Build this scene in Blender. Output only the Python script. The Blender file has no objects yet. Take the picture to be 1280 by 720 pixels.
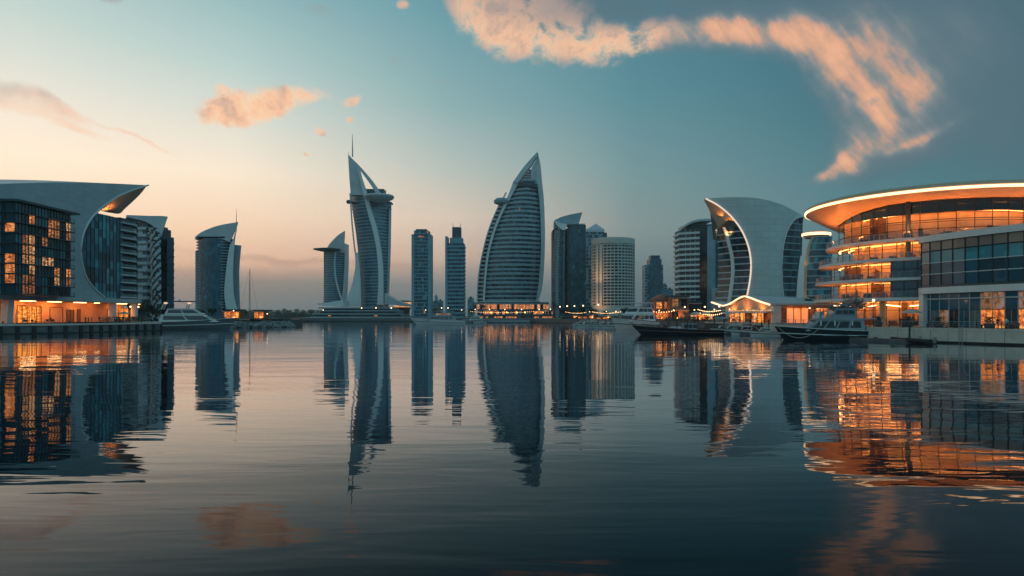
import bpy, bmesh, math, random
from mathutils import Vector, Matrix
R = math.radians
random.seed(11)
SC = bpy.context.scene
COL = SC.collection
# ------------------------------------------------------------------ camera
F = 1280 * 24.0 / 36.0          # focal length in photo pixels
H, HOR = 4.5, 394.0             # eye height above the water, photo row of the horizon
cd = bpy.data.cameras.new("camera"); cam = bpy.data.objects.new("camera", cd); COL.objects.link(cam)
cam.location = (0, 0, H); cam.rotation_euler = (R(90), 0, 0)
cd.sensor_width = 36; cd.lens = 24; cd.shift_y = (HOR - 360) / 1280.0
cd.clip_start = 0.5; cd.clip_end = 20000
SC.camera = cam
vs = SC.view_settings
vs.view_transform = 'Standard'; vs.look = 'None'; vs.exposure = 0.0; vs.gamma = 1.0; vs.use_curve_mapping = False
SC.cycles.max_bounces = 8; SC.cycles.diffuse_bounces = 3; SC.cycles.glossy_bounces = 4
SC.cycles.transmission_bounces = 4; SC.cycles.volume_bounces = 0; SC.cycles.sample_clamp_indirect = 4.0
SC.cycles.blur_glossy = 0.3; SC.cycles.volume_max_steps = 64

def lin(c):
    c = c / 255.0
    return c / 12.92 if c <= 0.04045 else ((c + 0.055) / 1.055) ** 2.4
def srgb(r, g, b): return (lin(r), lin(g), lin(b), 1.0)

# ------------------------------------------------------------------ node helper
class NT:
    def __init__(s, nt): s.nt = nt; s.n = nt.nodes; s.l = nt.links
    def new(s, t, **k):
        n = s.n.new(t)
        for a, v in k.items(): setattr(n, a, v)
        return n
    def put(s, sock, v):
        if isinstance(v, bpy.types.NodeSocket): s.l.new(v, sock)
        elif v is not None: sock.default_value = v
    def m(s, op, a, b=None, c=None, clamp=False):
        n = s.new('ShaderNodeMath', operation=op, use_clamp=clamp)
        s.put(n.inputs[0], a); s.put(n.inputs[1], b)
        if c is not None: s.put(n.inputs[2], c)
        return n.outputs[0]
    def step(s, v, a, b):
        n = s.new('ShaderNodeMapRange', interpolation_type='SMOOTHSTEP')
        s.put(n.inputs['Value'], v); n.inputs['From Min'].default_value = a; n.inputs['From Max'].default_value = b
        return n.outputs[0]
    def mix(s, f, a, b, blend='MIX'):
        n = s.new('ShaderNodeMix', data_type='RGBA', blend_type=blend)
        s.put(n.inputs[0], f); s.put(n.inputs[6], a); s.put(n.inputs[7], b)
        return n.outputs[2]
    def ramp(s, f, stops, interp='LINEAR'):
        n = s.new('ShaderNodeValToRGB'); cr = n.color_ramp; cr.interpolation = interp
        while len(cr.elements) < len(stops): cr.elements.new(0.5)
        for e, (p, c) in zip(cr.elements, stops): e.position = p; e.color = c
        s.put(n.inputs[0], f); return n.outputs[0]
    def mapping(s, vec, scale=(1, 1, 1), loc=(0, 0, 0), rot=(0, 0, 0)):
        n = s.new('ShaderNodeMapping'); s.put(n.inputs[0], vec)
        n.inputs['Scale'].default_value = scale; n.inputs['Location'].default_value = loc; n.inputs['Rotation'].default_value = rot
        return n.outputs[0]
    def noise(s, vec, scale, detail=4, rough=0.55, out=0, dist=0.0):
        n = s.new('ShaderNodeTexNoise'); s.put(n.inputs['Vector'], vec)
        n.inputs['Scale'].default_value = scale; n.inputs['Detail'].default_value = detail
        n.inputs['Roughness'].default_value = rough; n.inputs['Distortion'].default_value = dist
        return n.outputs[out]

# ------------------------------------------------------------------ sky
SUN_AZ, SUN_EL = -42.0, 0.6       # the sun has just gone down behind the left bank
world = bpy.data.worlds.new("World"); SC.world = world; world.use_nodes = True
def build_sky():
    T = NT(world.node_tree); T.n.clear()
    out = T.new('ShaderNodeOutputWorld')
    sky = T.new('ShaderNodeTexSky', sky_type='NISHITA', sun_disc=False)
    sky.sun_elevation = R(SUN_EL); sky.sun_rotation = R(SUN_AZ); sky.altitude = 0; sky.air_density = 1.2; sky.dust_density = 2.0
    b1 = T.new('ShaderNodeBackground'); T.l.new(sky.outputs[0], b1.inputs[0]); b1.inputs[1].default_value = 0.05
    tc = T.new('ShaderNodeTexCoord'); d = tc.outputs['Generated']
    sp = T.new('ShaderNodeSeparateXYZ'); T.l.new(d, sp.inputs[0]); x, y, z = sp.outputs
    az = T.m('MULTIPLY', T.m('ARCTAN2', x, y), 180 / math.pi)
    el = T.m('MULTIPLY', T.m('ARCSINE', z), 180 / math.pi)
    fe = T.m('DIVIDE', el, 60.0, clamp=True)
    def col(*st): return T.ramp(fe, [(e / 60.0, srgb(*c)) for e, c in st])
    behind = [(0, (60, 104, 121)), (9, (76, 128, 147)), (22, (148, 208, 224)), (42, (144, 204, 220)), (60, (84, 138, 156))]
    cols = [
        (-180, behind),
        (-95, [(0, (130, 138, 136)), (8, (160, 160, 150)), (20, (124, 158, 164)), (60, (70, 116, 132))]),
        (-36, [(0, (150, 148, 142)), (2.5, (214, 186, 164)), (6, (255, 224, 190)), (11, (254, 238, 215)), (15, (228, 226, 213)), (20, (188, 208, 202)), (27, (140, 176, 180)), (45, (66, 110, 124)), (60, (62, 106, 122))]),
        (-22, [(0, (122, 132, 131)), (1.6, (130, 136, 133)), (2.7, (150, 146, 140)), (4.0, (252, 200, 168)), (7, (255, 220, 188)), (11, (252, 234, 210)), (15, (216, 219, 208)), (19, (176, 201, 197)), (24, (136, 176, 180)), (45, (58, 102, 118)), (60, (60, 104, 120))]),
        (-5, [(0, (96, 116, 120)), (2.5, (132, 136, 135)), (4.6, (216, 184, 166)), (8, (222, 202, 184)), (12, (178, 188, 182)), (17, (130, 167, 170)), (24, (92, 145, 156)), (45, (36, 76, 92)), (60, (56, 98, 114))]),
        (10, [(0, (76, 104, 112)), (3, (98, 119, 126)), (7, (126, 144, 145)), (12, (104, 142, 148)), (18, (76, 130, 143)), (24, (66, 118, 134)), (45, (24, 58, 74)), (60, (50, 92, 108))]),
        (26, [(0, (64, 96, 106)), (4, (76, 116, 126)), (9, (68, 120, 132)), (15, (48, 106, 122)), (24, (42, 92, 110)), (45, (16, 46, 62)), (60, (46, 88, 104))]),
        (45, [(0, (56, 92, 104)), (6, (50, 98, 112)), (14, (36, 84, 100)), (24, (36, 80, 97)), (45, (16, 46, 62)), (60, (46, 88, 104))]),
        (110, behind),
    ]
    cur = col(*cols[0][1])
    for (a0, _), (a1, st) in zip(cols, cols[1:]):
        n = T.new('ShaderNodeMapRange', interpolation_type='LINEAR'); T.l.new(az, n.inputs[0])
        n.inputs['From Min'].default_value = a0; n.inputs['From Max'].default_value = a1
        cur = T.mix(n.outputs[0], cur, col(*st))
    # --- clouds: blobs of (azimuth, elevation), edges broken up by noise
    nz = T.noise(d, 7.0, 7, 0.6, out=1)
    ns = T.new('ShaderNodeSeparateColor'); T.l.new(nz, ns.inputs[0])
    fine = T.noise(T.mapping(d, (1, 1, 1.6)), 26.0, 8, 0.62)
    wisp = T.noise(T.mapping(d, (1, 1, 5.0), rot=(0, R(18), 0)), 9.0, 7, 0.6)
    aw = T.m('ADD', az, T.m('MULTIPLY', T.m('SUBTRACT', ns.outputs[0], 0.5), 5.0))
    ew = T.m('ADD', el, T.m('MULTIPLY', T.m('SUBTRACT', ns.outputs[1], 0.5), 3.2))
    def g(px, py, rx, ry, rot=0, amp=1.0):
        a = math.degrees(math.atan((px - 640) / F)); e = math.degrees(math.atan((HOR - py) / F * math.cos(R(a))))
        k = math.degrees(1 / F) * math.cos(R(a)) * 0.92
        c, s_ = math.cos(R(rot)), math.sin(R(rot))
        da = T.m('SUBTRACT', aw, a); de = T.m('SUBTRACT', ew, e)
        p = T.m('DIVIDE', T.m('ADD', T.m('MULTIPLY', da, c), T.m('MULTIPLY', de, s_)), rx * k)
        q = T.m('DIVIDE', T.m('SUBTRACT', T.m('MULTIPLY', de, c), T.m('MULTIPLY', da, s_)), ry * k)
        r2 = T.m('ADD', T.m('MULTIPLY', p, p), T.m('MULTIPLY', q, q))
        return T.m('MULTIPLY', T.m('EXPONENT', T.m('MULTIPLY', r2, -1.0)), amp)
    def tot(lst):
        s_ = None
        for b in lst:
            v = g(*b); s_ = v if s_ is None else T.m('ADD', s_, v)
        return s_
    puffs = tot([(286, 140, 34, 13, 8), (318, 133, 34, 17, 12), (352, 127, 36, 13, 22), (388, 124, 24, 9), (436, 130, 17, 8, 20), (398, 165, 11, 5), (434, 152, 8, 5), (284, 112, 12, 6), (498, 208, 9, 3.5), (380, 196, 8, 3),                  (582, 8, 34, 24, -35), (628, 30, 50, 30, -22), (690, 42, 62, 32, -14), (752, 56, 52, 26, 0), (812, 44, 48, 22, 14), (660, 10, 60, 26), (286, 138, 40, 17, 8), (340, 130, 50, 18, 14), (497, 8, 10, 7), (1095, 128, 14, 6)])
    band = tot([(860, 42, 84, 16, 4, .75), (930, 36, 84, 24, -4, .9), (1000, 50, 60, 26, -24, .7), (1058, 82, 70, 38, -38, .8), (1122, 106, 64, 70, 68, 1.0), (1108, 156, 42, 48, 76, 1.0), (1080, 192, 42, 20, 46, .9), (1044, 212, 34, 11, 24, .8), (1160, 172, 38, 7, 25, .6), (1165, 40, 50, 90, 62, 0.35), (1090, 128, 26, 8, 0, .6)])
    grey = tot([(690, 4, 120, 22, 0, 0.8), (850, 6, 160, 24, 0, 0.9), (1010, 14, 110, 34, -10, 0.9), (1150, 60, 110, 80, 60, 1.2), (1190, 120, 60, 90, 60, 1.0), (1130, 190, 60, 26, 30, 0.9), (1275, 60, 60, 130, 0, 0.7)])
    left = tot([(15, 122, 75, 18, -16), (70, 132, 44, 9, -20), (178, 172, 44, 4, -16), (90, 160, 70, 6, -14, 0.6), (135, 5, 20, 6), (545, 105, 22, 7, 20, .6), (490, 82, 16, 8, 20, .6), (400, 10, 30, 9, 0, .6)])
    streak = tot([(350, 322, 150, 5, -2), (60, 300, 110, 7, -3), (370, 342, 120, 6, 0, .9), (210, 345, 80, 7, 0, .7), (520, 330, 90, 6, 0, .6)])
    sat = lambda v: T.m('SUBTRACT', 1.0, T.m('EXPONENT', T.m('MULTIPLY', v, -1.25)))
    # streaks of the right-hand cloud fan out up and to the right
    fan = T.noise(T.mapping(T.mapping(d, (1, 1, 1), rot=(0, R(-52), 0)), (8, 8, 34)), 1.0, 5, 0.52)
    curl = T.noise(d, 13.0, 8, 0.6)
    lump = T.noise(d, 40.0, 8, 0.72)
    def cover(v, n1, a, b): return T.step(T.m('MULTIPLY', sat(v), n1), a, b)
    fn = T.m('ADD', T.m('MULTIPLY', fan, 1.15), T.m('ADD', T.m('MULTIPLY', curl, 0.9), -0.12))
    puff = T.noise(d, 22.0, 9, 0.68, dist=0.4)
    pn = T.m('ADD', T.m('MULTIPLY', puff, 2.4), T.m('ADD', T.m('MULTIPLY', lump, .8), -0.75))
    ga = T.m('MULTIPLY', cover(grey, T.m('ADD', fn, .15), 0.12, 0.8), 0.8)
    cur = T.mix(ga, cur, srgb(74, 101, 114))
    sa = T.m('MULTIPLY', cover(streak, T.m('ADD', wisp, .5), 0.2, 0.85), 0.5)
    cur = T.mix(sa, cur, srgb(190, 152, 138))
    ba = T.m('MULTIPLY', cover(band, T.m('ADD', T.m('MULTIPLY', fan, 1.9), T.m('MULTIPLY', curl, .6)), 0.05, 0.98), 0.92)
    glow_ = T.m('SUBTRACT', T.m('MULTIPLY', sat(band), fn), T.m('MULTIPLY', grey, 0.13))
    bc = T.ramp(T.step(T.m('ADD', glow_, T.m('MULTIPLY', T.m('SUBTRACT', fan, .5), .5)), 0.22, 0.98), [(0, srgb(92, 114, 124)), (0.3, srgb(134, 136, 136)), (0.62, srgb(214, 160, 130)), (1, srgb(255, 186, 142))])
    cur = T.mix(ba, cur, bc)
    la = T.m('MULTIPLY', cover(left, T.m('ADD', T.m('MULTIPLY', curl, .9), T.m('MULTIPLY', wisp, .7)), 0.22, 0.72), 0.7)
    lc = T.mix(T.step(T.m('ADD', T.m('MULTIPLY', T.m('SUBTRACT', el, 14.6), 0.3), T.m('MULTIPLY', T.m('SUBTRACT', curl, .5), 2.2)), -0.5, 0.5), srgb(244, 192, 158), srgb(148, 146, 144))
    cur = T.mix(la, cur, lc)
    pa = T.m('MULTIPLY', cover(puffs, pn, 0.26, 0.86), 0.96)
    pshade = T.m('ADD', T.m('MULTIPLY', puff, 1.0), T.m('ADD', T.m('MULTIPLY', lump, 0.3), T.m('MULTIPLY', grey, 0.20)))
    pc = T.ramp(T.step(pshade, 0.50, 0.95), [(0, srgb(255, 214, 172)), (0.4, srgb(246, 190, 150)), (1, srgb(168, 146, 138))])
    cur = T.mix(pa, cur, pc)
    # below the horizon: dim sea haze
    cur = T.mix(T.step(el, -0.4, -6.0), cur, srgb(40, 58, 66))
    b2 = T.new('ShaderNodeBackground'); T.put(b2.inputs[0], cur); b2.inputs[1].default_value = 1.1
    ad = T.new('ShaderNodeAddShader'); T.l.new(b1.outputs[0], ad.inputs[0]); T.l.new(b2.outputs[0], ad.inputs[1])
    T.l.new(ad.outputs[0], out.inputs[0])
    world.cycles.sampling_method = 'MANUAL'; world.cycles.sample_map_resolution = 512
build_sky()
sl = bpy.data.lights.new("sun", 'SUN'); sun = bpy.data.objects.new("sun", sl); COL.objects.link(sun)
sl.energy = 0.22; sl.angle = R(6); sl.color = (1.0, 0.62, 0.36)
sun.rotation_euler = Vector((-math.sin(R(SUN_AZ)), -math.cos(R(SUN_AZ)), -math.tan(R(4.0)))).to_track_quat('-Z', 'Y').to_euler()
sun.location = (-200, 250, 120)

# ------------------------------------------------------------------ materials
M = {}
def pbr(name, c, rough=0.6, metal=0.0, ior=1.45, vary=0.12, vscale=0.4, streak=0.0, bump=0.0, bscale=8.0, panel=None, emit=None, estr=0.0):
    """base colour c (linear), cloudy variation, rain streaks, optional panel joints (w, h, 'xz'|'yz'|'xy')"""
    m = bpy.data.materials.new(name); m.use_nodes = True; T = NT(m.node_tree)
    p = T.n['Principled BSDF']
    tc = T.new('ShaderNodeTexCoord'); o = tc.outputs['Object']
    f = T.noise(o, vscale, 6, 0.62)
    lo = tuple(v * (1 - vary) for v in c) + (1,); hi = tuple(min(1, v * (1 + vary)) for v in c) + (1,)
    col = T.mix(T.step(f, 0.3, 0.7), lo, hi)
    if streak:
        s_ = T.noise(T.mapping(o, (1.0, 1.0, 0.06)), 1.6, 5, 0.65)
        col = T.mix(T.m('MULTIPLY', T.step(s_, 0.5, 0.75), streak), col, tuple(v * 0.45 for v in c) + (1,))
    hgt = None
    if panel:
        w, h, ax, dark = panel
        sp = T.new('ShaderNodeSeparateXYZ'); T.l.new(o, sp.inputs[0]); cb = T.new('ShaderNodeCombineXYZ')
        i = {'x': 0, 'y': 1, 'z': 2}
        T.l.new(sp.outputs[i[ax[0]]], cb.inputs[0]); T.l.new(sp.outputs[i[ax[1]]], cb.inputs[1])
        br = T.new('ShaderNodeTexBrick'); T.l.new(cb.outputs[0], br.inputs[0]); br.offset = 0.5 if len(ax) > 2 else 0.0
        br.inputs['Scale'].default_value = 1.0; br.inputs['Brick Width'].default_value = w; br.inputs['Row Height'].default_value = h
        br.inputs['Mortar Size'].default_value = min(w, h) * 0.03; br.inputs['Mortar Smooth'].default_value = 0.3
        br.inputs['Color1'].default_value = (0.93, 0.93, 0.93, 1); br.inputs['Color2'].default_value = (1.04, 1.04, 1.04, 1); br.inputs['Mortar'].default_value = (dark, dark, dark, 1)
        col = T.mix(1.0, col, br.outputs['Color'], 'MULTIPLY'); hgt = br.outputs['Fac']
    T.put(p.inputs['Base Color'], col)
    rn = T.noise(o, vscale * 3, 3, 0.5)
    rr = T.new('ShaderNodeMapRange'); T.l.new(rn, rr.inputs[0]); rr.inputs['To Min'].default_value = rough * 0.8; rr.inputs['To Max'].default_value = min(1, rough * 1.2)
    T.l.new(rr.outputs[0], p.inputs['Roughness'])
    p.inputs['Metallic'].default_value = metal; p.inputs['IOR'].default_value = ior
    if bump:
        b = T.new('ShaderNodeBump'); b.inputs['Strength'].default_value = 1; b.inputs['Distance'].default_value = bump
        T.put(b.inputs['Height'], T.noise(o, bscale, 5, 0.6)); T.l.new(b.outputs[0], p.inputs['Normal'])
    if emit:
        p.inputs['Emission Color'].default_value = tuple(emit) + (1,); p.inputs['Emission Strength'].default_value = estr
    M[name] = m; return m
def glow(name, c, s):
    m = bpy.data.materials.new(name); m.use_nodes = True; T = NT(m.node_tree); p = T.n['Principled BSDF']
    p.inputs['Base Color'].default_value = (0.5, 0.5, 0.5, 1); p.inputs['Emission Color'].default_value = tuple(c) + (1,); p.inputs['Emission Strength'].default_value = s
    M[name] = m
def litroom(name, c, s, scale=1.0, lo=0.25, contrast=1.0, streaky=0.5):
    """glass with a lamp-lit room behind it: walls, rows of lamps, furniture and people in the room vary the light"""
    m = bpy.data.materials.new(name); m.use_nodes = True; T = NT(m.node_tree); p = T.n['Principled BSDF']
    o = T.new('ShaderNodeTexCoord').outputs['Object']
    wall = T.noise(T.mapping(o, (0.55 * scale, 0.55 * scale, 0.12 * scale)), 1.0, 3, 0.6)
    rows = T.noise(T.mapping(o, (0.30 * scale, 0.30 * scale, 1.7 * scale)), 1.0, 3, 0.55)
    bits = T.noise(T.mapping(o, (1, 1, 0.8)), 2.4 * scale, 4, 0.7)
    k = T.m('ADD', T.m('MULTIPLY', T.step(wall, 0.3, 0.7), 0.5), T.m('MULTIPLY', T.step(rows, 0.36, 0.66), streaky))
    k = T.m('MULTIPLY', T.m('ADD', T.m('MULTIPLY', k, contrast), lo), T.m('ADD', T.m('MULTIPLY', T.step(bits, 0.34, 0.56), 0.8), 0.2), clamp=True)
    cc = T.ramp(k, [(0.0, (c[0] * .05, c[1] * .05, c[2] * .05, 1)), (0.35, (c[0] * .42, c[1] * .34, c[2] * .3, 1)), (0.7, (c[0], c[1], c[2], 1)), (1.0, (c[0] * 1.05, min(1, c[1] * 1.9), min(1, c[2] * 4.2), 1))])
    p.inputs['Base Color'].default_value = (0.03, 0.03, 0.03, 1); p.inputs['Roughness'].default_value = 0.12
    T.put(p.inputs['Emission Color'], cc); p.inputs['Emission Strength'].default_value = s
    M[name] = m
def glass(name, c, rough=0.1, ior=1.6, wav=0.004):
    m = bpy.data.materials.new(name); m.use_nodes = True; T = NT(m.node_tree); p = T.n['Principled BSDF']
    o = T.new('ShaderNodeTexCoord').outputs['Object']
    v = T.new('ShaderNodeTexVoronoi', distance='CHEBYCHEV'); T.l.new(o, v.inputs[0]); v.inputs['Scale'].default_value = 0.33
    vs_ = T.new('ShaderNodeSeparateColor'); T.l.new(v.outputs['Color'], vs_.inputs[0])
    col = T.mix(vs_.outputs[0], tuple(x * 0.78 for x in c) + (1,), tuple(x * 1.2 for x in c) + (1,))
    T.put(p.inputs['Base Color'], col); p.inputs['Roughness'].default_value = rough; p.inputs['IOR'].default_value = ior
    b = T.new('ShaderNodeBump'); b.inputs['Distance'].default_value = wav * 10; b.inputs['Strength'].default_value = 0.6
    T.put(b.inputs['Height'], T.noise(o, 0.35, 3, 0.5)); T.l.new(b.outputs[0], p.inputs['Normal'])
    M[name] = m
pbr('shell_panel_side', (0.36, 0.43, 0.46), 0.42, vary=0.08, vscale=0.12, streak=0.12, panel=(4.0, 1.6, 'yz', 0.70))
pbr('shell_panel', (0.44, 0.49, 0.49), 0.42, vary=0.06, vscale=0.08, streak=0.10, panel=(6.0, 2.6, 'xzo', 0.72))
pbr('pale_cladding', (0.44, 0.48, 0.50), 0.45, vary=0.10, vscale=0.15, streak=0.15)
pbr('white_paint', (0.62, 0.63, 0.62), 0.4, vary=0.06, vscale=0.5, streak=0.08)
pbr('grey_band', (0.22, 0.31, 0.35), 0.5, vary=0.15, vscale=0.3)
pbr('beige_wall', (0.46, 0.44, 0.40), 0.6, vary=0.08, vscale=0.2, streak=0.15)
pbr('teal_band', (0.13, 0.28, 0.35), 0.45, vary=0.15, vscale=0.3)
pbr('dark_cladding', (0.03, 0.055, 0.068), 0.4, vary=0.2, vscale=0.3)
pbr('dark_metal', (0.03, 0.035, 0.04), 0.35, 0.4, vary=0.2)
pbr('steel', (0.32, 0.34, 0.36), 0.35, 0.7, vary=0.1)
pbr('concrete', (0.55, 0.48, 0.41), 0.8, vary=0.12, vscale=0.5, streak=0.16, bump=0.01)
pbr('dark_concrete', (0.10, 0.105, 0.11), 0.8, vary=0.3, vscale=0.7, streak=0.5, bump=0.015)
pbr('paving', (0.20, 0.175, 0.155), 0.7, vary=0.18, vscale=0.6, panel=(1.2, 0.6, 'xyo', 0.7))
pbr('earth', (0.10, 0.10, 0.085), 0.9, vary=0.3, vscale=0.05)
pbr('cream_wall', (0.55, 0.36, 0.22), 0.7, vary=0.1, vscale=0.6)  # cream shifted toward orange, so the colour carries part of the lamp glow
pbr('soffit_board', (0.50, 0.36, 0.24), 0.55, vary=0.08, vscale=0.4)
pbr('timber', (0.16, 0.085, 0.045), 0.6, vary=0.3, vscale=2.0)
pbr('brick', (0.30, 0.125, 0.075), 0.8, vary=0.25, vscale=0.7, panel=(0.6, 0.25, 'xzo', 0.6))
pbr('rock', (0.16, 0.165, 0.165), 0.85, vary=0.45, vscale=0.6, bump=0.06, bscale=2.5)
pbr('bark', (0.09, 0.07, 0.05), 0.9, vary=0.3, vscale=3, bump=0.02)
pbr('foliage', (0.035, 0.055, 0.028), 0.7, vary=0.5, vscale=0.9)
pbr('palm_leaf', (0.04, 0.065, 0.03), 0.6, vary=0.4, vscale=1.5)
pbr('blossom', (0.32, 0.28, 0.26), 0.7, vary=0.4, vscale=1.5)
pbr('hull_white', (0.60, 0.61, 0.60), 0.25, vary=0.05, streak=0.08, ior=1.5)
pbr('hull_grey', (0.24, 0.27, 0.30), 0.3, vary=0.08, streak=0.1)
pbr('hull_dark', (0.018, 0.024, 0.032), 0.22, vary=0.2, streak=0.1, ior=1.5)
pbr('canvas', (0.42, 0.40, 0.37), 0.8, vary=0.12)
pbr('rope', (0.42, 0.37, 0.30), 0.9, vary=0.2, vscale=6)
pbr('rubber', (0.015, 0.015, 0.016), 0.7, vary=0.3)
pbr('wood_deck', (0.22, 0.135, 0.08), 0.65, vary=0.2, vscale=2, panel=(4.0, 0.15, 'xyo', 0.5))
pbr('skin', (0.36, 0.21, 0.14), 0.6, vary=0.05)
pbr('hair', (0.02, 0.015, 0.012), 0.6, vary=0.2)
for nm, c in (('black_cloth', (0.012, 0.013, 0.016)), ('navy_cloth', (0.02, 0.028, 0.05)), ('grey_cloth', (0.12, 0.12, 0.125)), ('white_cloth', (0.6, 0.58, 0.55)), ('brown_cloth', (0.10, 0.06, 0.04)), ('red_cloth', (0.25, 0.04, 0.03))):
    pbr(nm, c, 0.85, vary=0.15, vscale=6)
def rail_glass():
    m = bpy.data.materials.new('rail_glass'); m.use_nodes = True; p = m.node_tree.nodes['Principled BSDF']; M['rail_glass'] = m
    p.inputs['Base Color'].default_value = (0.25, 0.33, 0.35, 1); p.inputs['Roughness'].default_value = 0.08; p.inputs['Alpha'].default_value = 0.28
rail_glass()
glass('glass_dark', (0.014, 0.058, 0.086))
glass('glass_mid', (0.020, 0.100, 0.150))
glass('glass_teal', (0.05, 0.25, 0.30))
glass('glass_black', (0.010, 0.014, 0.018), 0.08, 1.6)
glass('glass_pale', (0.10, 0.16, 0.18), 0.15)
ORANGE = (1.0, 0.30, 0.055)
litroom('lit_room', (1.0, 0.30, 0.06), 1.0, 2.6, -0.12, 1.15, 0.65)
litroom('lit_room_low', (0.8, 0.30, 0.09), 0.55, 2.2, -0.1, 1.1, 0.7)
litroom('lit_room_yellow', (1.0, 0.45, 0.14), 0.9, 3.0, -0.15, 1.1, 0.8)
litroom('lit_room_dim', (1.0, 0.36, 0.10), 0.35, 1.0)
litroom('lit_window_far', (1.0, 0.36, 0.10), 0.8, 0.6)
litroom('lit_terrace', (0.95, 0.30, 0.07), 0.95, 1.0, 0.22, 0.9)
litroom('lit_market', (1.0, 0.27, 0.05), 1.15, 1.3, -0.02, 1.2, 0.7)
litroom('lit_amber', (1.0, 0.42, 0.13), 1.0, 0.6, 0.45, 0.6)
litroom('lit_storefront', (1.0, 0.28, 0.03), 1.4, 1.4, 0.15, 1.1)
glow('strip_light', (1.0, 0.55, 0.27), 2.6)
glow('lamp_bulb', (1.0, 0.55, 0.22), 7.0)
glow('lamp_warm', (1.0, 0.62, 0.30), 5.0)
glow('orange_panel', (1.0, 0.20, 0.02), 0.75)
glow('amber_cove', (1.0, 0.36, 0.09), 19.0)
def clear_glass():
    m = bpy.data.materials.new('clear_glass'); m.use_nodes = True; p = m.node_tree.nodes['Principled BSDF']; M['clear_glass'] = m
    p.inputs['Base Color'].default_value = (0.02, 0.02, 0.02, 1); p.inputs['Roughness'].default_value = 0.05; p.inputs['Alpha'].default_value = 0.16
clear_glass()

# ------------------------------------------------------------------ mesh building
def P(px, py, Y): return Vector(((px - 640) / F * Y, Y, H + (HOR - py) / F * Y))
def X_(px, Y): return (px - 640) / F * Y
def Z_(py, Y): return H + (HOR - py) / F * Y
class VPlane:
    """an upright plane through two ground points; at() meets it with a line of sight"""
    def __init__(s, a, b): s.a = Vector((a[0], a[1])); d = Vector((b[0] - a[0], b[1] - a[1])).normalized(); s.d = d; s.n = Vector((d.y, -d.x))
    def at(s, px, py):
        u = (px - 640) / F; t = s.a.dot(s.n) / (u * s.n.x + s.n.y)
        return Vector((u * t, t, H + (HOR - py) / F * t))
def crom(pts, n=6, closed=False):
    out = []; N = len(pts); pts = [Vector(p) for p in pts]
    for i in range(N if closed else N - 1):
        if closed: a, b, c, d = pts[i - 1], pts[i], pts[(i + 1) % N], pts[(i + 2) % N]
        else: a, b, c, d = pts[max(i - 1, 0)], pts[i], pts[i + 1], pts[min(i + 2, N - 1)]
        for k in range(n):
            t = k / n
            out.append(0.5 * ((2 * b) + (c - a) * t + (2 * a - 5 * b + 4 * c - d) * t * t + (3 * b - a - 3 * c + d) * t ** 3))
    if not closed: out.append(pts[-1])
    return out
ORG = {}
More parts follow.
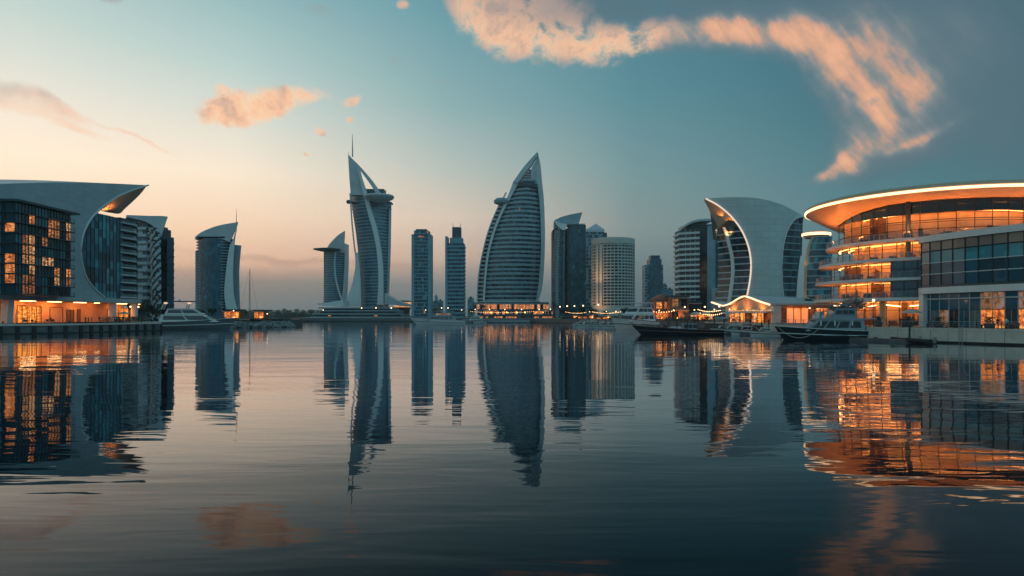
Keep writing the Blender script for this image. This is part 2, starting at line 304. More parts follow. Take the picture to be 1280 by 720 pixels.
class MB:
    def __init__(s): s.v = []; s.f = []; s.mi = []
    def face(s, pts, mi=0):
        i = len(s.v); s.v += [Vector(p) for p in pts]; s.f.append(list(range(i, i + len(pts)))); s.mi.append(mi)
    def add(s, vs_, fs, mi=0):
        i = len(s.v); s.v += [Vector(p) for p in vs_]
        for f in fs: s.f.append([i + k for k in f]); s.mi.append(mi)
    def hexa(s, p, mi=0):      # p: 4 bottom, 4 top
        s.add(p, [(3, 2, 1, 0), (4, 5, 6, 7), (0, 1, 5, 4), (1, 2, 6, 5), (2, 3, 7, 6), (3, 0, 4, 7)], mi)
    def box(s, x0, x1, y0, y1, z0, z1, mi=0):
        s.hexa([(x0, y0, z0), (x1, y0, z0), (x1, y1, z0), (x0, y1, z0), (x0, y0, z1), (x1, y0, z1), (x1, y1, z1), (x0, y1, z1)], mi)
    def obox(s, o, ux, uy, uz, mi=0):
        o, ux, uy, uz = Vector(o), Vector(ux), Vector(uy), Vector(uz)
        s.hexa([o, o + ux, o + ux + uy, o + uy, o + uz, o + ux + uz, o + ux + uy + uz, o + uy + uz], mi)
    def prism(s, poly, vec, mi=0, mi_side=None):
        vec = Vector(vec); n = len(poly); a = [Vector(p) for p in poly]; b = [p + vec for p in a]
        s.add(a + b, [list(range(n))[::-1], list(range(n, 2 * n))], mi)
        i = len(s.v) - 2 * n
        for k in range(n):
            s.f.append([i + k, i + (k + 1) % n, i + n + (k + 1) % n, i + n + k]); s.mi.append(mi if mi_side is None else mi_side)
    def flat(s, poly, z0, z1, mi=0): s.prism([(p[0], p[1], z0) for p in poly], (0, 0, z1 - z0), mi)
    def ruled(s, a, b, mi=0):
        for k in range(len(a) - 1): s.face([a[k], a[k + 1], b[k + 1], b[k]], mi)
    def slab(s, a, b, vec, mi=0):   # solid ribbon between two polylines, thickened by vec
        s.prism(list(a) + list(b)[::-1], vec, mi)
    def ribbon(s, a, b, vec, mi=0): # same as slab but quad by quad: safe for long curved ribbons
        vec = Vector(vec); n = len(a); A = [Vector(p) for p in a]; B = [Vector(p) for p in b]
        A2 = [p + vec for p in A]; B2 = [p + vec for p in B]
        fs = []
        for k in range(n - 1):
            fs += [(k, k + 1, n + k + 1, n + k), (2 * n + k + 1, 2 * n + k, 3 * n + k, 3 * n + k + 1), (k + 1, k, 2 * n + k, 2 * n + k + 1), (n + k, n + k + 1, 3 * n + k + 1, 3 * n + k)]
        fs += [(0, n, 3 * n, 2 * n), (n - 1, 3 * n - 1, 4 * n - 1, 2 * n - 1)]
        s.add(A + B + A2 + B2, fs, mi)
    def tube(s, pts, r, n=6, mi=0, caps=True):
        pts = [Vector(p) for p in pts]; k = len(pts); rs = r if isinstance(r, (list, tuple)) else [r] * k
        rings = []
        for i, p in enumerate(pts):
            t = (pts[min(i + 1, k - 1)] - pts[max(i - 1, 0)]).normalized()
            u = t.cross(Vector((0, 0, 1)));  u = Vector((1, 0, 0)) if u.length < 1e-3 else u.normalized(); w = t.cross(u).normalized()
            rings.append([p + (u * math.cos(2 * math.pi * j / n) + w * math.sin(2 * math.pi * j / n)) * rs[i] for j in range(n)])
        vs_ = [q for rg in rings for q in rg]; fs = []
        for i in range(k - 1):
            for j in range(n): fs.append((i * n + j, i * n + (j + 1) % n, (i + 1) * n + (j + 1) % n, (i + 1) * n + j))
        if caps: fs += [tuple(range(n))[::-1], tuple(range((k - 1) * n, k * n))]
        s.add(vs_, fs, mi)
    def lathe(s, c, prof, n=48, mi=0, a0=0.0, a1=360.0, mis=None):
        """prof: list of (r, z); revolve about the upright through c"""
        full = abs(a1 - a0) >= 360; m = n if full else n + 1; k = len(prof); vs_ = []
        for i in range(m):
            a = R(a0 + (a1 - a0) * i / n)
            for r, z in prof: vs_.append((c[0] + r * math.sin(a), c[1] - r * math.cos(a), z))
        for i in range(n):
            for j in range(k - 1):
                a, b = i * k, ((i + 1) % m) * k
                s.add([vs_[a + j], vs_[b + j], vs_[b + j + 1], vs_[a + j + 1]], [(0, 1, 2, 3)], mi if mis is None else mis[j])
    def sphere(s, c, r, n=8, mi=0, sc=(1, 1, 1)):
        vs_ = []; fs = []; h = n // 2
        for i in range(h + 1):
            t = math.pi * i / h
            for j in range(n): vs_.append((c[0] + r * sc[0] * math.sin(t) * math.cos(2 * math.pi * j / n), c[1] + r * sc[1] * math.sin(t) * math.sin(2 * math.pi * j / n), c[2] + r * sc[2] * math.cos(t)))
        for i in range(h):
            for j in range(n): fs.append((i * n + j, (i + 1) * n + j, (i + 1) * n + (j + 1) % n, i * n + (j + 1) % n))
        s.add(vs_, fs, mi)
    def build(s, name, mats, parent=None, smooth=False, origin=None, weld=True):
        if isinstance(mats, str): mats = [mats]
        if parent is not None: o0 = ORG[parent.name]
        elif origin is not None: o0 = Vector(origin)
        else:
            xs = [p.x for p in s.v]; ys = [p.y for p in s.v]; zs = [p.z for p in s.v]
            o0 = Vector(((min(xs) + max(xs)) / 2, (min(ys) + max(ys)) / 2, min(zs)))
        me = bpy.data.meshes.new(name); me.from_pydata([tuple(p - o0) for p in s.v], [], s.f)
        for m in mats: me.materials.append(M[m])
        me.polygons.foreach_set('material_index', s.mi)
        bm = bmesh.new(); bm.from_mesh(me)
        if weld: bmesh.ops.remove_doubles(bm, verts=bm.verts, dist=0.0005)
        bmesh.ops.recalc_face_normals(bm, faces=bm.faces); bm.to_mesh(me); bm.free()
        if smooth:
            me.polygons.foreach_set('use_smooth', [True] * len(me.polygons))
            try: me.set_sharp_from_angle(angle=R(38))
            except Exception: pass
        me.update()
        o = bpy.data.objects.new(name, me); COL.objects.link(o)
        if parent is not None: o.parent = parent
        else: o.location = o0
        ORG[o.name] = o0
        return o
def tag(o, label=None, cat=None, group=None, kind=None):
    if label: o['label'] = label
    if cat: o['category'] = cat
    if group: o['group'] = group
    if kind: o['kind'] = kind
    return o
def thing(name, label, cat, loc, group=None):
    o = bpy.data.objects.new(name, None); COL.objects.link(o); o.location = loc; o.empty_display_size = 0.5
    ORG[o.name] = Vector(loc); return tag(o, label, cat, group)
def local(name, label, cat, group=None):     # a thing modelled round its own origin, moved afterwards
    return thing(name, label, cat, (0, 0, 0), group)
def kids(o): return [c for c in bpy.data.objects if c.parent == o]
_KC = {}
def copy_tree(o, parent=None, depth=0):
    c = o.copy(); COL.objects.link(c)
    if parent is not None: c.parent = parent
    if depth < 2:
        if o.name not in _KC: _KC[o.name] = kids(o)
        for k in _KC[o.name]: copy_tree(k, c, depth + 1)
    return c
def place(o, x, y, z=0.0, rz=0.0, sc=1.0, label=None, group=None):
    o.location = (x, y, z); o.rotation_euler = (0, 0, rz); o.scale = (sc, sc, sc) if not isinstance(sc, tuple) else sc
    if label: o['label'] = label
    if group: o['group'] = group
    return o
def lamp(name, loc, w, col=(1.0, 0.45, 0.16), r=0.25, parent=None, aim=(0, 0, 1), cone=150):
    """a shaded fitting that throws its light along aim only"""
    l = bpy.data.lights.new(name, 'SPOT'); l.energy = w; l.color = col; l.shadow_soft_size = r; l.spot_size = R(cone); l.spot_blend = 0.6
    o = bpy.data.objects.new(name, l); COL.objects.link(o); o.rotation_euler = Vector(aim).to_track_quat('-Z', 'Y').to_euler()
    if parent is not None: o.parent = parent; o.location = Vector(loc) - ORG[parent.name]
    else: o.location = loc
    return o
def grid(mb, S, us, zs, pick):
    """glazed wall: one quad per bay and storey on the surface S(u, z); pick(i, j) gives its material slot"""
    for j in range(len(zs) - 1):
        for i in range(len(us) - 1):
            mb.face([S(us[i], zs[j]), S(us[i + 1], zs[j]), S(us[i + 1], zs[j + 1]), S(us[i], zs[j + 1])], pick(i, j))
def lsp(a, b, n): return [a + (b - a) * i / n for i in range(n + 1)]
def nrm(S, u, z, e=0.01):
    a, b = S(max(u - e, 0), z), S(min(u + e, 1), z); t = Vector((b.x - a.x, b.y - a.y)).normalized()
    return Vector((t.y, -t.x, 0))
def strip(mb, S, us, z0, z1, out, mi=0, back=0.3):
    """a solid spandrel or slab edge that follows S, proud of it by out"""
    A = [S(u, z0) + nrm(S, u, z0) * out for u in us]; B = [S(u, z1) + nrm(S, u, z1) * out for u in us]
    A2 = [S(u, z0) - nrm(S, u, z0) * back for u in us]; B2 = [S(u, z1) - nrm(S, u, z1) * back for u in us]
    n = len(us); fs = []
    for k in range(n - 1):
        fs += [(k, k + 1, n + k + 1, n + k), (n + k, n + k + 1, 3 * n + k + 1, 3 * n + k), (2 * n + k, 2 * n + k + 1, k + 1, k), (2 * n + k + 1, 2 * n + k, 3 * n + k, 3 * n + k + 1)]
    fs += [(0, n, 3 * n, 2 * n), (n - 1, 3 * n - 1, 4 * n - 1, 2 * n - 1)]
    mb.add(A + B + A2 + B2, fs, mi)
def picker(weights, seed=0):
    rng = random.Random(seed); ks = list(range(len(weights)))
    return lambda i, j: rng.choices(ks, weights)[0]
def rect(cx, cy, w, d, rot=0):
    c, s_ = math.cos(R(rot)), math.sin(R(rot))
    return [(cx + x * c - y * s_, cy + x * s_ + y * c) for x, y in ((-w / 2, -d / 2), (w / 2, -d / 2), (w / 2, d / 2), (-w / 2, d / 2))]
def edgeS(a, b):
    return lambda u, z: Vector((a[0] + (b[0] - a[0]) * u, a[1] + (b[1] - a[1]) * u, z))
def block(root, fp, z0, z1, fh, bay, mats, weights, band='grey_band', bh=0.9, out=0.25, seed=1, piers=None, pier_w=0.6, name='curtain_wall', lid='dark_cladding'):
    """a tower block on the footprint fp: glazed body, one floor_band part per storey, mullions, optional corner piers"""
    nf = max(1, round((z1 - z0) / fh)); zs = lsp(z0, z1, nf); mb = MB(); pk = picker(weights, seed); n = len(fp)
    mu = MB()
    for k in range(n):
        a, b = fp[k], fp[(k + 1) % n]; L = math.hypot(b[0] - a[0], b[1] - a[1]); nb = max(1, round(L / bay))
        S = edgeS(a, b); us = lsp(0, 1, nb); grid(mb, S, us, zs, pk)
        for u in us[1:-1]:
            p = S(u, z0); nn = nrm(S, u, z0); t = Vector((-nn.y, nn.x, 0)) * 0.07
            mu.obox(p - t - nn * 0.05, t * 2, nn * (0.18), (0, 0, z1 - z0))
    mb.flat(fp, z1, z1 + 0.05, len(mats))
    body = mb.build(name, list(mats) + [lid], root)
    mu.build('mullions', [band], body)
    for z in zs[:-1]:
        s_ = MB()
        for k in range(n):
            S = edgeS(fp[k], fp[(k + 1) % n]); strip(s_, S, [0, 1], z, z + bh, out)
        s_.build('floor_band', [band], root)
    if piers:
        for k in range(n):
            q = MB(); q.flat(rect(fp[k][0], fp[k][1], pier_w, pier_w, math.degrees(math.atan2(fp[1][1] - fp[0][1], fp[1][0] - fp[0][0]))), z0, z1 + 1.0); q.build('corner_pier', [piers], root)
    return body
def interp(pts):
    pts = sorted(pts)
    def f(z):
        if z <= pts[0][0]: return pts[0][1]
        for (a, x), (b, y) in zip(pts, pts[1:]):
            if z <= b: return x + (y - x) * (z - a) / (b - a)
        return pts[-1][1]
    return f
def prof(pts, Y): return interp([(Z_(py, Y), X_(px, Y)) for px, py in [tuple(q) for q in crom([Vector((a, b)) for a, b in pts], 6)]])
# ------------------------------------------------------------------ water and ground
def build_water():
    m = bpy.data.materials.new("harbour_water"); m.use_nodes = True; T = NT(m.node_tree); T.n.clear(); M['harbour_water'] = m
    out = T.new('ShaderNodeOutputMaterial'); gl = T.new('ShaderNodeBsdfGlossy'); df = T.new('ShaderNodeBsdfDiffuse'); fr_ = T.new('ShaderNodeFresnel'); mx = T.new('ShaderNodeMixShader')
    gl.inputs['Color'].default_value = (0.92, 0.95, 1.0, 1); gl.inputs['Roughness'].default_value = 0.016; df.inputs['Color'].default_value = (0.002, 0.008, 0.013, 1); fr_.inputs['IOR'].default_value = 1.333
    o = T.new('ShaderNodeTexCoord').outputs['Object']
    # long swell, wind ripples and cat's paws (patches where the ripples are stronger)
    sw = T.noise(T.mapping(o, (0.036, 0.12, 1), rot=(0, 0, R(-9))), 1.0, 2, 0.5)
    rp = T.noise(T.mapping(o, (0.22, 0.95, 1), rot=(0, 0, R(-6))), 1.0, 2, 0.5, dist=0.6)
    md = T.noise(T.mapping(o, (0.12, 0.38, 1), rot=(0, 0, R(14))), 1.0, 2, 0.5, dist=0.8)
    fr = T.noise(T.mapping(o, (1.1, 3.2, 1), rot=(0, 0, R(8))), 1.0, 2, 0.5)
    patch = T.step(T.noise(T.mapping(o, (0.012, 0.03, 1)), 1.0, 3, 0.5), 0.38, 0.66)
    h = T.m('ADD', T.m('MULTIPLY', sw, 0.075), T.m('ADD', T.m('ADD', T.m('MULTIPLY', md, 0.017), T.m('MULTIPLY', rp, 0.0085)), T.m('MULTIPLY', T.m('MULTIPLY', fr, T.m('ADD', T.m('MULTIPLY', patch, 0.8), 0.2)), 0.0022)))
    b = T.new('ShaderNodeBump'); b.inputs['Strength'].default_value = 1.0; b.inputs['Distance'].default_value = 1.0
    T.put(b.inputs['Height'], h)
    for q in (gl, df, fr_): T.l.new(b.outputs[0], q.inputs['Normal'])
    g_ = lambda v: (v, v, v, 1)
    T.put(mx.inputs[0], T.ramp(fr_.outputs[0], [(0, g_(0)), (.12, g_(.034)), (.27, g_(.19)), (.5, g_(.70)), (.7, g_(.93)), (1, g_(1))]))
    T.l.new(df.outputs[0], mx.inputs[1]); T.l.new(gl.outputs[0], mx.inputs[2]); T.l.new(mx.outputs[0], out.inputs['Surface'])
    mb = MB(); mb.face([(-3200, -200, 0), (3200, -200, 0), (3200, 3600, 0), (-3200, 3600, 0)])
    tag(mb.build('water', ['harbour_water'], origin=(0, 0, 0)), kind='structure')
build_water()
GZ = 2.4
LQ = [(-150, 118), (-120, 160), (-110, 174), (-104, 202), (-111, 208), (-124, 216), (-122, 234)]
LG = LQ + [(-104, 240), (-91, 258), (-92, 300), (-112, 338), (-190, 470), (-330, 640), (-420, 700)]
RQ = [(112, 62), (95, 78), (76, 101), (63, 121), (61, 160), (60.5, 214)]
RG = RQ + [(57, 250), (44, 300), (34, 362), (14, 418), (-20, 440), (-24, 476), (-150, 482), (-168, 520)]
def build_ground():
    mb = MB(); mb.flat(LG + [(-3000, 1200), (-3000, 118)], -3, GZ - 0.02)
    tag(mb.build('ground', ['paving'], origin=(0, 0, 0)), kind='structure')
    mb.flat(RG + [(-190, 640), (200, 900), (3000, 900), (3000, 62)], -3, GZ - 0.02)
    tag(mb.build('ground', ['paving'], origin=(0, 0, 0)), kind='structure')
    # the low far shore under the haze
    mb = MB(); sh = [(-1700, 760), (-900, 730), (-420, 705), (-330, 700), (-250, 735), (-150, 700), (60, 690), (400, 1000), (2600, 1000), (2600, 3400), (-2600, 3400), (-2600, 900)]
    mb.flat(sh, -2, 0.9); tag(mb.build('terrain', ['earth'], origin=(0, 0, 0)), kind='structure')
build_ground()

def build_left_quay():
    rt = thing('quay_wall', 'dark quay wall with upright fender piles along the left bank', 'quay wall', (-112, 172, 0))
    w = MB(); c = MB(); pts = [Vector((x, y, 0)) for x, y in LQ]
    dense = [pts[0]]
    for a, b in zip(pts, pts[1:]):
        k = max(1, int((b - a).length / 3.0))
        dense += [a + (b - a) * (i + 1) / k for i in range(k)]
    for a, b in zip(pts, pts[1:]):
        t = (b - a).normalized(); n = Vector((t.y, -t.x, 0)); d = (b - a)
        w.obox(a - n * 0.6 + Vector((0, 0, -2)), d, n * 0.62, (0, 0, 3.95)); c.obox(a - n * 0.9 + Vector((0, 0, 1.95)), d, n * 1.15, (0, 0, 0.5))
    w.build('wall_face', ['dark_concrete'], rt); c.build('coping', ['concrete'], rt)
    b2 = MB()
    for a, b in zip(pts, pts[1:]):
        t = (b - a).normalized(); n = Vector((t.y, -t.x, 0)); b2.obox(a + n * 0.02 + Vector((0, 0, -1)), b - a, n * 0.10, (0, 0, 1.25))
    b2.build('dark_foot_band', ['rubber'], rt)  # dark strip modelled in place of the shadow line along the wall foot
    for i in range(1, len(dense) - 1):
        q = dense[i]
        if q.y < 140: continue
        t = (dense[i + 1] - dense[i - 1]).normalized(); n = Vector((t.y, -t.x, 0)); f = MB()
        f.obox(q + n * 0.03 - t * 0.42 + Vector((0, 0, -1.5)), t * 0.84, n * 0.42, (0, 0, 3.4)); f.build('fender_pile', ['rubber'], rt)
build_left_quay()
def build_right_quay():
    rt = thing('quay_wall', 'pale concrete quay wall of upright panels below the round lit building', 'quay wall', (70, 110, 0))
    c = MB(); base = MB(); pts = [Vector((x, y, 0)) for x, y in RQ]
    for a, b in zip(pts, pts[1:]):
        t = (b - a).normalized(); n = Vector((-t.y, t.x, 0)); n = n if n.x < 0 or n.y < 0 else -n
        L = (b - a).length; k = max(1, round(L / 2.6))
        for i in range(k):
            if a.y + t.y * L * i / k > 165: break
            q = MB(); q.obox(a + t * (L * i / k + 0.03) - n * 0.3 + Vector((0, 0, 0.3)), t * (L / k - 0.06), n * (0.4 + 0.02 * (i % 2)), (0, 0, 1.75)); q.build('wall_panel', ['concrete'], rt)
        c.obox(a - n * 0.9 + Vector((0, 0, 2.06)), b - a, n * 1.05, (0, 0, 0.36)); base.obox(a - n * 0.44 + Vector((0, 0, -2)), b - a, n * 0.46, (0, 0, 4.0))
    c.build('coping', ['concrete'], rt); base.build('footing', ['rubber'], rt)
    # railing on the promenade edge
    rr = thing('railing', 'metal post-and-rail railing along the pale quay edge', 'railing', (72, 110, GZ))
    for zz, r in ((1.08, 0.045), (0.75, 0.02), (0.45, 0.02)):
        m = MB(); m.tube([Vector((x + 0.7, y + 0.5, GZ + zz)) for x, y in RQ[:5]], r, 6); m.build('rail', ['steel'], rr)
    for a, b in zip(pts[:4], pts[1:5]):
        L = (b - a).length; k = max(1, round(L / 3.4))
        for i in range(k):
            q = a + (b - a) * i / k + Vector((0.7, 0.5, 0)); m = MB(); m.box(q.x - 0.05, q.x + 0.05, q.y - 0.05, q.y + 0.05, GZ, GZ + 1.15); m.build('post', ['dark_metal'], rr)
build_right_quay()

def build_far_quay():
    rt = thing('quay_wall', 'dark low quay wall along the far bank below the sail towers', 'quay wall', (-60, 480, 0)); w = MB(); c = MB(); t_ = MB()
    pts = [Vector((x, y, 0)) for x, y in RG[5:]]
    for a, b in zip(pts, pts[1:]):
        t = (b - a).normalized(); n = Vector((-t.y, t.x, 0)) * -1; n = n if n.y < 0 or n.x < -.5 else -n
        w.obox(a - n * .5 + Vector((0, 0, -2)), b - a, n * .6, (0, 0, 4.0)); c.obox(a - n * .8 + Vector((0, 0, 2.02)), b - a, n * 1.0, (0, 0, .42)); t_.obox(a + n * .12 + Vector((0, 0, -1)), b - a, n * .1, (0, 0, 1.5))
    w.build('wall_face', ['dark_concrete'], rt); c.build('coping', ['dark_concrete'], rt); t_.build('dark_foot_band', ['rubber'], rt)  # last part is a plain dark strip along the wall foot
build_far_quay()
def build_haze():
    m = bpy.data.materials.new('sea_haze'); m.use_nodes = True; n = m.node_tree.nodes; n.clear(); o = n.new('ShaderNodeOutputMaterial'); v = n.new('ShaderNodeVolumePrincipled')
    v.inputs['Color'].default_value = (0.80, 0.90, 0.94, 1); v.inputs['Density'].default_value = HAZE; v.inputs['Anisotropy'].default_value = 0.2; m.node_tree.links.new(v.outputs[0], o.inputs['Volume']); M['sea_haze'] = m
    mb = MB(); mb.box(-3400, 3400, -300, 3800, -4.5, 260); tag(mb.build('haze', ['sea_haze'], origin=(0, 0, 0)), kind='stuff')
HAZE = 0.00017
build_haze()
# ------------------------------------------------------------------ the swoosh building on the left bank
LP = VPlane((-125, 100), (-125, 300))          # its facade runs back along the left bank
def build_swoosh():
    rt = thing('swoosh_building', 'pale swoosh-shaped waterfront building with pointed prow roof over an orange-lit arcade', 'building', (-126, 195, GZ))
    top = [LP.at(*q) for q in crom([Vector(v) for v in ((-190, 240), (-120, 236), (-50, 232.5), (0, 230), (45, 228.4), (90, 228), (140, 229.3), (185, 231.5))], 8)]
    cut = [LP.at(*q) for q in crom([Vector(v) for v in ((185, 231.5), (162, 239), (143, 248), (126, 260.5), (113, 274), (104, 292), (101, 310), (102.5, 329), (108.5, 348), (119, 362), (131, 372.5))], 8)]
    zb = cut[-1].z; bot = [LP.at(131, 372.5), LP.at(176, 375.5)]
    e = LP.at(177, 379); s0 = LP.at(-190, 368); zbot = 8.6
    base = [Vector((-125, e.y, zbot)), Vector((-125, s0.y, zbot))]
    m = MB(); m.prism(top + cut[1:] + [Vector((-125, e.y, zb)), base[0], base[1]], (-1.2, 0, 0)); m.build('shell_wall', ['shell_panel_side'], rt)
    m = MB(); m.tube([p + Vector((0.12, 0, 0)) for p in cut], 0.28, 6); m.build('edge_trim', ['white_paint'], rt)
    # vault that runs back from the top edge of the wall
    off = [Vector((-18, 1, 1.0)), Vector((-40, 2, -5)), Vector((-60, 2, -20))]
    m = MB(); lay = [[p + Vector((-0.6, 0, 0)) for p in top]] + [[p + o for p in top] for o in off]
    for a, b in zip(lay, lay[1:]): m.ruled(a, b)
    m.build('roof_vault', ['shell_panel_side'], rt, smooth=True)
    # boarded underside of the prow
    S2 = VPlane((-134, 100), (-134, 300))
    back = [S2.at(*q) for q in crom([Vector(v) for v in ((183.5, 232.3), (176, 242), (166, 252), (156, 261), (149.5, 267), (138, 266), (128, 264))], 4)]
    fr = [cut[0].lerp(cut[-1], 0)] * 0 + [LP.at(*q) for q in crom([Vector(v) for v in ((185, 231.5), (172, 235), (160, 240), (150, 244.5), (143, 248), (134, 254), (126, 260.5))], 4)]
    m = MB(); m.ruled([p - Vector((0.9, 0, 0)) for p in fr], back); m.build('prow_soffit', ['soffit_board'], rt, smooth=True)
    # curved glass block inside the cut
    XG = -127.6; z0, z1 = zb - 0.2, 35.6
    y0, y1, y2 = LP.at(92, 300).y, LP.at(157.5, 300).y, LP.at(176, 300).y
    S = lambda u, z: Vector((XG + 1.6 * math.sin(u * math.pi * 0.5), y0 + (y1 - y0) * u, z))
    us = lsp(0, 1, 15); zs = lsp(z0, z1, 11); pk = picker((3, 5, 3), 5); pk2 = picker((5, 3, 0), 6)
    m = MB(); grid(m, S, us, zs, lambda i, j: (3 if j < 4 and 4 < i < 7 else pk2(i, j) if i < 6 else pk(i, j)))
    m.face([(XG, y0, z1), (XG + 1.6, y1, z1), (XG - 20, y2, z1), (XG - 20, y0, z1)], 4)
    body = m.build('curtain_wall', ['glass_dark', 'glass_mid', 'glass_teal', 'glass_black', 'dark_cladding'], rt)
    m = MB()
    for u in us: p = S(u, z0); m.box(p.x - 0.02, p.x + 0.12, p.y - 0.05, p.y + 0.05, z0, z1)
    for z in zs[1:]:
        strip(m, S, us, z - 0.05, z + 0.05, -0.1, 0, 0.02)
    m.build('mullions', ['dark_metal'], body)
    # balconies on its rounded far corner
    fl = lsp(zb + 0.3, 34.2, 10)
    m = MB(); m.box(XG - 6, XG + 0.4, y1, y2 + 2, z0, z1 - 0.4); m.build('corner_wall', ['glass_black'], rt)
    for k, z in enumerate(fl):
        a = [Vector((XG + 1.9, y1 - 1.5, z)), Vector((XG + 2.7, y1 + 6, z)), Vector((XG + 2.4, y2 - 4, z)), Vector((XG + 0.4, y2 + 1.5, z)), Vector((XG - 4, y2 + 4, z))]
        b = [p + Vector((-2.6, 0, 0)) for p in a]; ca, cb = crom(a, 4), crom(b, 4)
        m = MB(); m.ribbon(ca, cb, (0, 0, 0.42)); bal = m.build('balcony', ['pale_cladding'], rt)
        m = MB(); m.ribbon([p + Vector((-.1, 0, .42)) for p in ca], [p + Vector((-.16, 0, .42)) for p in ca], (0, 0, 0.95)); m.build('balustrade', ['rail_glass'], bal)
    m = MB(); m.ribbon([Vector((XG + 1.8, y1 - 2, 35.4)), Vector((XG + 2.8, y1 + 7, 35.4)), Vector((XG + 1, y2 + 2, 35.4))], [Vector((XG - 6, y1 - 2, 35.4)), Vector((XG - 6, y1 + 7, 35.4)), Vector((XG - 6, y2 + 2, 35.4))], (0, 0, 0.5)); m.build('block_roof', ['dark_cladding'], rt)
    # dark block of flats standing forward of the shell, some windows lit
    XB = -121.0; ya, yb = 166.5, LP.at(91, 300).y - 6.5; za, zc = 9.6, 32.2
    m = MB(); m.box(-150, XB - 0.35, ya + 0.4, yb - 0.3, za, zc - 0.3); m.build('block_core', ['dark_cladding'], rt)
    m = MB(); m.flat([(-152, ya - 1.2), (XB + 1.2, ya - 1.2), (XB + 1.2, yb + 1.6), (-128, yb + 1.6)], zc, zc + 0.55); m.build('roof_overhang', ['dark_cladding'], rt)
    zf = lsp(za, zc, 9); nb = 9; yl = lsp(ya, yb, nb)
    lit = {(2, 7), (5, 7), (6, 7), (8, 7), (5, 6), (6, 6), (8, 6), (1, 5), (2, 5), (4, 5), (1, 4), (2, 4), (1, 3), (2, 3), (4, 3), (5, 3), (1, 1), (2, 1), (6, 2), (6, 1), (8, 2), (8, 1), (2, 2), (1, 0), (2, 0)}
    rng = random.Random(3)
    for j in range(9):
        for i in range(nb):
            m = MB(); l = (i, j) in lit
            m.face([(XB - 0.3, yl[i] + .12, zf[j] + .3), (XB - 0.3, yl[i + 1] - .12, zf[j] + .3), (XB - 0.3, yl[i + 1] - .12, zf[j + 1] - .15), (XB - 0.3, yl[i] + .12, zf[j + 1] - .15)], 0)
            for (a, b, c, d) in ((yl[i] + .02, yl[i] + .14, zf[j] + .3, zf[j + 1]), ((yl[i] + yl[i + 1]) / 2 - .05, (yl[i] + yl[i + 1]) / 2 + .05, zf[j] + .3, zf[j + 1])): m.box(XB - 0.33, XB - 0.16, a, b, c, d, 1)
            m.build('window', [rng.choice(['lit_room', 'lit_room_low', 'lit_room_low', 'lit_room_yellow']) if l else rng.choice(['glass_dark', 'glass_mid', 'glass_mid', 'glass_teal', 'glass_black']), 'dark_metal'], rt)
        for i in range(2):
            xa, xb2 = XB - 0.4 - i * 2.6, XB - 0.4 - (i + 1) * 2.6; m = MB()
            m.face([(xa, ya + .3, zf[j] + .3), (xb2 + .12, ya + .3, zf[j] + .3), (xb2 + .12, ya + .3, zf[j + 1] - .15), (xa, ya + .3, zf[j + 1] - .15)], 0)
            m.box(xb2, xb2 + .12, ya + .2, ya + .35, zf[j] + .3, zf[j + 1], 1)
            m.build('window', ['lit_room' if (i == 0 and j in (1, 2, 3, 6)) else 'glass_dark', 'dark_metal'], rt)
        m = MB(); m.flat([(-150, ya - .5), (XB + .75, ya - .5), (XB + .75, yb + .2), (-128, yb + .2)], zf[j] - 0.12, zf[j] + 0.14); sl_ = m.build('floor_slab', ['dark_cladding'], rt)
        m = MB()
        for zz in (0.45, 0.8, 1.1): m.box(XB + .62, XB + .68, ya - .4, yb + .1, zf[j] + zz, zf[j] + zz + .05)
        for y in yl: m.box(XB + .62, XB + .69, y - .04, y + .04, zf[j] + .14, zf[j] + 1.15)
        m.build('railing', ['dark_metal'], sl_)
    # lit arcade under the shell
    XA = -131.5; yy0, yy1 = 130, e.y
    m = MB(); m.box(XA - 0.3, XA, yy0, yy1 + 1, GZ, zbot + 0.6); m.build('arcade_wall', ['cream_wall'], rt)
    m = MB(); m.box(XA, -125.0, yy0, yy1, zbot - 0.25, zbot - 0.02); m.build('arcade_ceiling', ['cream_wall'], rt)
    def opening(name, p0, p1, z0_, z1_, mat, nm):
        a, b = VPlane((XA, 100), (XA, 300)).at(p0, 390).y, VPlane((XA, 100), (XA, 300)).at(p1, 390).y
        m = MB(); m.box(XA + .02, XA + .06, a, b, GZ + z0_, GZ + z1_); o = m.build(name, [mat], rt)
        f = MB(); k = nm
        for i in range(k + 1): y = a + (b - a) * i / k; f.box(XA + .04, XA + .2, y - .07, y + .07, GZ + z0_, GZ + z1_)
        f.box(XA + .04, XA + .2, a, b, GZ + z1_ - .1, GZ + z1_ + .1); f.build('frame', ['timber'], o)
    opening('shop_window', 21, 51, 0.1, 4.6, 'lit_storefront', 5); opening('shop_window', -40, 2, 0.3, 4.6, 'lit_room_dim', 5)
    opening('door', 83, 92, 0, 3.7, 'timber', 2); opening('door', 96, 100, 0, 3.9, 'timber', 1)
    opening('wall_panel_light', 62, 78, 0.2, 4.4, 'soffit_board', 1); opening('shop_window', 134, 141, 0.2, 4.0, 'orange_panel', 1); opening('shop_window', 148, 160, 0.2, 4.4, 'lit_storefront', 2)
    for px in (-60, 9, 140.5, 168):
        y = VPlane((-126.3, 100), (-126.3, 300)).at(px, 390).y; m = MB(); k = 1.25 if px < 20 else 0.75
        m.hexa([(-127.2, y - k, GZ), (-125.5, y - k, GZ), (-125.5, y + k * .7, GZ), (-127.2, y + k * .7, GZ), (-127.2, y - k * .55, zbot), (-125.4, y - k * .55, zbot), (-125.4, y + k, zbot), (-127.2, y + k, zbot)]); m.build('column', ['white_paint'], rt)
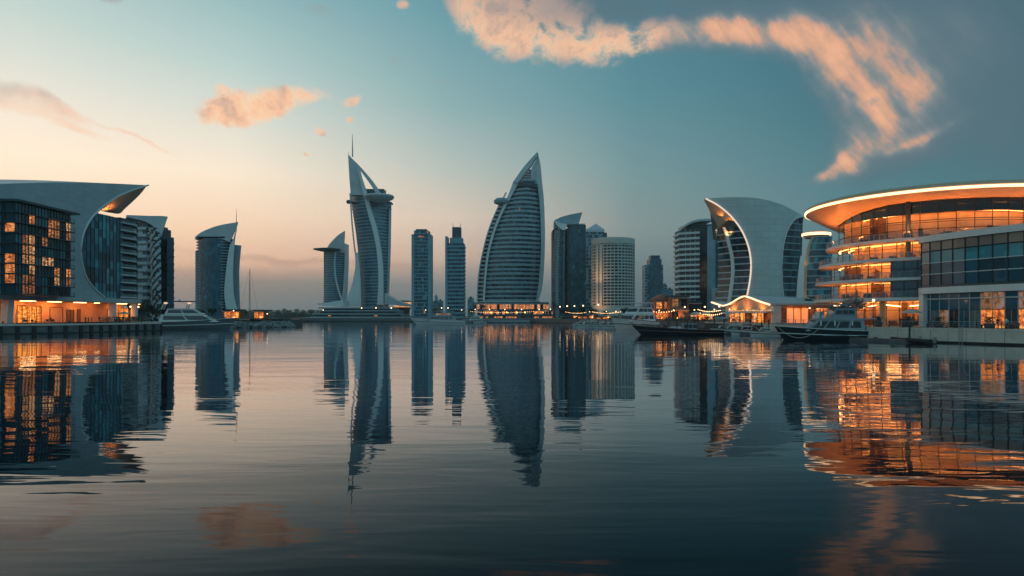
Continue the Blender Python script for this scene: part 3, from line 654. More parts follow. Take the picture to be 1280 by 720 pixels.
    for px, w in ((-30, 900), (35, 1500), (68, 1700), (100, 700), (121, 700), (152, 1000), (172, 300)):
        y = VPlane((-129, 100), (-129, 300)).at(px, 380).y; m = MB(); L = 0.5 if px in (121, 172) else 2.2
        m.box(-129.6, -128.4, y - L, y + L, zbot - 0.42, zbot - 0.27); o = m.build('ceiling_lamp', ['lamp_bulb'], rt)
        lamp('lamp_light', (-126.4, y, zbot - 0.6), w * 1.5, (1.0, 0.22, 0.03), 0.5, rt, (-0.8, 0, -0.6), 140)
    lamp('prow_light', tuple(LP.at(154, 272) + Vector((-5.0, 0, 0))), 6000, (1.0, 0.36, 0.12), 0.4, rt, (0.1, .1, 1), 130)
build_swoosh()

def build_tower_behind_swoosh():
    Y = 285.0; rt = thing('wing_roof_tower', 'pale apartment tower with flared wing roof just behind the swoosh building', 'tower', (X_(190, Y), Y, GZ))
    x = lambda px: X_(px, Y); z = lambda py: Z_(py, Y)
    fp = [(x(160), Y), (x(186), Y - 1), (x(186), Y + 16), (x(160), Y + 16)]
    block(rt, fp, GZ, z(279), 2.9, 2.2, ['glass_dark', 'glass_mid', 'pale_cladding'], (4, 3, 2), 'pale_cladding', 1.2, 0.7, 21)
    # dark slot and the pierced pale screen that curves outward at the top
    m = MB(); m.box(x(186), x(193), Y + 1, Y + 14, GZ, z(283)); m.build('recess', ['glass_dark'], rt)
    L = prof([(191, 395), (191, 350), (190, 310), (187, 290), (178, 280)], Y); Rr = prof([(205, 395), (205, 350), (204.5, 310), (206, 292), (214, 272)], Y)
    S = lambda u, zz: Vector((L(zz) + (Rr(zz) - L(zz)) * u, Y - 2.2 - 1.5 * math.sin(u * 3.1), zz))
    m = MB(); us = lsp(0, 1, 11); zs = lsp(GZ, z(286), 62); rng = random.Random(4)
    grid(m, S, us, zs, lambda i, j: 0 if (i * 7 + j * 3) % 5 in (0, 2) or rng.random() < .25 else 1); m.build('pierced_screen', ['glass_black', 'pale_cladding'], rt)
    a = [Vector((q[0], Y - 3, q[1])) for q in [(x(p), z(r)) for p, r in ((163, 270), (190, 271), (205, 271.2), (214.5, 272))]]
    b = [Vector((q[0], Y - 3, q[1])) for q in [(x(p), z(r)) for p, r in ((163, 272.5), (186, 278), (200, 287), (206.5, 296))]]
    m = MB(); m.ribbon(crom(a, 6), crom(b, 6), (-8, 13, 0)); m.build('wing_roof', ['pale_cladding'], rt, smooth=True)
    block(rt, [(x(206), Y + 2), (x(213), Y + 3), (x(213) - 8, Y + 16), (x(206) - 8, Y + 17)], GZ, z(296), 3.0, 2.0, ['glass_dark', 'glass_mid'], (3, 1), 'dark_cladding', 0.9, 0.15, 23, name='side_slab')
build_tower_behind_swoosh()

def build_sail_top_tower():
    Y = 440.0; rt = thing('sail_top_tower', 'blue glass tower with slanted sail roof and white side fin left of the sailboat mast', 'tower', (X_(272, Y), Y, GZ))
    x = lambda px: X_(px, Y); z = lambda py: Z_(py, Y); zt = z(299)
    xl, xr = x(247), x(291)
    S = lambda u, zz: Vector((xl + (xr - xl) * u, Y - 7 * math.sin(math.pi * u) ** 0.8, zz))
    us = lsp(0, 1, 16); nf = 28; zs = lsp(GZ, zt, nf); m = MB(); pk = picker((5, 8, .3), 9)
    grid(m, S, us, zs, lambda i, j: 3 if i in (0, 1, 13, 14) else pk(i, j)); m.flat([(xl, Y), (xr, Y), (xr - 9.5, Y + 22), (xl - 9, Y + 22)], GZ, zt)
    m.build('curtain_wall', ['glass_dark', 'glass_mid', 'glass_teal', 'glass_black'], rt)
    for zz in zs[1:]:
        m = MB(); strip(m, S, us[0:4], zz - 0.6, zz, 1.0); m.build('floor_band', ['teal_band'], rt); m = MB(); strip(m, S, us[12:], zz - 0.6, zz, 1.2); m.build('floor_band', ['teal_band'], rt)
    m = MB(); m.flat([(x(245), Y - 1), (x(249), Y - 1), (x(249) - 8, Y + 18), (x(245) - 7.6, Y + 18)], GZ, z(314)); m.build('side_slab', ['grey_band'], rt)
    m = MB(); m.flat([(x(252), Y - 6), (x(286), Y - 6), (x(286) - 8, Y + 14), (x(252) - 7, Y + 14)], zt, z(297)); m.build('parapet', ['dark_cladding'], rt)
    a = crom([Vector((x(p), Y - 6, z(r))) for p, r in ((249, 297.5), (257, 291.5), (270, 286), (282, 282.5), (302.5, 279))], 6)
    b = crom([Vector((x(p), Y - 6, z(r))) for p, r in ((249, 298.8), (257, 299), (270, 299), (282, 300), (292, 304))], 6)
    m = MB(); m.ribbon(a, b, (-5.4, 13, 0)); m.build('sail_roof', ['pale_cladding'], rt, smooth=True)
    a = crom([Vector((x(p), Y - 7, z(r))) for p, r in ((302.5, 279), (297, 300), (292, 312), (287.5, 345), (286, 368), (288.5, 387))], 6)
    b = crom([Vector((x(p), Y - 7, z(r))) for p, r in ((302.8, 279.5), (299.5, 300), (297.5, 325), (297, 350), (298.5, 372), (303, 388))], 6)
    m = MB(); m.ribbon(a, b, (-2, 5, 0)); m.build('side_fin', ['white_paint'], rt, smooth=True)
    a = crom([Vector((x(p), Y - 1, z(r))) for p, r in ((293, 306), (290, 340), (292, 386))], 6); b = crom([Vector((x(p), Y - 1, z(r))) for p, r in ((302.5, 307), (300, 340), (301, 387))], 6)
    m = MB(); m.ribbon(a, b, (-5, 12, 0)); m.build('rear_fin', ['grey_band'], rt)
    m = MB(); m.tube([(x(298.6), Y - 4, z(290)), (x(298.6), Y - 4, z(262))], [0.35, 0.1], 6); m.build('spire', ['steel'], rt)
build_sail_top_tower()
# ------------------------------------------------------------------ towers across the water
def c4(pts): return [(360 + x / 2.77, 160 + y / 2.77) for x, y in pts]     # measured on enlargements of the photo
def c3(pts): return [(570 + x / 3.0, 180 + y / 3.0) for x, y in pts]
def c5(pts): return [(780 + x / 3.6, 230 + y / 3.6) for x, y in pts]
def line(pts, Y, n=6): return crom([Vector((X_(a, Y), Y, Z_(b, Y))) for a, b in pts], n)
def mirror_band(m, a, b, Y, d): m.ribbon(a, b, (0, d, 0))

def build_spire_sail_tower():
    Y = 640.0; rt = thing('spire_sail_tower', 'tall sail-shaped tower with open arch top, tall spire and round sky deck', 'tower', (X_(462, Y), Y, GZ))
    zb = Z_(388, Y)
    mastL = line(c4([(208, 92), (210, 130), (213, 180), (217, 232)]), Y - 6)
    mastR = line(c4([(209, 92), (243, 142), (254, 185), (264, 232)]), Y - 6)
    m = MB(); m.ribbon(mastL, mastR, (0, 8, 0))
    m.build('mast_blade', ['pale_cladding'], rt, smooth=True)
    a = line(c4([(208, 92), (248, 132), (285, 175), (312, 212), (333, 240)]), Y - 5); b = line(c4([(243, 142), (258, 158), (280, 188), (296, 212), (308, 232)]), Y - 5)
    m = MB(); m.ribbon(a, b, (0, 7, 0)); m.build('arch', ['pale_cladding'], rt, smooth=True)
    # two glazed wings, storey by storey
    Lx = prof(c4([(217, 220), (221, 270), (232, 340), (242, 420), (249, 500), (250, 560), (251, 625)]), Y + 10)
    Cx = prof(c4([(258, 200), (266, 235), (280, 290), (298, 350), (312, 420), (319, 490), (320, 560), (318, 625)]), Y)
    Rx = prof(c4([(352, 275), (351, 330), (350, 400), (348, 470), (345, 540), (342, 625)]), Y)
    S1 = lambda u, z: Vector((Lx(z) + (Cx(z) - Lx(z)) * u, Y + 10 - 15 * u - 2 * math.sin(u * 3.1), z))
    S2 = lambda u, z: Vector((Cx(z) + (Rx(z) - Cx(z)) * u, Y - 5 + 14 * u - 3 * math.sin(u * 3.1), z))
    t1, t2 = Z_(160 + 222 / 2.77, Y), Z_(160 + 256 / 2.77, Y)
    for S, zt, nm, n in ((S1, t1, 'left_wing', 36), (S2, t2, 'right_wing', 33)):
        zs = lsp(zb, zt, n); us = lsp(0, 1, 9); m = MB(); grid(m, S, us, zs, picker((4, 4, 1), n))
        body = m.build('glass_wing', ['glass_dark', 'glass_mid', 'glass_pale'], rt)
        for z in zs[:-1]: m = MB(); strip(m, S, us, z, z + 1.1, 0.4); m.build('floor_band', ['teal_band'], rt)
    m = MB(); m.ribbon([S2(u, t2) for u in lsp(0, 1, 6)], [S2(u, t2) + Vector((0, 0, 7 - 5.5 * u)) for u in lsp(0, 1, 6)], (0, 10, 0)); m.build('top_storey', ['dark_cladding'], rt)
    m = MB(); pl = [S1(u, zb) for u in lsp(0, 1, 4)] + [S2(u, zb) for u in lsp(0, 1, 4)][1:]
    back = Vector((X_(466, Y), Y + 34, 0))
    for z0, z1 in zip(lsp(zb, t2, 8), lsp(zb, t2, 8)[1:]):
        l0, l1, r0, r1 = S1(0, z0), S1(0, z1), S2(1, z0), S2(1, z1)
        m.face([l0, l1, (back.x, back.y, z1), (back.x, back.y, z0)]); m.face([r0, r1, (back.x, back.y, z1), (back.x, back.y, z0)])
    m.build('rear_wall', ['pale_cladding'], rt)
    # ribs
    a = line(c4([(240, 142), (254, 200), (262, 235), (275, 290), (292, 350), (306, 420), (312, 490), (312, 560), (308, 612)]), Y - 9)
    b = line(c4([(244, 142), (266, 205), (276, 238), (290, 290), (308, 350), (321, 420), (328, 490), (329, 560), (328, 612)]), Y - 9)
    m = MB(); m.ribbon(a, b, (0, 4, 0)); m.build('main_rib', ['white_paint'], rt, smooth=True)
    a = line(c4([(212.5, 225), (214.5, 262), (219, 330), (226, 400), (231, 440)]), Y - 3); b = line(c4([(217, 225), (218, 262), (223, 330), (230, 400), (236, 440)]), Y - 3)
    m = MB(); m.ribbon(a, b, (0, 2, 0)); m.build('outer_strut', ['white_paint'], rt)
    a = line(c4([(231, 432), (233, 475), (224, 530), (208, 580), (188, 618)]), Y - 5); b = line(c4([(242, 432), (247, 475), (251, 530), (252, 580), (254, 618)]), Y - 5)
    m = MB(); m.ribbon(a, b, (0, 9, 0)); m.build('base_fin', ['white_paint'], rt, smooth=True)
    a = line(c4([(349, 275), (348, 350), (346, 450), (342, 560), (338, 600)]), Y + 4); b = line(c4([(353, 278), (353, 350), (351, 450), (347, 560), (348, 600)]), Y + 4)
    m = MB(); m.ribbon(a, b, (0, 4, 0)); m.build('edge_rib', ['pale_cladding'], rt)
    # sky deck disc and the small knob on the far side
    k = Y / F / 2.77; cx, cz = X_(360 + 322 / 2.77, Y), Z_(160 + 244 / 2.77, Y)
    m = MB(); m.lathe((cx, Y - 8), [(0, cz + 8 * k * .8), (30 * k, cz + 9 * k), (48 * k, cz + 5 * k), (51 * k, cz), (46 * k, cz - 7 * k), (20 * k, cz - 18 * k), (0, cz - 22 * k)], 36); m.build('sky_deck', ['pale_cladding'], rt, smooth=True)
    kx, kz = X_(360 + 212 / 2.77, Y), Z_(160 + 257 / 2.77, Y); m = MB(); m.tube([(kx, Y, kz), (kx + 22 * k, Y + 8, kz)], 5 * k, 8); m.sphere((kx, Y - 2, kz), 9 * k, 14, 0, (1, 1, .8)); m.build('side_pod', ['dark_cladding'], rt, smooth=True)
    m = MB(); cx2 = X_(360 + 290 / 2.77, Y); zz = Z_(160 + 232 / 2.77, Y); m.box(cx2 - 8, cx2 + 12, Y - 4, Y + 8, zz - 4, zz + 5); m.build('deck_neck', ['dark_cladding'], rt)
    m = MB(); p0 = P(360 + 223.5 / 2.77, 196, Y); p1 = P(360 + 223 / 2.77, 167, Y); m.tube([p0, p0.lerp(p1, .5), p1], [0.7, 0.5, 0.12], 6); m.build('spire', ['steel'], rt)
    m = MB(); p0 = P(360 + 209 / 2.77, 196, Y); m.tube([p0, p0 + Vector((0, 0, 5))], [.25, .1], 5); m.build('lightning_rod', ['steel'], rt)
    m = MB(); p0 = P(360 + 338 / 2.77, 160 + 238 / 2.77, Y - 8); m.tube([p0, p0 + Vector((0, 0, 6.5))], [.3, .1], 5); m.build('deck_mast', ['steel'], rt)
build_spire_sail_tower()

def build_small_sail_tower():
    Y = 690.0; rt = thing('small_sail_tower', 'small sail tower with thin disc jutting left below its curved tip', 'tower', (X_(417, Y), Y, GZ))
    zb = Z_(382, Y); zt = Z_(160 + 428 / 2.77, Y)
    Lx = prof(c4([(128, 428), (127, 500), (125, 560), (123, 610)]), Y); Rx = prof(c4([(198, 428), (197, 500), (193, 560), (190, 610)]), Y)
    S = lambda u, z: Vector((Lx(z) + (Rx(z) - Lx(z)) * u, Y - 6 * math.sin(math.pi * u), z))
    zs = lsp(zb, zt, 24); us = lsp(0, 1, 9); m = MB(); grid(m, S, us, zs, picker((3, 5, 1), 4)); m.flat([(Lx(zb), Y + 1), (Rx(zb), Y + 1), (Rx(zb), Y + 18), (Lx(zb), Y + 18)], zb, zt); m.build('curtain_wall', ['glass_dark', 'glass_mid', 'glass_pale'], rt)
    for z in zs[:-1]: m = MB(); strip(m, S, us, z, z + 1.1, 0.3); m.build('floor_band', ['teal_band'], rt)
    a = line(c4([(198, 355), (172, 372), (150, 394), (134, 416), (127, 432)]), Y - 4); b = line(c4([(198, 356), (197, 380), (196, 400), (197, 418), (197, 432)]), Y - 4)
    m = MB(); m.ribbon(a, b, (-3, 10, 0)); m.build('sail_tip', ['pale_cladding'], rt, smooth=True)
    a = line(c4([(163, 428), (159, 470), (162, 520), (174, 570), (188, 605)]), Y - 7.5); b = line(c4([(166, 428), (163, 470), (167, 520), (180, 570), (193, 605)]), Y - 7.5)
    m = MB(); m.ribbon(a, b, (0, 2, 0)); m.build('front_rib', ['white_paint'], rt)
    a = line(c4([(195, 400), (196, 470), (190, 560), (184, 610)]), Y - 3); b = line(c4([(199, 400), (199, 470), (195, 560), (192, 610)]), Y - 3)
    m = MB(); m.ribbon(a, b, (0, 14, 0)); m.build('edge_rib', ['white_paint'], rt)
    k = Y / F / 2.77; cx, cz = X_(360 + 140 / 2.77, Y), Z_(160 + 423 / 2.77, Y)
    m = MB(); m.lathe((cx, Y - 5), [(0, cz + 5 * k), (30 * k, cz + 4.5 * k), (47 * k, cz + 2 * k), (47 * k, cz), (20 * k, cz - 6 * k), (0, cz - 7 * k)], 32); m.build('sky_deck', ['dark_cladding'], rt, smooth=True)
build_small_sail_tower()

def build_tiered_podium():
    Y = 610.0; rt = thing('tiered_podium', 'low tiered terrace building spreading below the two left sail towers', 'podium', (X_(445, Y), Y - 20, GZ))
    for k, (p0, p1, r0, r1, d) in enumerate(((388, 512, 400.5, 396, 0), (390, 506, 396, 392, 4), (394, 500, 392, 388, 8), (398, 492, 388, 384.5, 13))):
        z0, z1 = Z_(r0, Y - 25 + d), Z_(r1, Y - 25 + d); xa, xb = X_(p0, Y - 25 + d), X_(p1, Y - 25 + d); y = Y - 25 + d
        m = MB(); m.flat([(xa + 4, y + 1), (xb - 4, y + 1), (xb, y + 30), (xa, y + 30)], max(z0, GZ), z1 - .7)
        m.build('storey_wall', ['glass_dark'], rt)
        arc = lambda t: Vector((xa + (xb - xa) * t, y - 4 * math.sin(math.pi * t), z1 - .8))
        m = MB(); m.ribbon([arc(t) for t in lsp(0, 1, 16)], [arc(t) + Vector((0, 30, 0)) for t in lsp(0, 1, 16)], (0, 0, 1.0)); m.build('terrace_slab', ['grey_band'], rt)
        for i in range(0, 8):
            if (i * 3 + k) % 4 == 0 and k < 2:
                t = (i + .5) / 8; q = arc(t); m = MB(); m.box(q.x - 1.2, q.x + 1.2, q.y + 2.6, q.y + 2.9 + 4 * math.sin(math.pi * t), z0 + .5, z1 - 1.4); m.build('lit_opening', ['lit_window_far'], rt)
    a = line(c4([(95, 607), (120, 606), (160, 600), (190, 596)]), Y - 2); b = line(c4([(110, 614), (130, 616), (160, 618), (192, 618)]), Y - 2)
    m = MB(); m.ribbon(a, b, (0, 20, 0)); m.build('swept_canopy', ['white_paint'], rt, smooth=True)
    a = line(c4([(335, 572), (360, 588), (390, 602), (425, 612)]), Y - 2); b = line(c4([(335, 610), (360, 612), (390, 616), (425, 618)]), Y - 2)
    m = MB(); m.ribbon(a, b, (0, 20, 0)); m.build('swept_canopy', ['pale_cladding'], rt, smooth=True)
    for i in range(9):
        q = P(496 - i * 11.5 + (i % 3) * 2, 393.2, Y - 32)
build_tiered_podium()
def build_glow_pavilion():
    Y = 640.0; rt = thing('round_pavilion', 'low round pavilion with a bright glowing band behind the tiered podium', 'pavilion', (X_(502, Y), Y, GZ)); cx = X_(502, Y); k = Y / F
    m = MB(); m.lathe((cx, Y + 6), [(8 * k, GZ), (9 * k, Z_(388, Y)), (11 * k, Z_(384, Y))], 32); m.build('wall', ['dark_cladding'], rt)
    m = MB(); m.lathe((cx, Y + 6), [(10 * k, Z_(383.8, Y)), (12.2 * k, Z_(377.6, Y))], 32); m.build('lit_band', ['lit_amber'], rt)
    m = MB(); m.lathe((cx, Y + 6), [(12.6 * k, Z_(377.4, Y)), (13 * k, Z_(376.6, Y)), (8 * k, Z_(375.4, Y)), (0, Z_(375, Y))], 32); m.build('roof', ['dark_cladding'], rt)
build_glow_pavilion()

def build_slab_towers():
    Y = 560.0; rt = thing('slab_tower', 'square dark tower with a small block crown and pale side piers', 'tower', (X_(526, Y), Y, GZ)); x = lambda p: X_(p, Y); z = lambda r: Z_(r, Y)
    block(rt, [(x(517.5), Y), (x(535.5), Y), (x(535.5), Y + 14), (x(517.5), Y + 14)], GZ, z(288), 3.0, 1.3, ['glass_dark', 'glass_mid', 'glass_black', 'teal_band', 'lit_room_dim'], (4, 3, 2, 1, .05), 'teal_band', 0.7, 0.2, 31)
    for a, b in ((514.5, 518), (535, 539)):
        m = MB(); m.box(x(a), x(b), Y - .8, Y + 13, GZ, z(293)); m.build('side_pier', ['teal_band'], rt)
    m = MB(); m.box(x(519.5), x(533), Y + 2, Y + 12, z(288), z(286)); m.build('crown', ['dark_cladding'], rt)
    m = MB(); m.box(x(523), x(530), Y - .4, Y, z(296.5), z(294.8)); m.build('sign_panel', ['lit_room_dim'], rt)
    rt = thing('twin_mast_tower', 'banded dark tower with stepped crown and two thin masts', 'tower', (X_(569, Y), Y, GZ))
    block(rt, [(x(558.5), Y), (x(580), Y), (x(580), Y + 15), (x(558.5), Y + 15)], GZ, z(304), 3.2, 2.4, ['glass_dark', 'glass_black', 'glass_mid'], (4, 3, 2), 'teal_band', 1.3, 0.5, 33)
    m = MB(); m.box(x(556.6), x(559.4), Y - 1, Y + 13, GZ, z(295.5)); m.build('side_pier', ['teal_band'], rt)
    m = MB(); m.box(x(562), x(578), Y + 1, Y + 13, z(304), z(297)); m.build('upper_block', ['teal_band'], rt)
    block(rt, [(x(565), Y + 2), (x(575.5), Y + 2), (x(575.5), Y + 12), (x(565), Y + 12)], z(297), z(283.5), 3.0, 1.5, ['glass_dark', 'glass_mid'], (2, 1), 'dark_cladding', .6, .15, 34, name='crown_block')
    for a, b in ((565.6, 277.5), (575, 277.5)):
        m = MB(); m.tube([(x(a), Y + 4, z(283.5)), (x(a), Y + 4, z(b))], [.3, .12], 6); m.build('mast', ['steel'], rt)
build_slab_towers()

def build_grand_sail():
    Y = 565.0; rt = thing('grand_sail_tower', 'largest sail-shaped tower, pointed top with slatted opening and many pale floor bands', 'tower', (X_(640, Y), Y, GZ))
    zb = Z_(377, Y); zt = Z_(180 + 146 / 3, Y)
    Lx = prof(c3([(238, 142), (206, 195), (176, 250), (150, 310), (131, 370), (118, 430), (110, 500), (106, 560), (105, 592)]), Y)
    Rx = prof(c3([(304, 142), (312, 200), (317, 270), (319, 340), (319, 400), (315, 470), (310, 530), (304, 592)]), Y)
    S = lambda u, z: Vector((Lx(z) + (Rx(z) - Lx(z)) * u, Y - 9 * math.sin(math.pi * u), z))
    zs = lsp(zb, zt, 27); us = lsp(0, 1, 24); m = MB(); pk = picker((30, 26, 10, .3, 3), 6); grid(m, S, us, [q for z0, z1 in zip(zs, zs[1:]) for q in (z0, (z0 + z1) / 2)] + [zs[-1]], lambda i, j: pk(i, j))
    m.build('curtain_wall', ['glass_dark', 'glass_black', 'glass_mid', 'lit_room_dim', 'glass_pale'], rt)
    for j, z in enumerate(zs): m = MB(); strip(m, S, us, z - 0.1, z + (1.55 if j % 2 else 1.9), 0.8); m.build('floor_band', ['grey_band'], rt)
    # back of the hull
    ap = (X_(655, Y), Y + 32)
    m = MB()
    for z0, z1 in zip(lsp(zb, zt, 10), lsp(zb, zt, 10)[1:]):
        m.face([S(0, z0), S(0, z1), (ap[0], ap[1], z1), (ap[0], ap[1], z0)]); m.face([S(1, z0), S(1, z1), (ap[0], ap[1], z1), (ap[0], ap[1], z0)])
    m.build('rear_wall', ['grey_band'], rt)
    a = line(c3([(304, 30), (309, 60), (301, 92), (303, 142), (312, 200), (317, 270), (319, 340), (319, 400), (315, 470), (309, 530), (300, 592)]), Y - 5)
    b = line(c3([(304.5, 30), (314, 62), (319, 95), (323, 142), (329, 200), (332.5, 270), (334, 340), (333, 400), (330, 470), (323, 540), (308, 592)]), Y - 5)
    m = MB(); m.ribbon(a, b, (0, 9, 0)); m.build('right_blade', ['pale_cladding'], rt, smooth=True)
    a = line(c3([(304, 30), (278, 58), (252, 88), (232, 116), (214, 142)]), Y - 5); b = line(c3([(305, 44), (283, 78), (262, 104), (245, 128), (233, 148)]), Y - 5)
    m = MB(); m.ribbon(a, b, (0, 9, 0)); m.build('upper_arch', ['pale_cladding'], rt, smooth=True)
    a = line(c3([(304, 34), (299, 62), (284, 88), (281, 120), (281, 150)]), Y - 4); b = line(c3([(309, 34), (309, 62), (303, 92), (303, 120), (304, 150)]), Y - 4)
    m = MB(); m.ribbon(a, b, (0, 8, 0)); m.build('top_panel', ['pale_cladding'], rt)
    for k in range(6):
        r = 180 + (97 + 8.5 * k) / 3; p0 = 570 + (272 - 8 * k) / 3; m = MB(); q = P(p0, r, Y - 1); m.box(q.x, X_(570 + 282 / 3, Y), Y - 1, Y + 5, q.z - .4, q.z + .4); m.build('slat', ['white_paint'], rt)
    m = MB(); m.slab(line(c3([(233, 140), (306, 150)]), Y - 10, 4), line(c3([(233, 155), (306, 162)]), Y - 10, 4), (0, 12, 0)); m.build('top_storey', ['dark_cladding'], rt)
    # rib and the ladder of balconies down the left edge
    a = line(c3([(214, 142), (196, 190), (168, 250), (143, 310), (125, 370), (113, 430), (106, 500), (102, 560), (101, 592)]), Y - 4)
    b = line(c3([(238, 142), (210, 192), (179, 250), (153, 310), (134, 370), (121, 430), (113, 500), (109, 560), (107, 592)]), Y - 4)
    m = MB(); m.ribbon(a, b, (0, 5, 0)); m.build('left_rib', ['white_paint'], rt, smooth=True)
    Ox = prof(c3([(196, 170), (172, 215), (148, 262), (122, 330), (104, 400), (90, 470), (83, 540), (82, 592)]), Y); Ix = prof(c3([(200, 180), (168, 250), (143, 310), (125, 370), (113, 430), (106, 500), (102, 560), (101, 592)]), Y)
    a = [Vector((Ox(z), Y + 2, z)) for z in lsp(zb, Z_(250, Y), 24)]; b = [Vector((Ix(z) + .5, Y - 1, z)) for z in lsp(zb, Z_(250, Y), 24)]
    m = MB(); m.ribbon(a, b, (0, 10, 0)); m.build('side_wall', ['glass_black'], rt)
    for j in range(24):
        z = zb + (Z_(252, Y) - zb) * (j + .5) / 24; m = MB(); xa, xb = Ox(z) - .6, Ix(z); m.hexa([(xa, Y + .8, z), (xb, Y - 3, z), (xb, Y + 4, z), (xa, Y + 6, z), (xa, Y + .8, z + 1.3), (xb, Y - 3, z + 1.3), (xb, Y + 4, z + 1.3), (xa, Y + 6, z + 1.3)]); m.build('balcony', ['pale_cladding'], rt)
    a = [Vector((Ox(z) - 1.1, Y + 1, z)) for z in lsp(zb, Z_(240, Y), 20)]; b = [p + Vector((1.0, 0, 0)) for p in a]
    m = MB(); m.ribbon(a, b, (0, 4, 0)); m.build('outer_rib', ['white_paint'], rt)
    q = P(570 + 163 / 3, 180 + 217 / 3, Y); k = Y / F / 3
    m = MB(); m.lathe((q.x + 8 * k, Y - 1), [(0, q.z + 14 * k), (20 * k, q.z + 12 * k), (30 * k, q.z + 3 * k), (28 * k, q.z - 6 * k), (12 * k, q.z - 13 * k), (0, q.z - 14 * k)], 24); m.build('sky_deck', ['grey_band'], rt, smooth=True)
    m = MB(); p0 = P(671.2, 191.5, Y); m.tube([p0, p0 + Vector((-.3, 0, 1.6))], [.35, .1], 5); m.build('finial', ['steel'], rt)
    m = MB(); xa, xb = X_(597, Y), X_(675, Y); m.flat([(xa, Y + 2), (xa + 6, Y - 9), (xb - 8, Y - 11), (xb, Y), (xb, Y + 30), (xa, Y + 30)], Z_(379, Y), zb + .4); m.build('base_slab', ['pale_cladding'], rt)
build_grand_sail()
def build_lit_podium():
    Y = 540.0; rt = thing('lit_terrace_podium', 'low orange-lit terrace podium under the largest sail tower', 'podium', (X_(645, Y), Y - 10, GZ))
    lev = [(402, 394.5, 600, 692, 0), (394.5, 388, 597, 697, 3), (388, 379.5, 592, 686, 8)]
    for k, (r0, r1, p0, p1, d) in enumerate(lev):
        y = Y - 20 + d; z0, z1 = max(GZ, Z_(r0, y)), Z_(r1, y); xa, xb = X_(p0, y), X_(p1, y)
        arc = lambda t, o=0: Vector((xa + (xb - xa) * t, y - 6 * math.sin(math.pi * t) + o, 0))
        ts = lsp(0, 1, 26)
        for i, (t0, t1) in enumerate(zip(ts, ts[1:])):
            a, b = arc(t0, 3), arc(t1, 3); m = MB(); m.face([(a.x + .2, a.y, z0), (b.x - .2, b.y, z0), (b.x - .2, b.y, z1 - .6), (a.x + .2, a.y, z1 - .6)])
            rr = random.Random(k * 50 + i).random(); cold = (k == 0 and 12 < i < 18) or rr < (.25 if k == 0 else .16 if k == 2 else .5)
            m.build('terrace_bay', ['glass_black' if cold else ('lit_terrace' if rr > .45 else 'lit_market')], rt)
        m = MB(); m.ribbon([arc(t) + Vector((0, 0, z1 - .7)) for t in ts], [arc(t, 18) + Vector((0, 0, z1 - .7)) for t in ts], (0, 0, .75)); m.build('terrace_slab', ['dark_cladding' if k < 2 else 'grey_band'], rt)
        for t in ts[::3]:
            q = arc(t, .8); m = MB(); m.box(q.x - .25, q.x + .25, q.y - .25, q.y + .25, z0, z1 - .6); m.build('column', ['dark_metal'], rt)
        m = MB(); m.ribbon([arc(t, .2) + Vector((0, 0, z1 + .04)) for t in ts], [arc(t, .2) + Vector((0, 0, z1 + 1.0)) for t in ts], (0, .06, 0)); m.build('balustrade', ['glass_dark'], rt)
    for t in (.08, .2, .35, .5, .62, .8, .92):
        q = P(600 + 92 * t, 391, Y - 22); lamp('lamp_light', (q.x, Y - 22, GZ + 4.2), 1500, (1, .33, .08), .5, rt, (0, 1, .3), 150)
build_lit_podium()

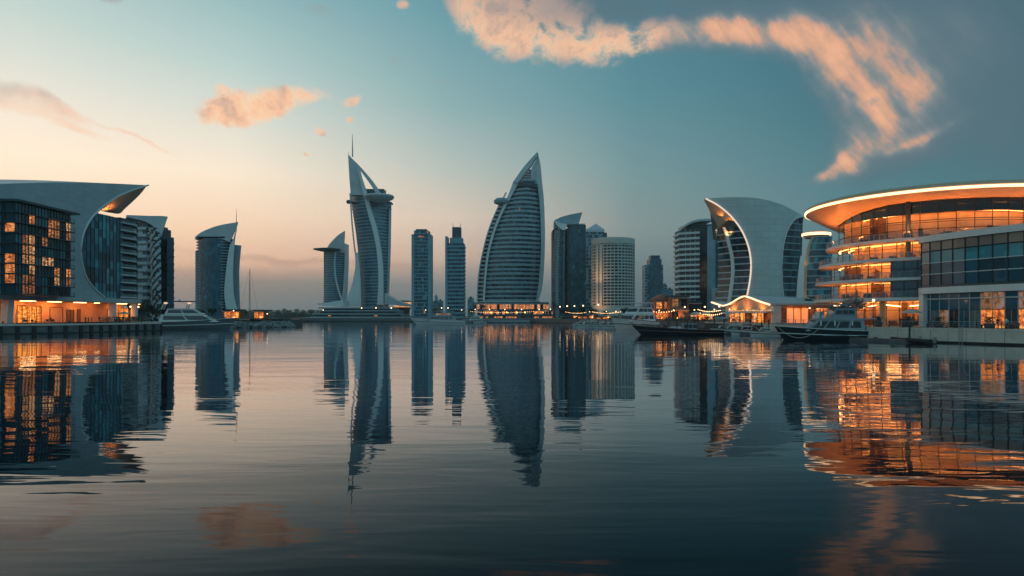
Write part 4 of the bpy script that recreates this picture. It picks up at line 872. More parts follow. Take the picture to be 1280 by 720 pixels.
def build_right_cluster():
    Y = 520.0; x = lambda p: X_(p, Y); z = lambda r: Z_(r, Y)
    rt = thing('wing_crown_tower', 'dark blue tower with upswept wing crown right of the largest sail tower', 'tower', (x(710), Y, GZ))
    Lx = prof([(693.5, 276), (692, 300), (690.5, 330), (690, 350), (690.5, 390)], Y)
    S = lambda u, zz: Vector((Lx(zz) + (x(709) - Lx(zz)) * u, Y - 5 * math.sin(math.pi * u), zz)); zs = lsp(GZ, z(286), 32); us = lsp(0, 1, 10); m = MB(); pk = picker((4, 4, 2), 3)
    grid(m, S, us, zs, lambda i, j: 3 if i in (2, 3, 7) else pk(i, j)); m.build('curtain_wall', ['glass_dark', 'glass_mid', 'glass_black', 'grey_band'], rt)
    for zz in zs[:-1]: m = MB(); strip(m, S, us, zz, zz + .5, .12); m.build('floor_band', ['dark_cladding'], rt)
    m = MB(); m.box(x(691), x(709), Y, Y + 20, GZ, z(287)); m.build('core', ['dark_cladding'], rt)
    a = line(c3([(370, 285), (400, 272), (440, 262), (474, 256)]), Y - 5); b = line(c3([(370, 318), (390, 305), (410, 302), (460, 300)]), Y - 5)
    m = MB(); m.ribbon(a, b, (0, 14, 0)); m.build('wing_crown', ['grey_band'], rt, smooth=True)
    a = line(c3([(370, 285), (395, 297), (416, 300)]), Y - 7); b = line(c3([(374, 300), (395, 320), (412, 322)]), Y - 7); m = MB(); m.ribbon(a, b, (0, 4, 0)); m.build('crown_fold', ['white_paint'], rt)
    block(rt, [(x(711), Y - 3), (x(732), Y - 2), (x(733), Y + 16), (x(711), Y + 16)], GZ, z(282), 3.1, 1.5, ['glass_mid', 'glass_dark', 'glass_teal'], (6, 3, .4), 'dark_cladding', .5, .12, 41, name='glass_shaft')
    m = MB(); m.box(x(712), x(731), Y - 3.4, Y + 12, z(282), z(280.3)); m.build('parapet', ['grey_band'], rt)
    m = MB(); m.box(x(708.6), x(711.4), Y - 4, Y + 10, GZ, z(283)); m.build('shadow_slot', ['glass_black'], rt)
    Y2 = 560.0; x2 = lambda p: X_(p, Y2); z2 = lambda r: Z_(r, Y2)
    rt = thing('hip_crown_tower', 'slim grey tower with pointed hip crown half hidden behind the round pale tower', 'tower', (x2(745), Y2, GZ))
    block(rt, [(x2(733), Y2), (x2(755), Y2), (x2(755), Y2 + 16), (x2(733), Y2 + 16)], GZ, z2(289), 3.1, 1.6, ['glass_dark', 'glass_mid', 'grey_band'], (3, 2, 3), 'grey_band', .7, .2, 43)
    cr = [(x2(732.5), Y2 - .5), (x2(755.5), Y2 - .5), (x2(755.5), Y2 + 16), (x2(732.5), Y2 + 16)]
    m = MB(); top = (x2(746), Y2 + 5, z2(278.5)); bz = z2(287)
    for k in range(4): m.face([(*cr[k], bz), (*cr[(k + 1) % 4], bz), top])
    m.flat(cr, z2(290), bz); m.build('hip_crown', ['pale_cladding'], rt)
    block(rt, [(x2(754.5), Y2 - 1), (x2(758.5), Y2 - 1), (x2(758.5), Y2 + 12), (x2(754.5), Y2 + 12)], GZ, z2(291), 3.1, 2, ['glass_dark', 'glass_mid'], (1, 1), 'dark_cladding', .6, .1, 44, name='side_shaft')
    # round pale tower
    Y3 = 470.0; x3 = lambda p: X_(p, Y3); z3 = lambda r: Z_(r, Y3); cx = x3(770.3); r = (x3(797.5) - x3(743)) / 2; cy = Y3 + r
    rt = thing('round_tower', 'round pale tower with square window grid, flat band crown and warm-lit left flank', 'tower', (cx, cy, GZ))
    m = MB(); m.lathe((cx, cy), [(r, GZ), (r, z3(305)), (r * .98, z3(304.9)), (r * .98, z3(303.6))], 48); m.build('drum_wall', ['beige_wall'], rt)
    m = MB(); m.lathe((cx, cy), [(r * .9, z3(303.6)), (r * 1.02, z3(303.5)), (r * 1.02, z3(296.8)), (r * .96, z3(296)), (0, z3(295.6))], 48); m.build('crown_band', ['beige_wall'], rt)
    nf = 20; zs = lsp(z3(383), z3(305.5), nf); rng = random.Random(8); nw = 0; rest = MB()
    for j in range(nf):
        for i in range(-8, 9):
            a0, a1 = R(i * 9.6 - 4.1), R(i * 9.6 + 4.1); rr = r + .06; m = MB(); w0, w1 = zs[j] + .8, zs[j + 1] - .15
            pts = [(cx + rr * math.sin(a), cy - rr * math.cos(a), zz) for a, zz in ((a0, w0), (a1, w0), (a1, w1), (a0, w1))]
            mt = 1 if -5 <= i <= -4 else 0
            if abs(i) < 5 and j > 8 and nw < 100:
                m.face(pts, 0); m.build('window', ['glass_black' if rng.random() < .8 else 'glass_mid'], rt); nw += 1
            else: rest.face(pts, 0)
    o = rest.build('window', ['glass_black'], rt); o['kind'] = 'stuff'
    for zz in zs[::1]:
        m = MB(); m.lathe((cx, cy), [(r, zz), (r + .25, zz), (r + .25, zz + .5), (r, zz + .5)], 48); m.build('floor_band', ['beige_wall'], rt)
    for i in (-5.4, -4.2):
        a0, a1 = R(i * 9.6 - 3.6), R(i * 9.6 + 3.6); m = MB()
        rr = r + .9; p = [(cx + rr * math.sin(a), cy - rr * math.cos(a)) for a in (a0, a1)]; q = [(cx + (r - .3) * math.sin(a), cy - (r - .3) * math.cos(a)) for a in (a1, a0)]
        m.flat(p + q, z3(383), z3(306)); m.build('lit_fin', ['beige_wall'], rt)
    for i in range(-9, 10):
        a0 = R(i * 9.6 - 4.8); m = MB(); w_ = .016; p = [(cx + rr_ * math.sin(a0 + d_), cy - rr_ * math.cos(a0 + d_)) for rr_, d_ in ((r - .1, -w_), (r + .3, -w_), (r + .3, w_), (r - .1, w_))]; m.flat(p, z3(383), z3(304.5)); m.build('pier', ['beige_wall'], rt)
    lamp('added_flank_light', (cx - r * .95 - 5, cy - r * .95 - 3, GZ + 8), 4200, (1, .5, .22), 1, rt, (.6, .5, .6), 120); lamp('added_flank_light', (cx - r * .95 - 5, cy - r * .95 - 3, GZ + 28), 3600, (1, .5, .22), 1, rt, (.6, .5, .5), 120)  # added lamps in mid-air, standing in for low sun on the left flank
build_right_cluster()

def build_far_towers():
    Y = 760.0; x = lambda p: X_(p, Y); z = lambda r: Z_(r, Y)
    rt = thing('stepped_tower', 'hazy blue stepped tower standing alone right of the round pale tower', 'tower', (x(818), Y, GZ))
    block(rt, [(x(806.5), Y), (x(829), Y), (x(829), Y + 18), (x(806.5), Y + 18)], 1, z(331), 3.4, 2.2, ['glass_mid', 'glass_dark', 'teal_band'], (3, 2, 2), 'teal_band', .8, .15, 51)
    block(rt, [(x(811.5), Y - 4), (x(826), Y - 4), (x(826), Y + 14), (x(811.5), Y + 14)], 1, z(324), 3.4, 2.2, ['glass_mid', 'glass_dark'], (3, 2), 'dark_cladding', .8, .15, 52, name='inner_shaft')
    m = MB(); m.box(x(813), x(824.5), Y - 2, Y + 10, z(324), z(319.4)); m.build('crown', ['dark_cladding'], rt)
    spec = [(829, 834, 356, 'lowest hazy block close beside the stepped tower', 'low_block'), (834, 841.5, 361.5, 'low hazy block with a flat top, second from the stepped tower', 'low_block'), (848, 853, 362, 'faint slim block just left of the banded tower', 'low_block'),
            (540, 545, 378, 'tiny hazy block between the two square towers, wider one', 'low_block'), (543.5, 546, 370, 'tiny slim hazy tower between the two square towers', 'slim_tower'), (547, 553, 376, 'tiny hazy block close to the twin-mast tower', 'low_block'), (584.5, 592, 372.5, 'small hazy block just left of the largest sail tower', 'low_block')]
    for i, (a, b, r, lb, nm) in enumerate(spec):
        Yf = 900 + 15 * i; m = thing(nm, lb, 'building', (X_((a + b) / 2, Yf), Yf, 0.5))
        block(m, [(X_(a, Yf), Yf), (X_(b, Yf), Yf), (X_(b, Yf), Yf + 14), (X_(a, Yf), Yf + 14)], .5, Z_(r, Yf), 3.6, 2.6, ['glass_mid', 'glass_dark', 'teal_band'], (3, 2, 2), 'teal_band', 1, .15, 60 + i)
        q = MB(); q.box(X_(a + (b - a) * .3, Yf), X_(a + (b - a) * .7, Yf), Yf + 2, Yf + 8, Z_(r, Yf), Z_(r, Yf) + 2.2); q.build('roof_plant', ['dark_cladding'], m)
build_far_towers()
# ------------------------------------------------------------------ right bank
def build_banded_tower():
    Y = 345.0; x = lambda p: X_(p, Y); z = lambda r: Z_(r, Y)
    rt = thing('banded_tower', 'dark apartment tower with pale balcony bands and curved cap left of the shell building', 'tower', (x(874), Y, GZ))
    a, b = (x(853), Y + 3), (x(873.5), Y - 2)
    fp = [a, b, (x(873.5), Y + 14), (x(853), Y + 16)]
    block(rt, fp, GZ, z(286), 2.75, 2.2, ['glass_black', 'glass_dark', 'glass_mid'], (4, 3, 1), 'white_paint', 1.05, .9, 71)
    m = MB(); m.box(x(873.5), x(882), Y - 2.4, Y + 13, GZ, z(284)); m.build('dark_core', ['glass_black'], rt)
    m = MB(); m.box(x(882), x(892), Y - 3, Y + 14, GZ, z(283)); m.build('side_slab', ['grey_band'], rt)
    block(rt, [(x(891), Y + 2), (x(902), Y + 4), (x(902), Y + 16), (x(891), Y + 16)], GZ, z(289), 3, 2, ['glass_dark', 'glass_mid'], (2, 1), 'dark_cladding', .6, .15, 72, name='rear_shaft')
    aa = [Vector((x(p), Y + dy, z(r))) for p, dy, r in ((855.5, -1, 284), (862, -4, 280.5), (872, -5, 278.2), (889, -4, 277.3))]
    m = MB(); m.ribbon(crom(aa, 5), [p + Vector((0, 14, 0)) for p in crom(aa, 5)], (0, 0, 1.1)); m.build('cap_roof', ['pale_cladding'], rt)
    m = MB(); m.flat([(x(857), Y), (x(888), Y - 2.5), (x(888), Y + 8), (x(857), Y + 8)], z(286), z(281)); m.build('top_storey', ['dark_cladding'], rt)
    m = MB(); m.box(x(887), x(903), Y - 8, Y + 4, GZ, z(361)); m.build('podium_block', ['pale_cladding'], rt)
    m = MB(); m.box(x(889), x(894), Y - 8.3, Y - 7.9, z(373), z(364)); m.box(x(896), x(901), Y - 8.3, Y - 7.9, z(373), z(364)); m.build('podium_window', ['glass_black'], rt)
build_banded_tower()

def build_shell_tower():
    Y = 285.0; rt = thing('shell_building', 'pale curved shell building with hooked tip glowing orange and glazed sides', 'building', (X_(945, Y), Y, GZ))
    L = lambda pts, dy=0, n=6: crom([Vector((X_(p, Y), Y + dy, Z_(r, Y))) for p, r in c5(pts)], n)
    zb = Z_(396, Y)
    xe = lambda pts: prof(c5(pts), Y)
    edge = [(368, 66), (420, 104), (470, 158), (510, 222), (535, 290), (545, 355), (543, 420), (530, 500), (512, 570)]
    rim = [(808, 146), (757, 164), (717, 215), (694, 290), (686, 380), (690, 460), (698, 520), (704, 570)]
    topc = [(368, 66), (450, 66.5), (560, 75), (660, 95), (740, 120), (808, 146)]
    # curved front: bulges toward the water in the middle, built as strips between the two rims
    Ei = interp([(v.z, v.x) for v in L(edge)]); Ri = interp([(v.z, v.x) for v in L(rim)])
    ti = interp([(v.x, v.z) for v in L(topc)])
    zs = lsp(zb, Z_(230 + 66 / 3.6, Y), 44); m = MB(); nu = 20
    def zc(xx, zz): return min(zz, ti(xx))
    ztr = L(topc)[-1].z
    def fp(u, zz):
        rx = Ri(min(zz, ztr)); ex = Ei(zz); xx = ex + (rx - ex) * u
        return Vector((xx, Y - 7 * math.sin(math.pi * min(1, max(0, (xx - X_(884, Y)) / (X_(1005, Y) - X_(884, Y))))), zz))
    for j in range(len(zs) - 1):
        for i in range(nu):
            q = [fp(i / nu, zs[j]), fp((i + 1) / nu, zs[j]), fp((i + 1) / nu, zs[j + 1]), fp(i / nu, zs[j + 1])]
            q = [Vector((p.x, p.y, min(p.z, ti(p.x)))) for p in q]
            if max(p.z for p in q) - min(p.z for p in q) > .02 and (q[3] - q[0]).length + (q[2] - q[1]).length > .02: m.face(q)
    m.build('front_shell', ['shell_panel'], rt, smooth=True)
    def bulge(p): p = p.copy(); p.y = Y - 7 * math.sin(math.pi * min(1, max(0, (p.x - X_(884, Y)) / (X_(1005, Y) - X_(884, Y))))) ; return p
    E = [bulge(p) for p in L(edge)]; Rm = [bulge(p) for p in L(rim)]; Tp = [bulge(p) for p in L(topc)]
    m = MB(); m.tube([p + Vector((0, -.25, 0)) for p in E], .34, 6); m.build('edge_strip', ['strip_light_dim'], rt)
    m = MB(); m.tube([p + Vector((0, -.2, 0)) for p in Rm], .22, 6); m.build('rim_trim', ['white_paint'], rt)
    m = MB(); m.ruled(Tp, [p + Vector((5.6, 14, -1)) for p in Tp]); m.ruled([p + Vector((5.6, 14, -1)) for p in Tp], [p + Vector((12, 30, -14)) for p in Tp]); m.build('shell_roof', ['shell_panel'], rt, smooth=True)
    # glowing underside of the hooked tip
    inner = L([(368, 66), (385, 96), (403, 135), (420, 165), (437, 195), (460, 190), (478, 178)], 3)
    ed = [bulge(p) for p in L([(368, 66), (394, 84), (420, 104), (446, 130), (462, 148), (470, 158), (480, 172)])]
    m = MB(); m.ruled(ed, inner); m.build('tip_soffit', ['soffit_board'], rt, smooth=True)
    # glazed left flank with its pale rib and rungs
    O = [(410, 150), (424, 178), (434, 215), (441, 260), (446, 320), (445, 400), (438, 480), (425, 570)]
    A = L(O, 6); Bm = L([(437, 190), (450, 205), (466, 262), (482, 330), (486, 400), (477, 480), (462, 570)], -.5); Ed = [p + Vector((.2, .8, 0)) for p in E]
    fi = lambda c: interp([(v.z, v.x) for v in c])
    oA, oB, oE = fi(A), fi(Bm), fi(Ed); z1 = Z_(230 + 196 / 3.6, Y)
    yE = interp([(v.z, v.y) for v in Ed])
    SB = lambda u, z: Vector((oA(z) + (oB(z) - oA(z)) * u, Y + 6 - 6.5 * u, z)); SE = lambda u, z: Vector((oB(z) + (oE(z) - oB(z)) * u, Y - .5 + (yE(z) - Y + .5) * u, z))
    zf = lsp(zb, z1, 14)
    m = MB(); grid(m, SB, lsp(0, 1, 4), zf, picker((3, 2), 2)); grid(m, SE, lsp(0, 1, 6), zf, picker((3, 2), 3)); g_ = m.build('side_glazing', ['glass_black', 'glass_dark'], rt)
    for z in zf[1:-1]:
        m = MB(); strip(m, SB, [0, .5, 1], z - .25, z + .2, .25); strip(m, SE, [0, .5, 1], z + .35, z + .8, .15); m.build('floor_band', ['pale_cladding'], rt)
    m = MB(); m.ribbon([SE(0, z) + Vector((-.5, -.7, 0)) for z in lsp(zb, z1, 20)], [SE(0, z) + Vector((.7, -.7, 0)) for z in lsp(zb, z1, 20)], (0, .9, 0)); m.build('flank_rib', ['white_paint'], rt)
    # glazed right flank
    Oi = fi(L([(808, 146), (803, 220), (796, 290), (786, 350), (778, 420), (773, 500), (770, 570)])); Rz = fi(Rm); Ry = interp([(v.z, v.y) for v in Rm])
    SR = lambda u, z: Vector((Rz(z) + (Oi(z) - Rz(z)) * u + .05, Ry(z) + .8 + 5 * u, z)); zr = lsp(zb, ztr - .3, 15)
    m = MB(); grid(m, SR, lsp(0, 1, 6), zr, picker((4, 3, 1), 12)); m.build('side_glazing', ['glass_black', 'glass_dark', 'glass_mid'], rt)
    for z in zr[1:-1]: m = MB(); strip(m, SR, lsp(0, 1, 3), z - .2, z + .15, .3); m.build('floor_band', ['grey_band'], rt)
    m = MB(); m.ribbon([SR(1, z) + Vector((-.9, -.4, 0)) for z in lsp(zb, ztr, 16)], [SR(1, z) + Vector((.3, -.4, 0)) for z in lsp(zb, ztr, 16)], (4.5, 18, 0)); m.build('right_wall', ['dark_cladding'], rt)
    q = P(895.5, 264, Y); lamp('tip_light', (q.x + 5, Y - 2, q.z - 11), 3000, (1, .36, .1), .4, rt, (-.3, -.1, 1), 110)
    lamp('tip_light', (q.x + 1.5, Y - 1.5, q.z - 3), 500, (1, .36, .1), .3, rt, (-.2, 0, 1), 120)
glow('strip_light_dim', (1.0, 0.72, 0.52), 0.85)
build_shell_tower()

def build_hidden_tower():
    Y = 235.0; x = lambda p: X_(p, Y); z = lambda r: Z_(r, Y)
    rt = thing('glass_tower', 'narrow curved glass tower with glowing edge peeping out behind the round lit building', 'tower', (x(1018), Y, GZ))
    Lx = prof([(1017, 294), (1011, 305), (1007, 325), (1005.5, 350), (1005, 390)], Y)
    S = lambda u, zz: Vector((Lx(zz) + (x(1040) - Lx(zz)) * u, Y - 3 * math.sin(math.pi * u), zz)); zs = lsp(GZ, z(296), 13); us = lsp(0, 1, 9)
    m = MB(); grid(m, S, us, zs, picker((3, 3, 1), 5)); m.build('curtain_wall', ['glass_dark', 'glass_mid', 'glass_teal'], rt)
    for zz in zs[1:]: m = MB(); strip(m, S, us, zz - .4, zz, .2); m.build('floor_band', ['grey_band'], rt)
    m = MB(); m.ribbon([Vector((Lx(q) - .5, Y - .8, q)) for q in lsp(GZ, z(296), 24)], [Vector((Lx(q) + .5, Y - .8, q)) for q in lsp(GZ, z(296), 24)], (.9, 1.5, 0)); m.build('edge_fin', ['soffit_board'], rt)
    cx, cy = x(1030), Y + 6; ex = [(0, z(286)), (x(1030) - x(1014), z(288)), (x(1030) - x(1013.5), z(292)), (x(1030) - x(1017), z(295.5)), (0, z(296))]
    m = MB(); m.lathe((cx, cy), ex, 40); m.build('roof_disc', ['soffit_board'], rt)
    m = MB(); m.lathe((cx, cy), [(4.55, z(289)), (4.8, z(289.3)), (4.8, z(292.2)), (4.55, z(292.5))], 40); m.build('edge_strip', ['strip_light'], rt)
    lamp('edge_light', (x(1004) - 1.0, Y - 2.6, 6), 500, (1, .4, .15), .3, rt, (.2, .3, 1), 80); lamp('edge_light', (x(1004) - .6, Y - 2.6, 20), 400, (1, .4, .15), .3, rt, (.2, .3, 1), 80)
build_hidden_tower()

def build_rotunda():
    cx, cy = 93.0, 149.0; rt = thing('round_building', 'big round terraced building with wide glowing disc roof and orange-lit floors', 'building', (cx, cy, GZ)); C = (cx, cy)
    A0, A1 = -125, 95; n = 110
    # disc roof: glowing rim, boarded soffit, shallow dome
    # the underside is a shallow bowl that dips toward the left flank
    def dip(a):
        t = min(1, max(0, (-50 - a) / 70)) if a > -180 else 1; t = t if a > -200 else 1; return t * t * (3 - 2 * t)
    m = MB(); As = lsp(-205, 155, 144)
    rr_ = lambda r, a, z: Vector((cx + r * math.sin(R(a)), cy - r * math.cos(R(a)), z))
    rings = [[rr_(26.55, a, 27.6) for a in As], [rr_(25.2, a, 27.3 - .5 * dip(a)) for a in As], [rr_(23.2, a, 27.03 - 1.4 * dip(a)) for a in As], [rr_(21.0, a, 26.85 - 2.4 * dip(a)) for a in As], [rr_(19.2, a, 26.8 - 3.0 * dip(a)) for a in As]]
    for a_, b_ in zip(rings, rings[1:]): m.ruled(a_, b_)
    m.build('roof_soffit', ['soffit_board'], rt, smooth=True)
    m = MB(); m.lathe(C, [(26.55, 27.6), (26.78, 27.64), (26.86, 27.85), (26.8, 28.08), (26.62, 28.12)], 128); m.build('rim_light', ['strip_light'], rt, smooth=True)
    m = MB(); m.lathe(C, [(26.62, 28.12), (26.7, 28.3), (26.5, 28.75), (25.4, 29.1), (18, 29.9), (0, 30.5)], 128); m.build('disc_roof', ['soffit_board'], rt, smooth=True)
    for a in range(-80, 60, 13):
        for r_, da in ((24.3, 0), (21.4, 6)):
            q = (cx + r_ * math.sin(R(a + da)), cy - r_ * math.cos(R(a + da))); m = MB(); m.lathe(q, [(0, 27.2), (.13, 27.2), (.13, 27.42)], 10); m.build('downlight', ['lamp_bulb'], rt)
    rad = lambda r, a, z: Vector((cx + r * math.sin(R(a)), cy - r * math.cos(R(a)), z))
    def slab(z, r, t, mat='white_paint', a0=A0, a1=A1, name='balcony_slab'):
        m = MB(); m.lathe(C, [(r - 9, z), (r - .3, z), (r, z + .15), (r, z + t - .05), (r - .1, z + t), (r - 9, z + t)], n, 0, a0, a1, mis=[1, 1, 0, 0, 0, 0]); return m.build(name, [mat, 'soffit_board'], rt, smooth=True)
    def rail(z, r, par, a0=A0, a1=A1, step=3.0, h=1.1):
        m = MB(); m.lathe(C, [(r - .25, z), (r - .22, z + h - .08)], n, 0, a0, a1); g_ = m.build('balustrade', ['rail_glass'], par)
        k = MB(); ks = [rad(r - .24, a, z + h) for a in lsp(a0, a1, n)]; k.tube(ks, .045, 5)
        a = a0
        while a <= a1: p = rad(r - .24, a, z); k.box(p.x - .04, p.x + .04, p.y - .04, p.y + .04, z, z + h); a += step
        k.build('handrail', ['steel'], par)
    def glazing(z0, z1, r, a0, a1, da, fn, name='glass_pane'):
        a = a0
        while a < a1 - .01:
            m = MB(); q = [rad(r, a + .12, z0), rad(r, a + da - .12, z0), rad(r, a + da - .12, z1), rad(r, a + .12, z1)]; m.face(q, 0)
            p, p2 = rad(r + .05, a, z0), rad(r + .05, a, z1); m.tube([p, p2], .09, 4, 1)
            h = z0 + (z1 - z0) * .62; m.tube([rad(r + .05, a, h), rad(r + .05, a + da, h)], .05, 4, 1)
            m.build(name, [fn(a), 'dark_metal'], rt); a += da
    rng = random.Random(77)
    warm = lambda a: 'clear_glass'
    # storeys: floor slab height, radius
    slab(18.95, 22.3, .7); slab(15.0, 23.8, .7); slab(11.1, 24.5, .7); slab(7.2, 24.7, .75)
    for z, r in ((19.65, 22.3), (15.7, 23.8), (11.8, 24.5), (7.95, 24.7)):
        par = [o for o in kids(rt) if o.name.startswith('balcony_slab')][[19.65, 15.7, 11.8, 7.95].index(z)]
        rail(z, r, par)
    glazing(15.7, 19.1, 20.4, -100, 20, 8, warm); glazing(11.8, 15.2, 21.2, -107, -51, 8, warm); glazing(7.95, 11.3, 21.4, -107, -51, 8, warm)
    # dark glazed bay between the terraces and the wing
    for z0, z1 in ((11.8, 15.1), (7.95, 11.2)):
        for a in (-51, -45.5, -40, -34.5, -29, -23.5):
            m = MB(); m.face([rad(24.0, a + .1, z0), rad(24.0, a + 5.4, z0), rad(24.0, a + 5.4, z1), rad(24.0, a + .1, z1)]); m.tube([rad(24.05, a, z0), rad(24.05, a, z1)], .1, 4, 1); m.tube([rad(24.05, a, (z0 + z1) / 2), rad(24.05, a + 5.5, (z0 + z1) / 2)], .06, 4, 1); m.build('bay_window', ['glass_mid', 'dark_metal'], rt)
    # the rooms behind the glass: inner wall, lamp coves, partitions and low furniture
    m = MB(); m.lathe(C, [(16.6, GZ), (16.6, 26.7)], n, 0, A0, A1); m.build('inner_wall', ['room_wall'], rt)
    for z1_ in (7.3, 11.2, 15.1, 19.0, 24.9):
        for r_ in (17.3, 19.3):
            m = MB(); m.lathe(C, [(r_, z1_ - .16), (r_ + .22, z1_ - .16)], n, 0, A0, A1); m.build('lamp_cove', ['amber_cove'], rt)
    m = MB(); m.lathe(C, [(16.6, 25.0), (20.1, 25.0)], n, 0, A0, A1); m.build('drum_ceiling', ['room_wall'], rt)
    for z0_, z1_, r_ in ((GZ, 7.35, 19.6), (7.95, 11.25, 20.9), (11.8, 15.15, 20.7), (15.7, 19.05, 19.9), (19.65, 24.9, 19.7)):
        a = -104 + rng.random() * 6
        while a < 40:
            d_ = rng.uniform(5, 14); w_ = rng.uniform(.5, 2.5)
            if rng.random() < .55: m = MB(); m.ribbon([rad(16.7, a, z0_), rad(r_ - .6, a, z0_)], [rad(16.7, a, z1_), rad(r_ - .6, a, z1_)], (.15, 0, 0)); m.build('partition', ['room_wall' if rng.random() < .6 else 'timber'], rt)
            m = MB(); r2 = 16.75; k_ = lsp(a + .8, a + .8 + w_ * 2, 4)
            if rng.random() < .6: m.ribbon([rad(r2, q, z0_) for q in k_], [rad(r2, q, z0_ + rng.choice((2.1, 2.3, 1.2))) for q in k_], (.03, -.03, 0)); m.build('inner_door', ['timber' if rng.random() < .6 else 'dark_cladding'], rt)
            m = MB(); f_ = rad(r_ - rng.uniform(.9, 2), a + d_ * .5, z0_); h_ = rng.uniform(.7, 1.25); m.box(f_.x - .8, f_.x + .8, f_.y - .35, f_.y + .35, z0_, z0_ + h_ * .6); m.box(f_.x - .8, f_.x + .8, f_.y + .2, f_.y + .35, z0_ + h_ * .6, z0_ + h_); m.build('sofa', ['timber' if rng.random() < .5 else 'dark_metal'], rt)
            a += d_
    # top drum under the disc roof
    def topmat(a): return 'clear_glass'
    glazing(19.65, 24.4, 18.6 + 1.6, -100, 70, 8.5, topmat, 'drum_pane')
    glazing(24.45, 26.75, 20.15, -100, 70, 8.5, lambda a: 'glass_black', 'clerestory_pane')
    for z in (21.3, 23.0, 24.4): m = MB(); m.tube([rad(20.3, a, z) for a in lsp(-105, 75, 90)], .07, 4); m.build('transom', ['dark_metal'], rt)
    for a in (-46,): m = MB(); p = rad(20.6, a, 0); m.box(p.x - .35, p.x + .35, p.y - .3, p.y + .3, 15.7, 27); m.build('pier', ['dark_cladding'], rt)
    # ground floor behind tall columns
    glazing(GZ, 7.4, 18.0 + 2.1, -100, 30, 7, lambda a: rng.choice(['clear_glass', 'lit_market', 'clear_glass']), 'shopfront_pane')
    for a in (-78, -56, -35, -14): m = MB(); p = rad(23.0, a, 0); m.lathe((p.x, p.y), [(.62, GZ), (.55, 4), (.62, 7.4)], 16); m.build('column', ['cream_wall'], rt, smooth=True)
    for i in range(9):
        a = -92 + i * 12; m = MB(); m.tube([rad(22.4, a, 6.6 - .3 * (i % 3)), rad(22.6, a + 8, 6.5 - .3 * (i % 2))], .09, 6); m.build('ceiling_lamp', ['lamp_bulb'], rt)
    # real lamps on the terraces
    for a in (-95, -70, -45, -20, 8, 36):
        q = rad(21.9, a, 20.3); lamp('terrace_light', q, 3000, (1, .27, .05), .3, rt, (.4 * math.sin(R(a)), -.4 * math.cos(R(a)), 1), 150)
    for a in (-98, -80, -62, -44): 
        for z, w in ((18.2, 260), (14.4, 300), (10.5, 300)): lamp('terrace_light', rad(23.2, a, z - 2.0), w * 1.3, (1, .30, .07), .3, rt, (-.5 * math.sin(R(a)), .5 * math.cos(R(a)), 1), 150)
    for a in (-85, -62, -40, -18): lamp('terrace_light', rad(22.6, a, 3.6), 600, (1, .30, .07), .3, rt, (-.5 * math.sin(R(a)), .5 * math.cos(R(a)), 1), 140)
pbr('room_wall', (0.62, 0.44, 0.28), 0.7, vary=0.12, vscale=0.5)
build_rotunda()

